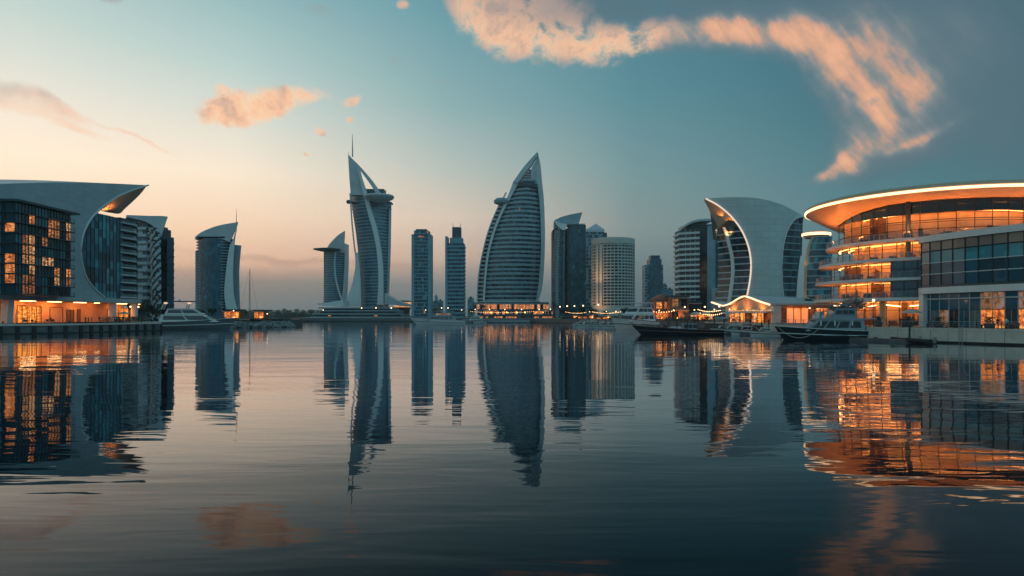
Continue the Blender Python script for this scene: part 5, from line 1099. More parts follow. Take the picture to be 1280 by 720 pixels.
def build_wing():
    rt = thing('glass_wing_building', 'low curved glass wing with white floor bands in front of the round lit building', 'building', (80, 118, GZ))
    path = crom([Vector(v) for v in ((78.5, 131), (75.9, 126.5), (76.6, 121), (78.6, 113), (81.2, 106), (84.5, 99), (89, 90), (94, 81))], 6)
    i0 = 6   # the far corner
    front = path[i0:]; inn = [p + Vector((11, 5)) for p in front]
    import bisect
    ds = [0]
    for a, b in zip(front, front[1:]): ds.append(ds[-1] + (b - a).length)
    D = ds[-1]
    def S(u, z):
        d = u * D; k = min(max(bisect.bisect_right(ds, d) - 1, 0), len(front) - 2); t = (d - ds[k]) / (ds[k + 1] - ds[k]); p = front[k].lerp(front[k + 1], t); return Vector((p.x, p.y, z))
    us = lsp(0, 1, 60)
    # nrm() of this path must point to the water
    sgn = 1 if nrm(S, .3, 5).x < 0 else -1
    def ST(u, z): return S(u if sgn == 1 else 1 - u, z)
    corner = S(0, 0); back = [(corner.x, corner.y), (92, 131)]
    def plate(z0, z1, out, mat, nm):
        m = MB(); fr = [S(u, z0) + Vector((-1, -.35, 0)).normalized() * out for u in us]; poly = [(fr[0].x + .3, fr[0].y + .9)] + [(p.x, p.y) for p in fr] + [(110, 84), (104, 132)]
        m.flat(poly, z0, z1); return m.build(nm, [mat], rt)
    plate(17.8, 18.9, .55, 'white_paint', 'roof_band'); plate(8.4, 9.5, .5, 'white_paint', 'floor_band'); plate(9.5, 9.9, .1, 'dark_cladding', 'floor_band')
    m = MB(); fr = [S(u, GZ) + Vector((1.2, .4, 0)) for u in us]; m.flat([(p.x, p.y) for p in fr] + [(108, 84), (102, 131)], GZ, 17.7); m.build('core_wall', ['dark_cladding'], rt)
    nb = 20; zt = [(9.9, 11.9, ['glass_dark', 'glass_mid']), (11.9, 13.9, ['glass_dark', 'glass_dark', 'glass_mid']), (13.9, 16.1, ['glass_teal']), (16.1, 17.8, ['glass_brown'])]
    rng = random.Random(2)
    for i in range(nb):
        u0, u1 = i / nb, (i + 1) / nb
        for z0, z1, ms in zt:
            m = MB(); e_ = .12 / D; m.face([S(u0 + e_, z0 + .06), S(u1 - e_, z0 + .06), S(u1 - e_, z1 - .06), S(u0 + e_, z1 - .06)]); m.build('window', [rng.choice(ms)], rt)
        m = MB(); p, q = S(u0, 9.9), S(u0, 17.8); m.tube([p + Vector((-.05, 0, 0)), q + Vector((-.05, 0, 0))], .11, 4); m.build('mullion', ['dark_metal'], rt)
    for z in (11.9, 13.9, 16.1): m = MB(); m.tube([S(u, z) + Vector((-.06, 0, 0)) for u in us], .09, 4); m.build('transom', ['white_paint' if z < 14 else 'dark_metal'], rt)
    m = MB(); m.face([(corner.x, corner.y, 9.9), (92, 131.5, 9.9), (92, 131.5, 17.8), (corner.x, corner.y, 17.8)]); m.build('end_wall', ['glass_dark'], rt)
    # ground floor shopfronts
    m = MB(); p = S(0, 0) ; m.box(p.x - .3, p.x + .9, p.y - 1.0, p.y + .4, GZ, 8.4); m.build('corner_pillar', ['white_paint'], rt)
    pat = ['glass_dark', 'glass_pale', 'shop_dim', 'glass_black', 'glass_mid', 'glass_pale', 'orange_shop', 'orange_shop', 'glass_dark', 'orange_shop', 'orange_shop', 'glass_dark'] * 2
    nb = 24
    for i in range(nb):
        u0, u1 = i / nb, (i + 1) / nb; o = Vector((.5, .2, 0)); m = MB(); e_ = .1 / D
        m.face([S(u0 + e_, GZ) + o, S(u1 - e_, GZ) + o, S(u1 - e_, 5.4) + o, S(u0 + e_, 5.4) + o], 0); m.face([S(u0 + e_, 5.5) + o, S(u1 - e_, 5.5) + o, S(u1 - e_, 8.3) + o, S(u0 + e_, 8.3) + o], 1)
        um = (u0 + u1) / 2
        m.tube([S(u0, GZ) + o, S(u0, 8.3) + o], .1, 4, 2); m.tube([S(um, GZ) + o, S(um, 5.4) + o], .05, 4, 2)
        m.build('shopfront', [pat[i], 'shop_dim' if pat[i] == 'orange_shop' else 'glass_mid', 'steel'], rt)
    m = MB(); m.tube([S(u, 7.4) + Vector((.3, .1, 0)) for u in us], .1, 5); m.build('transom', ['white_paint'], rt)
    for u in (.28, .46, .62, .8): q = S(u, 0); lamp('shop_light', (q.x - 1.4, q.y - .6, 8.0), 160, (1, .5, .22), .3, rt, (.3, .1, -1), 120)
glass('glass_brown', (0.22, 0.18, 0.155), 0.15)
litroom('orange_shop', (1.0, 0.24, 0.03), 0.95, 0.35, 0.75, 0.4)
litroom('shop_dim', (1.0, 0.45, 0.2), 0.22, 0.5, 0.5, 0.6)
build_wing()

def build_pavilion():
    rt = thing('wave_roof_pavilion', 'waterside pavilion with peaked wave roof, glowing fascia and orange-lit interior', 'pavilion', (72, 195, GZ))
    GP = VPlane((70, 185), (67, 218))                    # gable side, along the quay
    ridge = [GP.at(*q) for q in crom([Vector(v) for v in ((890, 378.2), (898, 381), (905, 382.6), (914, 379.5), (923, 374), (930.5, 371), (938, 372.6), (950, 377.3), (963, 381.5))], 5)]
    back = [p + Vector((17, 0.5, 0)) for p in ridge]
    peak = max(p.z for p in ridge)
    # roof: the wave runs back as a solid sheet, falling a little to the far eave
    far = [p + Vector((17, -3.5 if p.y < 200 else 6, -0.35 * (p.z - 7.2))) for p in ridge]
    m = MB(); m.ribbon(ridge, far, (0, 0, .45)); m.build('wave_roof', ['pale_cladding'], rt, smooth=True)
    m = MB(); m.tube([p + Vector((-.25, -.1, .1)) for p in ridge], .2, 6); m.build('fascia_light', ['strip_light'], rt)
    # gable panel and long side
    g0 = [p for p in ridge if 903 <= 640 + F * p.x / p.y <= 964]
    gi = [p + Vector((.9, .2, -.25)) for p in g0]
    m = MB(); m.slab(gi, [Vector((p.x, p.y, 6.15)) for p in gi], (.15, 0, 0)); m.build('gable_panel', ['soffit_board'], rt)
    a, b = gi[-1], gi[0]
    dv = Vector((b.x - a.x, b.y - a.y, 0)); 
    pats = ['lit_storefront', 'timber', 'lit_storefront', 'lit_market', 'timber', 'lit_storefront', 'lit_market', 'lit_market']
    for i, mt in enumerate(pats):
        p0, p1 = a + dv * (i / 8), a + dv * ((i + 1) / 8); m = MB(); o = Vector((1.2, 0, 0)); z = lambda p, h: Vector((p.x, p.y, h)) + o
        m.face([z(p0, GZ), z(p1, GZ), z(p1, 5.4), z(p0, 5.4)], 0); m.tube([z(p0, GZ) - Vector((.1, 0, 0)), z(p0, 6.1) - Vector((.1, 0, 0))], .13, 5, 1); m.build('shopfront', [mt, 'timber'], rt)
    m = MB(); m.obox(Vector((a.x + .9, a.y, 5.45)), dv, (.5, 0, 0), (0, 0, .6)); m.build('light_band', ['lit_amber'], rt)
    m = MB(); m.obox(Vector((a.x - 2.2, a.y, 5.1)), dv, (2.6, 0, .5), (0, 0, .12)); m.build('awning', ['canvas'], rt)
    e0, e1 = Vector((a.x + .4, a.y - .2, 0)), Vector((a.x + 15, a.y - 3.2, 0))
    m = MB(); m.box(e0.x - .6, e0.x + 1.5, e0.y - .4, e0.y + 1.2, GZ, 7.0); m.build('corner_pillar', ['white_paint'], rt)
    for i, mt in enumerate(['timber', 'orange_panel', 'orange_panel', 'orange_panel', 'timber', 'lit_market', 'lit_market']):
        p0, p1 = e0.lerp(e1, (i + .8) / 8), e0.lerp(e1, (i + 1.8) / 8); m = MB(); o = Vector((0, 1.4, 0)); z = lambda p, h: Vector((p.x, p.y, h)) + o
        m.face([z(p0, GZ), z(p1, GZ), z(p1, 6.4), z(p0, 6.4)]); m.tube([z(p0, GZ) - Vector((0, .1, 0)), z(p0, 6.8) - Vector((0, .1, 0))], .12, 5, 1); m.build('side_bay', [mt, 'timber'], rt)
    m = MB(); m.obox(Vector((e0.x + 1, e0.y + 2.0, 6.45)), (e1 - e0) * .95, (0, .2, 0), (0, 0, .8)); m.build('side_fascia', ['soffit_board'], rt)
    for t in (.15, .4, .65, .9): q = a + dv * t; lamp('pavilion_light', (q.x - 1.6, q.y, 4.9), 420, (1, .33, .08), .3, rt, (.6, 0, -.7), 130)
    for t in (.2, .5, .8): q = a + dv * t; lamp('pavilion_light', (q.x - 1.2, q.y, 5.5), 1100, (1, .25, .04), .3, rt, (.6, 0, 1), 140)
    for t in (.3, .6): q = e0.lerp(e1, t); lamp('pavilion_light', (q.x, q.y - .8, 6.8), 300, (1, .30, .07), .3, rt, (0, .7, -1), 130)
build_pavilion()

def build_brick_row():
    # small brick restaurants between the towers and the quay
    def house(nm, lb, Y, p0, p1, r, d, wall, lits, seed, roof='flat'):
        rt = thing(nm, lb, 'building', (X_((p0 + p1) / 2, Y), Y, GZ)); xa, xb = X_(p0, Y), X_(p1, Y); zt = Z_(r, Y); rng = random.Random(seed)
        m = MB(); m.box(xa, xb, Y, Y + d, GZ, zt); m.build('wall', [wall], rt)
        m = MB(); m.box(xa - .4, xb + .4, Y - .5, Y + d + .3, zt, zt + .5); 
        if roof == 'gable': m.prism([(xa - .5, Y - .6, zt + .5), (xb + .5, Y - .6, zt + .5), ((xa + xb) / 2, Y - .6, zt + 2.4)], (0, d + 1, 0))
        m.build('roof', ['dark_cladding' if roof == 'flat' else wall], rt)
        nf = max(1, int((zt - GZ) / 3.2)); nb = max(2, int((xb - xa) / 2.6))
        for j in range(nf):
            for i in range(nb):
                a = xa + (xb - xa) * (i + .16) / nb; b = xa + (xb - xa) * (i + .84) / nb; z0 = GZ + (zt - GZ) * (j + .2) / nf; z1 = GZ + (zt - GZ) * (j + .8) / nf
                m = MB(); m.box(a, b, Y - .06, Y - .03, z0, z1, 0); m.box(a - .1, b + .1, Y - .16, Y - .02, z0 - .14, z0 - .02, 1); m.box((a + b) / 2 - .04, (a + b) / 2 + .04, Y - .12, Y - .06, z0, z1, 1)
                m.build('window', [rng.choice(lits), 'timber'], rt)
            m = MB(); zz = GZ + (zt - GZ) * (j + .95) / nf; m.box(xa - .1, xb + .1, Y - 1.6, Y - .02, zz - .35, zz - .2); m.build('awning', ['canvas'], rt)
        lamp('house_light', ((xa + xb) / 2, Y - 2.6, GZ + 1.0), 900, (1, .33, .08), .4, rt, (0, .8, 1), 140); 
        return rt
    L1 = ['lit_market', 'lit_room', 'glass_black', 'lit_storefront']
    house('brick_restaurant', 'two-storey brick restaurant with gable, warmly lit, left end of the brick row', 262, 803, 822, 384.5, 9, 'brick', L1, 1)
    house('brick_restaurant', 'brick restaurant with orange front, second in the brick row', 258, 819, 839, 375.5, 9, 'brick', ['lit_market', 'lit_room'], 2, 'gable')
    house('brick_house', 'tallest brick house of the row with dark windows', 252, 838, 861, 371, 10, 'brick', ['glass_black', 'glass_black', 'lit_room_dim'], 3)
    house('dark_house', 'dark flat-roofed building between the brick row and the pavilion', 262, 860, 876, 378, 10, 'dark_cladding', ['glass_black', 'glass_dark'], 4)
    house('lit_cafe', 'low lit cafe with canvas awnings just left of the pavilion', 240, 862, 893, 392, 7, 'brick', ['lit_market', 'lit_storefront', 'lit_amber'], 5)
    house('lit_kiosk', 'low warm kiosk with awning at the foot of the round pale tower', 330, 745, 775, 396, 6, 'timber', ['lit_market', 'glass_black', 'lit_room'], 6)
    house('lit_kiosk', 'long low lit terrace shed behind the small moored boats', 318, 776, 800, 394.5, 6, 'timber', ['lit_market', 'lit_storefront', 'glass_black'], 10)
    house('lit_kiosk', 'narrow lit shed between the round pale tower foot and the lit globe lamps', 352, 736, 747, 394, 5, 'dark_cladding', ['lit_market', 'lit_room', 'glass_black'], 11)
    house('white_boathouse', 'pale two-storey boathouse with dark windows behind the white two-deck yacht', 285, 803, 818, 389.5, 6, 'white_paint', ['glass_black', 'lit_room', 'glass_dark'], 12)
    house('lit_kiosk', 'low dim kiosk below the wing-crown tower', 400, 702, 735, 395.2, 6, 'dark_cladding', ['lit_market', 'glass_black', 'glass_black', 'glass_dark'], 7)
    house('lit_kiosk', 'warm lit kiosk by the sail-top tower, left of the mast', 300, 279, 300, 388, 6, 'timber', ['lit_market', 'lit_storefront', 'glass_black'], 8)
    house('lit_kiosk', 'small lit kiosk right of the sailboat mast', 330, 317, 330, 388.5, 5, 'timber', ['lit_storefront', 'lit_market'], 9)
build_brick_row()
# ------------------------------------------------------------------ boats (modelled round their own origin: +x is the bow, z = 0 the waterline)
def hull(rt, L, B, zs, zb, mat, name='hull', rake=0.10, trans=0.9, deck='wood_deck', stripe=None, n=20, full=0.5):
    secs = []
    for i in range(n + 1):
        t = i / n; sh = zs + (zb - zs) * t ** 1.8
        w = B / 2 * (trans + (1 - trans) * min(1, t * 3)) * (1 - max(0, (t - full) / (1 - full)) ** 2.1)
        w = max(w, 0.02); row = []
        for f, zz in ((0.0, -0.7), (0.62, -0.35), (0.82, 0.12), (0.93, sh * .5), (1.0, sh)):
            k = f * (1 - .45 * max(0, t - .55) * (1 - f)); x = -L / 2 + L * t * (1 - rake) + L * rake * t ** 2 * ((zz + .7) / (zb + .7)); row.append((x, w * k, zz))
        secs.append(row)
    m = MB(); k = len(secs[0])
    for s_ in (1, -1):
        vs_ = [(x, y * s_, z) for row in secs for x, y, z in row]; fs = []; 
        for i in range(n):
            for j in range(k - 1): fs.append((i * k + j, (i + 1) * k + j, (i + 1) * k + j + 1, i * k + j + 1))
        m.add(vs_, fs)
    r0 = secs[0]; m.face([(x, y, z) for x, y, z in r0] + [(x, -y, z) for x, y, z in r0[::-1]])
    h = m.build(name, [mat], rt, smooth=True)
    d = MB(); d.ruled([(r[-1][0], r[-1][1] * .98, r[-1][2] - .12) for r in secs], [(r[-1][0], -r[-1][1] * .98, r[-1][2] - .12) for r in secs]); d.build('deck', [deck], rt)
    if stripe:
        s2 = MB()
        for sg in (1, -1): s2.tube([(r[-2][0], (r[-2][1] + .05) * sg, r[-2][2]) for r in secs], .09, 5); s2.tube([(r[-1][0], (r[-1][1] + .02) * sg, r[-1][2]) for r in secs], .07, 5); 
        s2.build('rubbing_strake', [stripe], h)
    return lambda t: (-L / 2 + L * t * (1 - rake) + L * rake * t ** 2, secs[min(n, int(t * n))][-1][1], secs[min(n, int(t * n))][-1][2])
def cabin(rt, x0, x1, w, z0, z1, mat, rf=0.6, rb=0.2, tum=0.12, name='cabin', win=None, nwin=3, wh=(.35, .85), roof_over=0.25, roofmat=None):
    h = z1 - z0; m = MB(); b = [(x0, -w), (x1, -w), (x1, w), (x0, w)]; t = [(x0 + rb * h, -w + tum * h), (x1 - rf * h, -w + tum * h), (x1 - rf * h, w - tum * h), (x0 + rb * h, w - tum * h)]
    m.hexa([(*p, z0) for p in b] + [(*p, z1) for p in t]); c = m.build(name, [mat], rt)
    m = MB(); xa, xb = t[0][0] - roof_over, t[1][0] + roof_over; wy = w - tum * h + roof_over * .5
    m.flat([(xa, -wy), (xb - .3, -wy), (xb, -wy * .6), (xb, wy * .6), (xb - .3, wy), (xa, wy)], z1, z1 + .12); m.build(name + '_roof', [roofmat or mat], rt)
    if win:
        def at(side, u, v): # point on the side wall
            xA = x0 + rb * h * v; xB = x1 - rf * h * v; return Vector((xA + (xB - xA) * u, side * (w - tum * h * v + .03), z0 + h * v))
        for side in (-1, 1):
            for i in range(nwin):
                u0, u1 = .05 + .9 * i / nwin + .015, .05 + .9 * (i + 1) / nwin - .015
                m = MB(); m.face([at(side, u0, wh[0]), at(side, u1, wh[0]), at(side, u1, wh[1]), at(side, u0, wh[1])]); m.build('window', [win], rt)
        m = MB(); f = lambda y, v: (x1 - rf * h * v + .04, y * (w - tum * h * v), z0 + h * v)
        m.face([f(-.9, wh[0]), f(.9, wh[0]), f(.9, wh[1]), f(-.9, wh[1])]); m.build('windscreen', [win], rt)
    return c
def rails(rt, edge, t0, t1, n, h=0.8, mat='steel'):
    m = MB()
    for s_ in (1, -1):
        ps = []
        for i in range(n + 1):
            x, y, z = edge(t0 + (t1 - t0) * i / n); p = Vector((x, y * .93 * s_, z)); ps.append(p + Vector((0, 0, h))); m.tube([p, ps[-1]], .03, 4)
        m.tube(ps, .035, 4); m.tube([p - Vector((0, 0, h * .45)) for p in ps], .02, 4)
    m.build('guard_rail', [mat], rt)

pbr('hull_slate', (0.10, 0.115, 0.13), 0.3, vary=0.08, streak=0.1)
def left_motor_yacht():
    L = 24.5; rt = local('motor_yacht', 'pale motor yacht with dark wraparound windows, moored at the left quay', 'yacht')
    e = hull(rt, L, 6.0, 1.9, 3.0, 'hull_slate', rake=.13, stripe='hull_white', deck='hull_grey')
    cabin(rt, -10.5, 7.2, 2.4, 1.9, 3.8, 'hull_white', 2.6, .3, .2, 'main_cabin', 'glass_black', 2, (.3, .85))
    cabin(rt, -9, 2.4, 1.9, 3.95, 5.3, 'hull_white', 2.2, .6, .2, 'bridge', 'glass_black', 2, (.2, .85))
    m = MB(); m.flat([(-9.5, -1.9), (-1, -1.9), (-.4, -1.2), (-.4, 1.2), (-1, 1.9), (-9.5, 1.9)], 7.2, 7.45); m.build('hard_top', ['dark_cladding'], rt)
    for x in (-9, -2): 
        for y in (-1.6, 1.6): m = MB(); m.tube([(x - .9, y, 5.2), (x, y * .95, 7.2)], .2, 6); m.build('roof_strut', ['hull_white'], rt)
    for x in (-8.6, -1.8): m = MB(); m.sphere((x, -1.7, 6.85), .3, 10, 0, (2.1, .6, .9)); m.build('deck_lamp', ['lamp_warm_soft'], rt, smooth=True)
    m = MB(); m.tube([(-6, 0, 7.4), (-6.4, 0, 9.2)], [.09, .03], 5); m.sphere((-5, 0, 7.75), .35, 8); m.build('radar_mast', ['white_paint'], rt)
    rails(rt, e, .45, .97, 9); lamp('deck_light', (-3, -1.2, 5.75), 60, (1, .5, .22), .2, rt)
    return rt
glow('lamp_warm_soft', (1.0, 0.62, 0.36), 0.85)
place(left_motor_yacht(), -102.6, 222, 0, R(14), (1.02, 1.0, 1.22))

def low_grey_yacht():
    rt = local('motor_yacht', 'long low grey yacht with pointed bow, crossing before the two square towers', 'yacht')
    L = 26; e = hull(rt, L, 6, 2.2, 3.6, 'hull_white', rake=.16, stripe='hull_dark', deck='hull_grey', full=.35)
    cabin(rt, -9, 5, 2.3, 2.2, 4.1, 'hull_grey', 1.8, .4, .2, 'main_cabin', 'glass_black', 5); cabin(rt, -7, 1, 1.8, 4.2, 5.5, 'hull_grey', .8, .2, .15, 'bridge', 'lit_room_dim', 4)
    m = MB(); m.flat([(-8, -2), (1.5, -2), (1.5, 2), (-8, 2)], 6.3, 6.5); m.build('hard_top', ['canvas'], rt)
    for x in (-7, 0): [(q := MB(), q.tube([(x, y, 5.5), (x, y, 6.3)], .1, 5), q.build('roof_strut', ['steel'], rt)) for y in (-1.6, 1.6)]
    rails(rt, e, .5, .97, 9); return rt
place(low_grey_yacht(), X_(546, 318), 318, 0, R(176), 1.0)

def white_yacht():
    rt = local('motor_yacht', 'white two-deck yacht with angled bow and bridge deck, moored below the round pale tower', 'yacht')
    L = 19; e = hull(rt, L, 5.6, 2.0, 3.2, 'hull_white', rake=.16, stripe='hull_dark', deck='white_paint')
    cabin(rt, -8, 4.2, 2.3, 2.0, 3.9, 'hull_white', 1.5, .2, .18, 'main_cabin', 'glass_black', 4); cabin(rt, -7.6, 1.0, 1.9, 4.0, 5.7, 'hull_white', 1.2, .2, .2, 'bridge', 'glass_black', 3)
    m = MB(); m.flat([(-7.5, -1.9), (-1, -1.8), (-.5, 0), (-1, 1.8), (-7.5, 1.9)], 6.9, 7.1); m.build('hard_top', ['hull_white'], rt)
    for x in (-6.5, -2): [(q := MB(), q.tube([(x - .5, y, 5.7), (x, y, 6.9)], .11, 5), q.build('roof_strut', ['hull_white'], rt)) for y in (-1.5, 1.5)]
    m = MB(); m.tube([(-4, 0, 7.1), (-4.4, 0, 8.8)], [.1, .04], 5); m.sphere((-3.2, 0, 7.4), .32, 8); m.build('radar_mast', ['white_paint'], rt)
    rails(rt, e, .45, .97, 8); return rt
place(white_yacht(), X_(790, 220), 220, 0, R(226), 1.22)

def dark_barge():
    rt = local('wooden_barge', 'long dark wooden barge with upswept bow and open awning deck', 'barge')
    L = 24; e = hull(rt, L, 5.6, 1.25, 2.5, 'hull_dark', rake=.13, stripe='timber', full=.45)
    m = MB(); m.flat([(-5.5, -2.0), (2.5, -2.0), (2.5, 2.0), (-5.5, 2.0)], 4.1, 4.3); m.build('awning_roof', ['dark_cladding'], rt)
    for x in (-5.2, -2.6, 0, 2.2):
        for y in (-1.9, 1.9): m = MB(); m.tube([(x, y, 1.2), (x, y, 4.1)], .09, 5); m.build('awning_post', ['dark_metal'], rt)
    cabin(rt, -5.4, -1.4, 1.7, 1.15, 3.0, 'hull_grey', .1, .1, .03, 'deck_house', 'glass_black', 3)
    m = MB(); m.box(-1.0, 2.2, -1.8, -1.6, 1.2, 2.2); m.box(-1.0, 2.2, 1.6, 1.8, 1.2, 2.2); m.build('side_bench', ['white_paint'], rt)
    for x in (3.4, 4.6): m = MB(); m.box(x, x + .7, -.8, .8, 1.4, 2.2); m.build('deck_locker', ['timber'], rt)
    m = MB(); m.tube([(10.4, 0, 2.2), (12.2, 0, 3.4)], [.14, .07], 6); m.build('stem_post', ['hull_dark'], rt)
    rails(rt, e, .55, .9, 6, .6, 'dark_metal'); return rt
place(dark_barge(), X_(846, 158) , 158, 0, R(172), 0.86)

pbr('cabin_grey', (0.25, 0.30, 0.33), 0.35, vary=0.08, streak=0.15)
def dark_motor_yacht():
    rt = local('motor_yacht', 'dark-hulled two-deck motor yacht with pale cabin, moored before the round lit building', 'yacht')
    L = 18.2; e = hull(rt, L, 5.2, 1.75, 2.65, 'hull_dark', rake=.12, stripe='hull_white', deck='wood_deck', full=.5)
    for side in (-1, 1):
        for a, b in ((.05, .26), (.36, .6)):
            m = MB(); pts = [Vector((e(t)[0] - .25, (e(t)[1] * .985 + .05) * side, .95)) for t in lsp(a, b, 6)]; m.tube(pts, .1, 5); m.build('hull_trim', ['hull_grey'], rt)
    cabin(rt, -6.6, 4.1, 2.1, 1.7, 3.75, 'cabin_grey', 1.1, .15, .08, 'main_cabin', 'glass_black', 4, (.3, .88), .35)
    for side in (-1, 1):
        for x in (-4.4, -1.3, 1.2): m = MB(); m.box(x, x + .22, side * 2.02 - .03, side * 2.02 + .03, 1.8, 3.7); m.build('window_post', ['white_paint'], rt)
    m = MB(); m.flat([(-8.6, -2.1), (1.4, -2.1), (2.0, -1.2), (2.0, 1.2), (1.4, 2.1), (-8.6, 2.1)], 3.88, 4.1); m.build('upper_deck', ['cabin_grey'], rt)
    cabin(rt, -5.2, -.9, 1.7, 4.1, 5.8, 'cabin_grey', .3, .1, .06, 'wheelhouse', 'glass_black', 3, (.4, .85), .3)
    m = MB(); m.flat([(-8.4, -1.9), (2.6, -1.9), (3.0, 0), (2.6, 1.9), (-8.4, 1.9)], 6.05, 6.2); m.build('canopy', ['dark_cladding'], rt)
    for x in (-8, -5.6, 0, 2.2):
        for y in (-1.75, 1.75): m = MB(); m.tube([(x, y, 4.1), (x, y, 6.05)], .055, 5); m.build('canopy_post', ['steel'], rt)
    m = MB()
    for s_ in (-1, 1):
        for zz in (4.5, 4.95): m.tube([(-8.5, 2.0 * s_, zz), (1.5, 2.0 * s_, zz)], .03, 4)
        for x in lsp(-8.5, 1.5, 9): m.tube([(x, 2.0 * s_, 4.1), (x, 2.0 * s_, 4.95)], .025, 4)
    m.build('deck_rail', ['steel'], rt)
    for x in (.4, 1.2): m = MB(); m.box(x, x + .5, -1.2, 1.2, 4.1, 4.7); m.box(x, x + .1, -1.2, 1.2, 4.7, 5.3); m.build('deck_bench', ['white_paint'], rt)
    for i, x in enumerate((-6.5, -4.3, -2.0, .3)):
        m = MB()
        for k in range(14): m.tube([(x + .3 * math.cos(k * .45) , -2.62, 1.1 + .3 * math.sin(k * .45)), (x + .3 * math.cos((k + 1) * .45), -2.62, 1.1 + .3 * math.sin((k + 1) * .45))], .11, 5)
        m.build('tyre_fender', ['rubber'], rt)
    m = MB(); m.tube([(8.6, 0, 2.6), (8.6, 0, 3.6)], .06, 5); m.tube([(-9, 0, 1.7), (-9.2, 0, 3.4)], .05, 5); m.build('flag_staff', ['steel'], rt)
    rails(rt, e, .62, .97, 6, .7); lamp('cabin_light', (.4, 0, 4.2), 30, (1, .45, .18), .2, rt)
    return rt
YX, YY = X_(1030, 123.5), 123.5
place(dark_motor_yacht(), YX, YY, 0, R(176), 0.97)

def sailboat():
    rt = local('sailboat', 'moored sailboat with one tall bare mast beside the rock breakwater', 'sailboat')
    e = hull(rt, 11, 3.2, 1.0, 1.4, 'hull_white', rake=.15, stripe='hull_dark', deck='white_paint'); cabin(rt, -2.5, 2.5, 1.0, .9, 1.6, 'hull_white', 1.2, .3, .2, 'cabin', 'glass_black', 3)
    m = MB(); m.tube([(.6, 0, 1), (.6, 0, 23.5)], [.16, .1], 8); m.build('mast', ['steel'], rt)
    m = MB(); m.tube([(.5, 0, 2.5), (-4, 0, 2.7)], .09, 6); m.tube([(.4, 0, 2.7), (-3.9, 0, 2.9)], .17, 6); m.build('boom', ['canvas'], rt)
    m = MB(); m.tube([(.6, -1.1, 7), (.6, 1.1, 7)], .06, 4); m.tube([(.6, -1.3, 15), (.6, 1.3, 15)], .05, 4); m.build('spreader', ['steel'], rt)
    m = MB(); m.tube([(.6, 0, 23), (5.3, 0, 1.4)], .035, 4); m.tube([(.6, 0, 23), (-5.3, 0, 1.2)], .035, 4); m.tube([(.6, 0, 22), (.6, 1.4, 1)], .03, 4); m.tube([(.6, 0, 22), (.6, -1.4, 1)], .03, 4); m.build('rigging', ['dark_metal'], rt)
    return rt
place(sailboat(), X_(310.5, 275), 275, 0, R(-12))

def small_boat():
    rt = local('small_boat', 'small white cabin boat', 'boat'); hull(rt, 7.5, 2.5, .9, 1.35, 'hull_white', rake=.14, stripe='hull_dark', deck='white_paint')
    cabin(rt, -1.6, 1.6, .9, .85, 1.95, 'hull_white', .9, .1, .12, 'cabin', 'glass_black', 2); m = MB(); m.flat([(-2.8, -1), (-.4, -1), (-.4, 1), (-2.8, 1)], 2.5, 2.6)
    for x in (-2.6, -.7):
        for y in (-.9, .9): m.tube([(x, y, .9), (x, y, 2.5)], .04, 4)
    m.build('bimini', ['canvas'], rt); m = MB(); m.box(-4.1, -3.7, -.3, .3, .2, 1.2); m.build('outboard', ['rubber'], rt); return rt
sb0 = small_boat(); used = False
spots = [(724, 268, 200, 'small cabin boat at the left end of the moored row below the wing-crown tower'), (733, 258, 190, 'small cabin boat second from the left in the moored row'), (742, 262, 185, 'small cabin boat in the middle of the moored row'), (752, 248, 200, 'small cabin boat fourth in the moored row'), (763, 243, 195, 'small cabin boat closest to the white two-deck yacht'),
         (917, 160, 150, 'small cabin boat beside the sloping gangway'), (340, 262, 170, 'small cabin boat off the tip of the rock breakwater'), (328, 262, 182, 'small cabin boat moored against the rock breakwater'), (600, 398, 178, 'small cabin boat left of the lit terrace podium'), (955, 149, 165, 'small cabin boat at the bow of the dark-hulled yacht'), (728, 288, 150, 'small cabin boat in the back row, left end'), (738, 280, 210, 'small cabin boat in the back row, second from left'), (748, 276, 150, 'small cabin boat in the back row, third from left'), (758, 268, 30, 'small cabin boat in the back row, closest to the white yacht'), (814, 236, 160, 'small cabin boat right of the white two-deck yacht'), (903, 178, 175, 'small cabin boat just behind the barge stern'), (930, 158, 190, 'small cabin boat between the gangway and the mooring piles'), (297, 246, 20, 'small cabin boat tucked in front of the breakwater rocks')]
for i, (px, Y, rz, lb) in enumerate(spots):
    o = sb0 if i == 0 else copy_tree(sb0); place(o, X_(px, Y), Y, 0, R(rz), 1.0 + .12 * (i % 3 - 1), lb, 'small cabin boats at their moorings')

def long_tender():
    rt = local('motor_yacht', 'long low pale boat lying before the lit terrace podium', 'boat'); e = hull(rt, 40, 6, 1.5, 2.0, 'hull_grey', rake=.06, stripe='hull_white', deck='hull_grey', full=.7)
    cabin(rt, 9, 16, 2, 1.4, 3.6, 'hull_white', .8, .3, .15, 'cabin', 'glass_black', 3); m = MB(); m.tube([(13, 0, 3.6), (12, 0, 8)], .1, 5); m.tube([(12, 0, 8), (18.5, 0, 2)], .05, 4); m.build('derrick', ['steel'], rt); rails(rt, e, .1, .7, 14, .8); return rt
place(long_tender(), X_(620, 405), 405, 0, R(180))

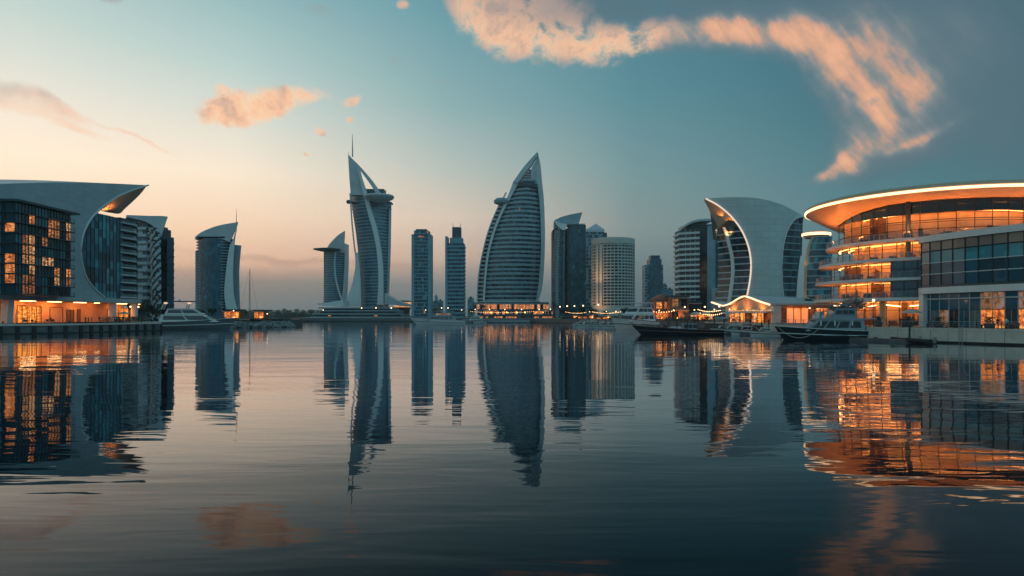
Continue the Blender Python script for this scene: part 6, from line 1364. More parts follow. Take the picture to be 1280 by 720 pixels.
def inflatable():
    rt = local('dinghy', 'dark dinghy', 'dinghy'); m = MB()
    for s_ in (-1, 1): m.tube([(-1.9, .75 * s_, .35), (0, .78 * s_, .35), (1.2, .6 * s_, .42), (1.9, 0, .55)], .26, 8)
    m.build('buoyancy_tube', ['rubber'], rt, smooth=True); m = MB(); m.box(-1.8, 1.2, -.6, .6, .12, .2); m.build('floor', ['dark_metal'], rt); m = MB(); m.box(-.5, -.1, -.7, .7, .45, .52); m.build('thwart', ['timber'], rt)
    m = MB(); m.box(-2.25, -1.9, -.18, .18, .1, .95); m.build('outboard', ['steel'], rt); return rt
i0 = inflatable()
for i, (px, Y, rz, lb) in enumerate([(1106, 119.5, 140, 'dark dinghy closest to the stern of the dark-hulled yacht'), (1131, 113.5, 125, 'dark dinghy in the middle of the float under the quay wall'), (1150, 109, 118, 'dark dinghy at the right end of the float under the quay wall')]):
    o = i0 if i == 0 else copy_tree(i0); place(o, X_(px, Y), Y, 0, R(rz), 1.1, lb, 'dark dinghies under the pale quay wall')

def pontoon(nm, lb, pts, w, piles):
    rt = thing(nm, lb, 'pontoon', (pts[0][0], pts[0][1], 0)); A = [Vector((x, y, .35)) for x, y in pts]; m = MB()
    for a, b in zip(A, A[1:]): t = (b - a).normalized(); n_ = Vector((t.y, -t.x, 0)) * w; m.obox(a - n_ / 2 - Vector((0, 0, .5)), b - a, n_, (0, 0, .62))
    m.build('float', ['dark_concrete'], rt); m = MB()
    for a, b in zip(A, A[1:]): t = (b - a).normalized(); n_ = Vector((t.y, -t.x, 0)) * w * .96; m.obox(a - n_ / 2 + Vector((0, 0, .13)), b - a, n_, (0, 0, .06))
    m.build('decking', ['wood_deck'], rt)
    for px, Y, h in piles: x = X_(px, Y); m = MB(); m.tube([(x, Y, -1.5), (x, Y, h)], .16, 8); m.sphere((x, Y, h), .2, 6); m.build('mooring_pile', ['dark_metal'], rt)
pontoon('pontoon', 'floating pontoon with dark mooring piles in front of the peaked pavilion', [(50, 196), (47, 166), (59, 150)], 2.2, [(868, 200, 3.4), (893, 190, 3.2), (905, 176, 3.3), (920, 168, 3.1), (938, 160, 3.3), (952, 155, 3.0), (961, 152, 3.4)])
pontoon('pontoon', 'short dark float under the pale quay wall holding the dinghies', [(60.4, 121.5), (66, 109.5)], 1.4, [(1114, 118, 2.2), (1137, 113, 2.4)])
pontoon('pontoon', 'low float under the row of small boats', [(26, 290), (36, 245)], 2, [(722, 272, 3), (737, 262, 3.2), (748, 255, 2.8), (757, 247, 3.2)])
def gangway():
    rt = thing('gangway', 'sloping gangway from the promenade down to the pontoon', 'gangway', (54, 168, 0)); a, b = Vector((61.5, 176, 2.5)), Vector((50, 168, .6)); d = b - a; n_ = Vector((-d.y, d.x, 0)).normalized() * 1.5
    m = MB(); m.obox(a - n_ / 2, d, n_, (0, 0, .14)); m.build('ramp', ['steel'], rt)
    for s_ in (-.5, .5):
        m = MB(); m.tube([a + n_ * s_ + Vector((0, 0, 1.1)), b + n_ * s_ + Vector((0, 0, 1.1))], .05, 5)
        for t in lsp(0, 1, 7): m.tube([a + d * t + n_ * s_, a + d * t + n_ * s_ + Vector((0, 0, 1.1))], .03, 4)
        m.build('handrail', ['steel'], rt)
gangway()
def moor(nm, a, b, sag, lb):
    a, b = Vector(a), Vector(b); ps = [a.lerp(b, t) - Vector((0, 0, sag * 4 * t * (1 - t))) for t in lsp(0, 1, 14)]; m = MB(); m.tube(ps, .05, 5); tag(m.build(nm, ['rope'], smooth=True), lb, 'rope')
bx = YX - 8.4
moor('mooring_rope', (bx, YY - .5, 2.3), (bx + 6.2, YY - 2.5, 2.0), 1.7, 'pale mooring rope looped along the bow of the dark-hulled yacht')
moor('mooring_rope', (bx, YY + .2, 2.2), (X_(938, 160), 160, 2.6), 1.0, 'pale mooring rope from the dark yacht bow back to a mooring pile')
# ------------------------------------------------------------------ rocks, trees, people and promenade furniture
def breakwater():
    rt = thing('rock_breakwater', 'breakwater of piled grey boulders beyond the pale motor yacht', 'breakwater', (-95, 255, 0)); rng = random.Random(5)
    base = MB(); base.flat([(-104, 232), (-96, 244), (-86, 258), (-88, 272), (-108, 275), (-112, 240)], -1, 1.0); base.build('core', ['rock'], rt)
    path = [Vector((-101, 236, 0)), Vector((-95, 245, 0)), Vector((-89, 254, 0)), Vector((-85.5, 259, 0)), Vector((-87, 268, 0))]; P_ = crom(path, 12); allv = MB(); nn = 0
    proto = []
    for k in range(6):
        bm = bmesh.new(); bmesh.ops.create_icosphere(bm, subdivisions=2, radius=1)
        for v in bm.verts: v.co *= 1 + rng.uniform(-.22, .22); 
        for v in bm.verts: v.co.z *= .75
        me = bpy.data.meshes.new('boulder'); bm.to_mesh(me); bm.free(); me.materials.append(M['rock']); proto.append(me)
    for i in range(330):
        q = P_[rng.randrange(len(P_))]; r = rng.uniform(.45, 1.0); d = rng.uniform(-1.5, 6); x, y = q.x - d * .8 + rng.uniform(-1, 1), q.y + d * .55 + rng.uniform(-1.5, 1.5); z = max(.1, 2.0 - abs(d - 2.2) * .5) * rng.uniform(.5, 1)
        me = proto[i % 6]
        if nn < 100 and d < 2: o = bpy.data.objects.new('boulder', me); COL.objects.link(o); o.parent = rt; o.location = Vector((x, y, z)) - ORG[rt.name]; o.scale = (r * rng.uniform(.8, 1.4), r, r); o.rotation_euler = (rng.uniform(-.4, .4), rng.uniform(-.4, .4), rng.uniform(0, 6)); nn += 1
        else:
            mt = Matrix.Translation((x, y, z)) @ Matrix.Rotation(rng.uniform(0, 6), 4, 'Z') @ Matrix.Scale(r, 4); allv.add([mt @ v.co for v in me.vertices], [tuple(p.vertices) for p in me.polygons])
    o = allv.build('boulder', ['rock'], rt, weld=False); o['kind'] = 'stuff'
breakwater()
def tree(rng, h, cr, leaf='foliage', lb='', nl=900, ls=.35):
    rt = local('tree', lb, 'tree'); m = MB(); t = h * .42; ends = []
    m.tube([(0, 0, 0), (rng.uniform(-.1, .1), 0, t * .5), (rng.uniform(-.2, .2), rng.uniform(-.2, .2), t)], [h * .028, h * .022, h * .016], 7)
    for k in range(7):
        a = k * .9 + rng.random(); e = Vector((math.cos(a) * cr * rng.uniform(.4, .75), math.sin(a) * cr * rng.uniform(.4, .75), t + (h - t) * rng.uniform(.25, .75))); m.tube([(0, 0, t * rng.uniform(.75, 1)), e * .6 + Vector((0, 0, t * .2)), e], [h * .012, h * .008, h * .003], 5); ends.append(e)
    ends += [Vector((0, 0, h * .82)), Vector((cr * .2, -cr * .3, h * .68))]; m.build('trunk', ['bark'], rt); c = MB()
    for _ in range(nl):
        e = rng.choice(ends); d = Vector((rng.gauss(0, 1), rng.gauss(0, 1), rng.gauss(0, .75))); d = d.normalized() * cr * .46 * rng.random() ** .4; p = e + d; s_ = ls * rng.uniform(.6, 1.3)
        u = Vector((rng.uniform(-1, 1), rng.uniform(-1, 1), rng.uniform(-.6, .6))).normalized() * s_; w = u.cross(Vector((rng.uniform(-1, 1), rng.uniform(-1, 1), 1))).normalized() * s_ * .6; c.face([p - u, p + w, p + u, p - w])
    c.build('crown', [leaf], rt, weld=False); return rt
def palm(rng, h, lb):
    rt = local('palm_tree', lb, 'palm tree'); m = MB(); m.tube([(0, 0, 0), (h * .02, 0, h * .5), (h * .05, 0, h)], [h * .03, h * .02, h * .018], 7); m.build('trunk', ['bark'], rt); c = MB(); o = Vector((h * .05, 0, h))
    for k in range(20):
        a = k * 2.4; up = rng.uniform(-.25, .9); L = h * .36; pr = None
        for j in range(7):
            t = j / 6; p = o + Vector((math.cos(a) * L * t, math.sin(a) * L * t, L * (up * t - .85 * t * t))); w = Vector((-math.sin(a), math.cos(a), -.35)) * (h * .045 * (1 - abs(t - .4)))
            if pr: c.face([pr[0] - pr[1], p - w, p, pr[0]]); c.face([pr[0], p, p + Vector((-w.x, -w.y, w.z)) * -1, pr[0] + Vector((pr[1].x, pr[1].y, -abs(pr[1].z)))])
            pr = (p, w)
    c.build('crown', ['palm_leaf'], rt, weld=False); return rt
rt_ = random.Random(9)
T1 = tree(rt_, 6.5, 2.6, 'foliage', 'dark leafy tree'); T2 = tree(rt_, 5.5, 2.4, 'blossom', 'pale blossoming tree on the promenade before the round lit building, largest of the two', 1300, .22); PM = palm(rt_, 8.5, 'palm')
place(T2, X_(1066, 131), 131, GZ, 0, 1.0); o = copy_tree(T2); place(o, X_(1046, 134), 134, GZ, 1, .75, 'smaller pale tree on the promenade behind the dark-hulled yacht')
row = [(168, 236, 1.1, 'dark leafy tree at the foot of the wing-roof tower, leftmost'), (177, 248, .8, 'dark leafy tree second from the left under the wing-roof tower'), (186, 252, .95, 'dark leafy tree in the middle of the clump before the yacht'), (194, 262, .75, 'small dark leafy tree just left of the yacht bridge'), (222, 300, .8, 'dark leafy tree seen over the yacht bridge'), (236, 310, .7, 'dark leafy tree seen over the bow cabin of the yacht'), (252, 320, .75, 'dark leafy tree at the left foot of the sail-top tower'), (265, 318, .85, 'dark leafy tree at the middle foot of the sail-top tower'), (304, 312, .7, 'dark leafy tree at the white fin of the sail-top tower'),
       (704, 402, 1.0, 'dark leafy tree at the right end of the lit terrace podium'), (716, 396, .9, 'dark leafy tree below the wing-crown tower, left one'), (728, 392, 1.1, 'dark leafy tree below the wing-crown tower, right one'), (741, 378, .9, 'dark leafy tree left of the foot of the round pale tower'), (757, 352, .7, 'dark leafy tree under the lit flank of the round pale tower'), (782, 338, .9, 'dark leafy tree at the right foot of the round pale tower'), (798, 318, .9, 'dark leafy tree left of the brick row'), (545, 500, 1.1, 'dark leafy tree between the two square towers'), (590, 490, 1.0, 'dark leafy tree left of the lit podium'), (508, 520, 1.0, 'dark leafy tree right of the tiered podium'), (1002, 205, .9, 'dark leafy tree behind the right end of the pavilion roof'), (868, 243, .7, 'dark leafy tree beside the lit cafe')]
for i, (px, Y, s_, lb) in enumerate(row):
    o = T1 if i == 0 else copy_tree(T1); place(o, X_(px, Y), Y, GZ if Y < 690 else .9, i * 1.3, s_, lb, 'dark trees along the banks')
prow = [(307, 725, .9, 'hazy palm on the far shore closest to the sailboat mast'), (322, 745, .9, 'hazy palm on the far shore, second from the mast'), (338, 735, 1.05, 'hazy palm on the far shore right of the small lit kiosk'), (347, 712, 1.0, 'hazy palm on the far shore above the breakwater tip'), (356, 716, 1.15, 'hazy palm on the far shore in the middle of the gap'), (363, 722, .9, 'shorter hazy palm right of the middle of the gap'), (371, 716, 1.1, 'hazy palm on the far shore, third from the tiered podium'), (379, 724, .95, 'hazy palm on the far shore, second from the tiered podium'), (387, 716, 1.0, 'hazy palm on the far shore closest to the tiered podium'), (178, 243, .8, 'palm before the pierced screen of the wing-roof tower'), (200, 268, .7, 'palm behind the yacht stern'), (838, 300, .8, 'palm above the brick row'), (1012, 190, .75, 'palm at the right end of the peaked pavilion'), (694, 400, .9, 'palm at the right end of the lit terraces'), (604, 470, 1, 'palm at the left end of the lit terraces')]
for i, (px, Y, s_, lb) in enumerate(prow):
    o = PM if i == 0 else copy_tree(PM); place(o, X_(px, Y), Y, GZ if Y < 690 else .9, i * .8, s_, lb, 'palms along the shores')
def treeline():
    rng = random.Random(31); c = MB()
    for k in range(420):
        px = rng.uniform(290, 400) if k < 300 else rng.uniform(-40, 290); Y = rng.uniform(722, 860); x = X_(px, Y); h = rng.uniform(3.5, 10) * (1 if px > 300 else 1.2)
        for _ in range(26):
            p = Vector((x + rng.gauss(0, 2.4), Y + rng.gauss(0, 1.5), .9 + h * rng.random() ** .7)); s_ = rng.uniform(.5, 1.1); u = Vector((rng.uniform(-1, 1), rng.uniform(-.5, .5), rng.uniform(-.5, .5))) * s_; w = Vector((rng.uniform(-.4, .4), 0, 1)) * s_ * .6; c.face([p - u, p - w, p + u, p + w])
    tag(c.build('treeline', ['foliage'], weld=False), 'low hazy line of trees along the far shore', 'treeline', kind='stuff')
treeline()
def shrubs(nm, lb, pts, n, seed, hmax=1.6):
    rng = random.Random(seed); c = MB()
    for _ in range(n):
        q = rng.choice(pts); p = Vector((q[0] + rng.gauss(0, 1.2), q[1] + rng.gauss(0, 1.2), GZ + hmax * rng.random())); s_ = rng.uniform(.12, .3); u = Vector((rng.uniform(-1, 1), rng.uniform(-1, 1), rng.uniform(-.5, .5))) * s_; w = Vector((rng.uniform(-.4, .4), 0, 1)) * s_ * .6; c.face([p - u, p - w, p + u, p + w])
    tag(c.build(nm, ['foliage'], weld=False), lb, 'shrubs', kind='stuff')
shrubs('shrubbery', 'dark shrubs along the left bank before the yacht', [(-126 + .1 * i, 214 + i * 2.2) for i in range(9)] + [(-112, 240), (-105, 247)], 1500, 3)
shrubs('shrubbery', 'dark shrubs by the quay before the brick row', [(61 - i * .5, 212 + i * 6) for i in range(12)], 1500, 4)

# people: one continuous skinned body, a few poses
def body_mesh(pose):
    J = {'pel': (0, 0, .95, .13), 'spine': (0, 0, 1.15, .125), 'chest': (0, 0, 1.36, .15), 'neck': (0, 0, 1.52, .055), 'head': (0, -.01, 1.64, .095), 'top': (0, 0, 1.74, .07)}
    E = [('pel', 'spine'), ('spine', 'chest'), ('chest', 'neck'), ('neck', 'head'), ('head', 'top')]; sw = {'stand': .02, 'walk': .26, 'lean': .08}[pose]
    for s_, k in ((-1, 'l'), (1, 'r')):
        f = sw * s_
        J[k + 'hip'] = (.1 * s_, 0, .9, .095); J[k + 'knee'] = (.11 * s_, -f * .6 - .02, .5, .06); J[k + 'ank'] = (.11 * s_, -f + (.06 if f < 0 else 0), .09, .042); J[k + 'toe'] = (.12 * s_, -f - .16, .035, .035)
        J[k + 'sh'] = (.19 * s_, 0, 1.42, .062); J[k + 'el'] = (.26 * s_, f * .4 + .02, 1.14, .045); hy, hz = (f * .8 - .08, .9) if pose != 'lean' or s_ < 0 else (-.28, 1.22); J[k + 'wr'] = (.27 * s_, hy, hz, .033); J[k + 'ha'] = (.27 * s_, hy - .03, hz - .09, .035)
        E += [('pel', k + 'hip'), (k + 'hip', k + 'knee'), (k + 'knee', k + 'ank'), (k + 'ank', k + 'toe'), ('chest', k + 'sh'), (k + 'sh', k + 'el'), (k + 'el', k + 'wr'), (k + 'wr', k + 'ha')]
    ks = list(J); me = bpy.data.meshes.new('tmp'); me.from_pydata([J[k][:3] for k in ks], [(ks.index(a), ks.index(b)) for a, b in E], []); o = bpy.data.objects.new('tmp', me); COL.objects.link(o)
    md = o.modifiers.new('s', 'SKIN'); 
    for i, k in enumerate(ks): me.skin_vertices[0].data[i].radius = (J[k][3], J[k][3] * .85)
    me.skin_vertices[0].data[0].use_root = True; o.modifiers.new('u', 'SUBSURF').levels = 1
    dg = bpy.context.evaluated_depsgraph_get(); r = bpy.data.meshes.new_from_object(o.evaluated_get(dg)); bpy.data.objects.remove(o)
    for p in r.polygons:
        c = p.center; p.use_smooth = True
        p.material_index = 3 if (c.z > 1.69 or (c.z > 1.6 and c.y > .03)) else 0 if (c.z > 1.5 or (abs(c.x) > .22 and c.z < 1.0)) else 2 if c.z < .93 else 1
    return r
BODY = {}
def person(px, Y, z, rz, top, legs, pose, lb, grp=None):
    key = (pose, top, legs)
    if key not in BODY:
        b = BODY.get(pose) or body_mesh(pose); BODY[pose] = b; me = b.copy(); me.name = 'person'; me.materials.clear()
        for m in ('skin', top, legs, 'hair'): me.materials.append(M[m])
        for p, q in zip(me.polygons, b.polygons): p.material_index = q.material_index
        BODY[key] = me
    o = bpy.data.objects.new('person', BODY[key]); COL.objects.link(o); o.location = (X_(px, Y), Y, z); o.rotation_euler = (0, 0, rz); tag(o, lb, 'person', grp)
def onq(px, X): return X * F / (px - 640)      # distance at which a bearing meets the line x = X
for px, X, a, tp, lg, ps, lb in (
    (107, -124.5, 1.2, 'black_cloth', 'black_cloth', 'stand', 'person in black at the left of the dark group under the arcade'), (110.5, -123.2, -1.4, 'navy_cloth', 'black_cloth', 'lean', 'person in navy reaching out, middle of the dark group under the arcade'), (114.5, -123.8, 2.2, 'black_cloth', 'navy_cloth', 'stand', 'person in black at the right of the dark group under the arcade'),
    (124, -124.0, .6, 'black_cloth', 'black_cloth', 'walk', 'person in black walking below the bright ceiling lamp'), (130, -123.0, 2.8, 'white_cloth', 'black_cloth', 'walk', 'person in white top right of the bright ceiling lamp'), (136, -122.4, -.5, 'grey_cloth', 'black_cloth', 'stand', 'person in grey top left of the arcade column'),
    (149, -121.5, 1.6, 'navy_cloth', 'black_cloth', 'stand', 'person in navy standing right of the arcade column'), (153, -121.0, -1.6, 'brown_cloth', 'black_cloth', 'walk', 'person in brown walking right of the arcade column'), (168, -122.5, .3, 'black_cloth', 'grey_cloth', 'stand', 'person in black top and grey trousers at the far end of the arcade'),
    (63, -124, .4, 'black_cloth', 'navy_cloth', 'stand', 'person in black beside the outdoor tables of the arcade'), (30, -125, .4, 'red_cloth', 'black_cloth', 'stand', 'person in red top before the lit arcade shop window')):
    person(px, onq(px, X), GZ, a, tp, lg, ps, lb)
for px, Y, a, tp, lg, ps, lb in (
    (1125.5, 120, .5, 'black_cloth', 'black_cloth', 'stand', 'person in black by the column below the terraces, left of a pair'), (1128.5, 119, -.8, 'black_cloth', 'navy_cloth', 'lean', 'person in black reaching out below the terraces, right of a pair'), (1133, 121, 1.5, 'navy_cloth', 'black_cloth', 'walk', 'person in navy walking by the quay railing'), (1139, 119, -1.5, 'grey_cloth', 'black_cloth', 'walk', 'person in grey walking close to the corner pillar'),
    (1100, 126, .2, 'brown_cloth', 'black_cloth', 'stand', 'person in brown top near the pale tree'), (1092, 127, 2.2, 'black_cloth', 'grey_cloth', 'walk', 'person in black top and grey trousers near the pale tree'), (1196, 112, .3, 'black_cloth', 'black_cloth', 'stand', 'person in black before the glass wing shopfront'), (1258, 104, -1.2, 'white_cloth', 'navy_cloth', 'walk', 'person in white walking before the orange shopfront'), (1247, 105, 1.9, 'black_cloth', 'navy_cloth', 'stand', 'person in black and navy before the orange shopfront'),
    (925, 184, .5, 'black_cloth', 'black_cloth', 'stand', 'person in black on the quay before the pavilion gable'), (945, 178, -1, 'white_cloth', 'black_cloth', 'walk', 'person in white walking on the quay before the pavilion'), (912, 205, 2, 'red_cloth', 'navy_cloth', 'stand', 'person in red on the quay left of the pavilion'),
    (885, 216, .4, 'black_cloth', 'black_cloth', 'walk', 'person in black walking before the low lit cafe'), (876, 220, 1.4, 'white_cloth', 'grey_cloth', 'stand', 'person in white before the low lit cafe'), (867, 224, -.6, 'navy_cloth', 'black_cloth', 'stand', 'person in navy left of the low lit cafe'), (851, 232, 2.2, 'black_cloth', 'navy_cloth', 'walk', 'person in black walking before the tallest brick house'),
    (833, 246, .8, 'grey_cloth', 'black_cloth', 'stand', 'person in grey before the orange brick restaurant'), (826, 249, -1.2, 'red_cloth', 'black_cloth', 'walk', 'person in red walking before the orange brick restaurant'), (812, 256, 1.8, 'black_cloth', 'black_cloth', 'stand', 'person in black before the gabled end of the brick row'), (955, 172, .9, 'brown_cloth', 'black_cloth', 'stand', 'person in brown at the white corner pillar of the pavilion'), (1036, 140, 2.6, 'black_cloth', 'black_cloth', 'stand', 'person in black on the promenade behind the dark yacht bow')):
    person(px, Y, GZ, a, tp, lg, ps, lb)
def onrot(a, r): return 93 + r * math.sin(R(a)), 149 - r * math.cos(R(a))
for a, r, z, tp, lb in ((-34, 23.0, 11.8, 'black_cloth', 'person in black at the rail of the middle lit terrace'), (-58, 23.2, 7.95, 'navy_cloth', 'person in navy at the rail of the lowest lit terrace'), (-25, 22.3, 15.7, 'grey_cloth', 'person in grey on the upper terrace of the round building')):
    x, y = onrot(a, r); person(640 + F * x / y, y, z, R(a), tp, 'black_cloth', 'lean', lb)

# tables, chairs, parasols and lamps
def table_set():
    rt = local('cafe_table', 'table', 'table'); m = MB(); m.lathe((0, 0), [(0, .72), (.45, .72), (.45, .76), (0, .76)], 14); m.build('table_top', ['dark_metal'], rt); m = MB(); m.tube([(0, 0, 0), (0, 0, .72)], .04, 6); m.lathe((0, 0), [(.25, 0), (.25, .03), (.03, .06)], 12); m.build('pedestal', ['dark_metal'], rt); return rt
def chair():
    rt = local('cafe_chair', 'chair', 'chair'); m = MB(); m.box(-.22, .22, -.22, .22, .43, .48); m.build('seat', ['dark_cladding'], rt); m = MB(); m.box(-.22, .22, .18, .23, .48, .92); m.build('backrest', ['dark_cladding'], rt)
    for x in (-.2, .2):
        for y in (-.2, .2): m = MB(); m.tube([(x, y, 0), (x, y, .45)], .02, 4); m.build('leg', ['dark_metal'], rt)
    return rt
tb, ch = table_set(), chair(); ft = True
sets = [('arcade tables outside the doors', [(-123.4, 176.5), (-123.5, 180.5), (-123.2, 184), (-122.6, 171)], 'by the lit arcade'), ('terrace tables', [onrot(a, 22.6) for a in (-70, -50, -28)], 'on the middle lit terrace'), ('promenade tables', [(79, 108), (80.5, 104.5)], 'before the orange shopfronts'), ('pavilion tables', [(65.5, 190), (64.8, 198), (64.5, 207)], 'before the pavilion gable')]
ordn = ['first', 'second', 'third', 'fourth']
for si, (g_, pts, where) in enumerate(sets):
    z = GZ if si != 1 else 11.8
    for i, (x, y) in enumerate(pts):
        o = tb if ft else copy_tree(tb); place(o, x, y, z, 0, 1.15, f'dark round cafe table {where}, {ordn[i]} from the left', 'dark cafe tables along the water')
        for k in range(3):
            a = k * 2.1 + i; c = ch if (ft and k == 0) else copy_tree(ch); place(c, x + .85 * math.sin(a), y - .85 * math.cos(a), z, a + math.pi, 1.1, f'dark cafe chair around the {ordn[i]} table {where}', f'chairs at the {ordn[i]} table {where}')
        ft = False
def parasol():
    rt = local('parasol', 'parasol', 'parasol'); m = MB(); m.tube([(0, 0, 0), (0, 0, 2.9)], .04, 6); m.build('pole', ['steel'], rt); m = MB()
    m.lathe((0, 0), [(1.7, 2.25), (1.68, 2.35), (.9, 2.72), (0, 2.95)], 8); m.build('canopy', ['canvas'], rt); m = MB(); m.lathe((0, 0), [(.35, 0), (.35, .1), (0, .1)], 10); m.build('base', ['concrete'], rt); return rt
pz = parasol()
for i, (x, y, z, lb) in enumerate([(-122.2, 215, GZ, 'canvas parasol near the far end of the lit arcade'), (63.9, 202, GZ, 'canvas parasol on the quay left of the pavilion gable'), (62.6, 221, GZ, 'canvas parasol before the low lit cafe, right one'), (61.5, 228, GZ, 'canvas parasol before the low lit cafe, left one'), (73, 141 - 16, GZ, 'canvas parasol behind the dark-hulled yacht')]):
    o = pz if i == 0 else copy_tree(pz); place(o, x, y, z, i, 1.1, lb, 'canvas parasols along the water')
def street_lamp():
    rt = local('street_lamp', 'lamp', 'street lamp'); m = MB(); m.tube([(0, 0, 0), (0, 0, 4.6)], [.07, .05], 6); m.build('post', ['dark_metal'], rt); m = MB(); m.sphere((0, 0, 4.8), .24, 10); m.build('globe', ['lamp_warm'], rt, smooth=True); return rt
lp = street_lamp()
ls_ = [(163, onq(163, -121), 'lit globe lamp at the far end of the left quay'), (173, 222, 'lit globe lamp by the trees left of the yacht'), (700, 410, 'lit globe lamp at the right end of the lit podium'), (709, 384, 'lit globe lamp below the wing-crown tower, left of three'), (718, 378, 'lit globe lamp below the wing-crown tower, middle of three'), (729, 365, 'lit globe lamp below the wing-crown tower, right of three'), (748, 336, 'lit globe lamp at the foot of the round pale tower'), (803, 262, 'lit globe lamp at the left end of the brick row'), (856, 228, 'lit globe lamp before the tallest brick house'), (881, 222, 'lit globe lamp before the low lit cafe'), (899, 210, 'lit globe lamp at the left end of the pavilion'), (552, 478, 'lit globe lamp between the two square towers'), (560, 478, 'lit globe lamp at the foot of the twin-mast tower'), (489, 481, 'lit globe lamp right of the tiered podium'), (470, 481, 'lit globe lamp before the tiered podium, right one'), (452, 482, 'lit globe lamp before the tiered podium, left one'), (1092, 124, 'lit globe lamp on the promenade behind the yacht stern')]
for i, (px, Y, lb) in enumerate(ls_):
    o = lp if i == 0 else copy_tree(lp); place(o, X_(px, Y), Y, GZ, 0, 1.0 + (.5 if Y > 300 else 0), lb, 'lit globe lamps along the banks')
def festoon(lb, a, b, n, sag, posts=True):
    a, b = Vector(a), Vector(b); rt = thing('light_string', lb, 'light string', tuple((a + b) / 2)); f = lambda t: a.lerp(b, t) - Vector((0, 0, sag * 4 * t * (1 - t))); m = MB(); m.tube([f(t) for t in lsp(0, 1, 16)], .025, 4); m.build('wire', ['dark_metal'], rt)
    for i in range(n): q = f((i + .5) / n); m = MB(); m.sphere((q.x, q.y, q.z - .12), .13, 6); m.build('bulb', ['lamp_bulb'], rt)
more = [(594, 436, 'lit globe lamp at the left end of the lit podium front'), (612, 438, 'lit globe lamp before the lit podium, second from left'), (631, 436, 'lit globe lamp before the lit podium, left of its middle'), (652, 434, 'lit globe lamp before the lit podium, right of its middle'), (674, 428, 'lit globe lamp before the lit podium, second from right'), (688, 424, 'lit globe lamp before the lit podium, far right'),
    (737, 350, 'lit globe lamp by the narrow lit shed'), (758, 318, 'lit globe lamp at the right foot of the round pale tower, left one'), (770, 308, 'lit globe lamp at the right foot of the round pale tower, middle one'), (784, 294, 'lit globe lamp beside the long terrace shed'), (824, 252, 'lit globe lamp before the orange brick restaurant'), (842, 238, 'lit globe lamp between the two taller brick fronts'), (868, 226, 'lit globe lamp at the left of the low lit cafe'), (893, 213, 'lit globe lamp between cafe and pavilion'), (912, 203, 'lit globe lamp before the left half of the pavilion gable'), (1012, 165, 'lit globe lamp at the right end of the pavilion'), (532, 480, 'lit globe lamp before the square tower with the block crown'), (577, 478, 'lit globe lamp right of the twin-mast tower'), (404, 486, 'lit globe lamp at the left end of the tiered podium'), (292, 262, 'lit globe lamp by the lit kiosk near the breakwater'), (334, 268, 'lit globe lamp at the tip of the breakwater')]
for px, Y, lb in more: place(copy_tree(lp), X_(px, Y), Y, GZ if px != 334 else 1.2, 0, .8 + (.4 if Y > 400 else 0), lb, 'lit globe lamps along the banks')
festoon('long string of warm bulbs along the lit podium front', (-27, 434, 7.0), (14, 424, 7.0), 34, .8)
festoon('string of warm bulbs below the wing-crown tower', (31, 398, 6.6), (40, 366, 6.2), 16, .7)
festoon('string of warm bulbs before the round pale tower', (41, 350, 6.4), (48, 300, 6.2), 20, .8)
festoon('string of warm bulbs over the quay left of the pavilion, upper one', (63, 232, 6.6), (65.5, 214, 6.2), 14, .6)
festoon('string of warm bulbs over the quay left of the pavilion, lower one', (62, 226, 5.4), (64.2, 208, 5.2), 12, .6)
festoon('string of warm bulbs before the brick restaurants', (50, 256, 6.5), (58.5, 244, 6.3), 12, .7)
festoon('string of warm bulbs on the ground floor of the round building', (77.5, 127.6, 6.8), (90, 122.5, 6.8), 14, .5)

def bollard():
    rt = local('bollard', 'dark iron bollard on the left quay coping', 'bollard', 'bollards on the left quay'); m = MB(); m.lathe((0, 0), [(.2, 0), (.16, .1), (.14, .42), (.24, .5), (.24, .6), (0, .66)], 12); m.build('post', ['dark_metal'], rt, smooth=True); m = MB(); m.lathe((0, 0), [(.3, 0), (.3, .05), (.2, .06)], 12); m.build('base', ['dark_metal'], rt); return rt
b0 = bollard()
for i in range(9):
    t = i / 8; x = -119.6 + 15.0 * t - .9; y = 160.6 + 41 * t if i else 160.6; q = [(-119.9, 161.5), (-115.9, 167), (-111.6, 173), (-109.9, 177), (-108.9, 182), (-107.9, 187), (-106.8, 191.5), (-105.8, 196), (-104.9, 200)][i]
    o = b0 if i == 0 else copy_tree(b0); place(o, q[0] - .7, q[1] + .2, 2.45)
for i in range(6):
    o = copy_tree(b0); a, b = Vector((76, 101, 0)), Vector((63, 121, 0)); q = a.lerp(b, (i + .5) / 6); place(o, q.x + .35, q.y + .25, 2.42, 0, 1, 'dark iron bollard on the pale right quay coping', 'bollards on the right quay')
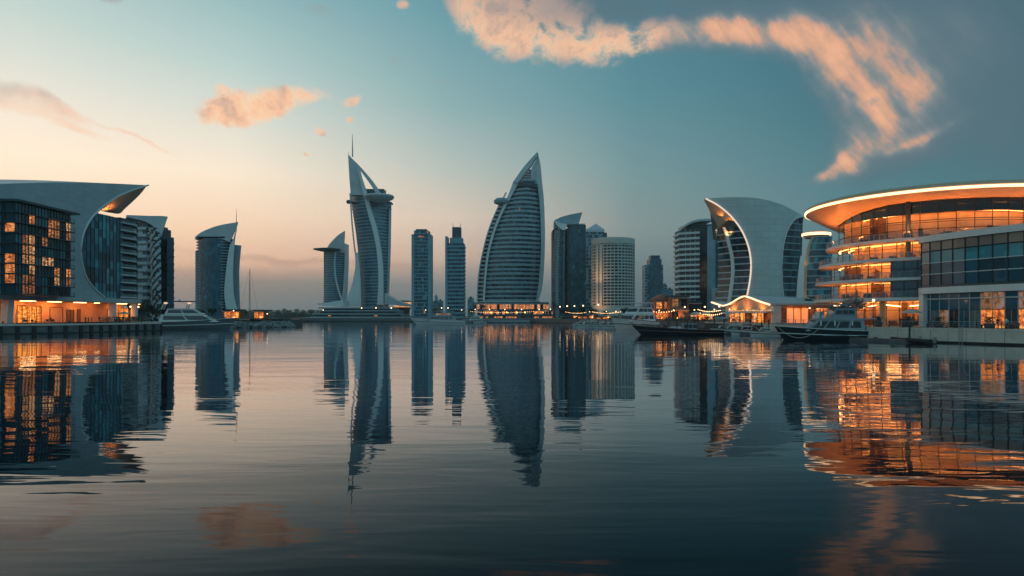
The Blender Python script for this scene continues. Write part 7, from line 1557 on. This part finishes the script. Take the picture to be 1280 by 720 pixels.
def planter(i, x, y, lb):
    rt = thing('planter', lb, 'planter', (x, y, GZ), 'planters along the right promenade'); m = MB(); m.hexa([(x - .5, y - .5, GZ), (x + .5, y - .5, GZ), (x + .5, y + .5, GZ), (x - .5, y + .5, GZ), (x - .62, y - .62, GZ + .8), (x + .62, y - .62, GZ + .8), (x + .62, y + .62, GZ + .8), (x - .62, y + .62, GZ + .8)]); m.build('tub', ['dark_cladding'], rt); c = MB(); rng = random.Random(i)
    for _ in range(170):
        p = Vector((x + rng.gauss(0, .32), y + rng.gauss(0, .32), GZ + .8 + 1.0 * rng.random())); s_ = rng.uniform(.08, .17); u = Vector((rng.uniform(-1, 1), rng.uniform(-1, 1), rng.uniform(-.5, .5))) * s_; w = Vector((rng.uniform(-.4, .4), 0, 1)) * s_ * .7; c.face([p - u, p - w, p + u, p + w])
    c.build('plant', ['foliage'], rt, weld=False)
for i, (x, y, lb) in enumerate([(73.4, 117.5, 'square planter with a bush right before the white corner pillar'), (70.5, 121.5, 'square planter with a bush below the round building terraces, right one'), (67.5, 126, 'square planter with a bush below the round building terraces, left one'), (77.3, 110.5, 'square planter with a bush before the dark wing shopfronts'), (80.2, 101.5, 'square planter with a bush before the orange wing shopfronts')]): planter(i, x, y, lb)
def bench(x, y, rz, lb):
    rt = local('bench', lb, 'bench', 'benches along the quays'); m = MB()
    for k in range(3): m.box(-.9, .9, -.22 + k * .16, -.1 + k * .16, .42, .46)
    m.build('seat', ['timber'], rt); m = MB()
    for k in range(2): m.box(-.9, .9, .24, .28, .58 + k * .18, .7 + k * .18)
    m.build('backrest', ['timber'], rt)
    for s_ in (-.75, .75): m = MB(); m.box(s_ - .04, s_ + .04, -.22, .28, 0, .42); m.box(s_ - .04, s_ + .04, .22, .28, .42, .9); m.build('leg', ['dark_metal'], rt)
    place(rt, x, y, GZ, rz)
bench(71.5, 113.5, R(-58), 'timber bench behind the railing below the terraces'); bench(77.4, 105.5, R(-62), 'timber bench behind the railing before the wing shopfronts'); bench(-108.6, 190, R(78), 'timber bench on the left quay before the arcade')
def ladder(x, y, dx, dy, lb):
    rt = thing('quay_ladder', lb, 'ladder', (x, y, 0)); t = Vector((-dy, dx, 0)).normalized() * .25; o = Vector((x, y, 0)); m = MB()
    for s_ in (-1, 1): m.tube([o + t * s_ + Vector((0, 0, -.5)), o + t * s_ + Vector((0, 0, 2.9))], .035, 5)
    m.build('stile', ['steel'], rt); m = MB()
    for k in range(9): m.tube([o - t + Vector((0, 0, -.2 + k * .32)), o + t + Vector((0, 0, -.2 + k * .32))], .025, 4)
    m.build('rungs', ['steel'], rt)
ladder(71.0, 108.0, -.84, -.54, 'steel ladder on the pale quay wall below the glass wing'); ladder(-106.9, 188.5, .98, -.2, 'steel ladder between fender piles on the left quay')
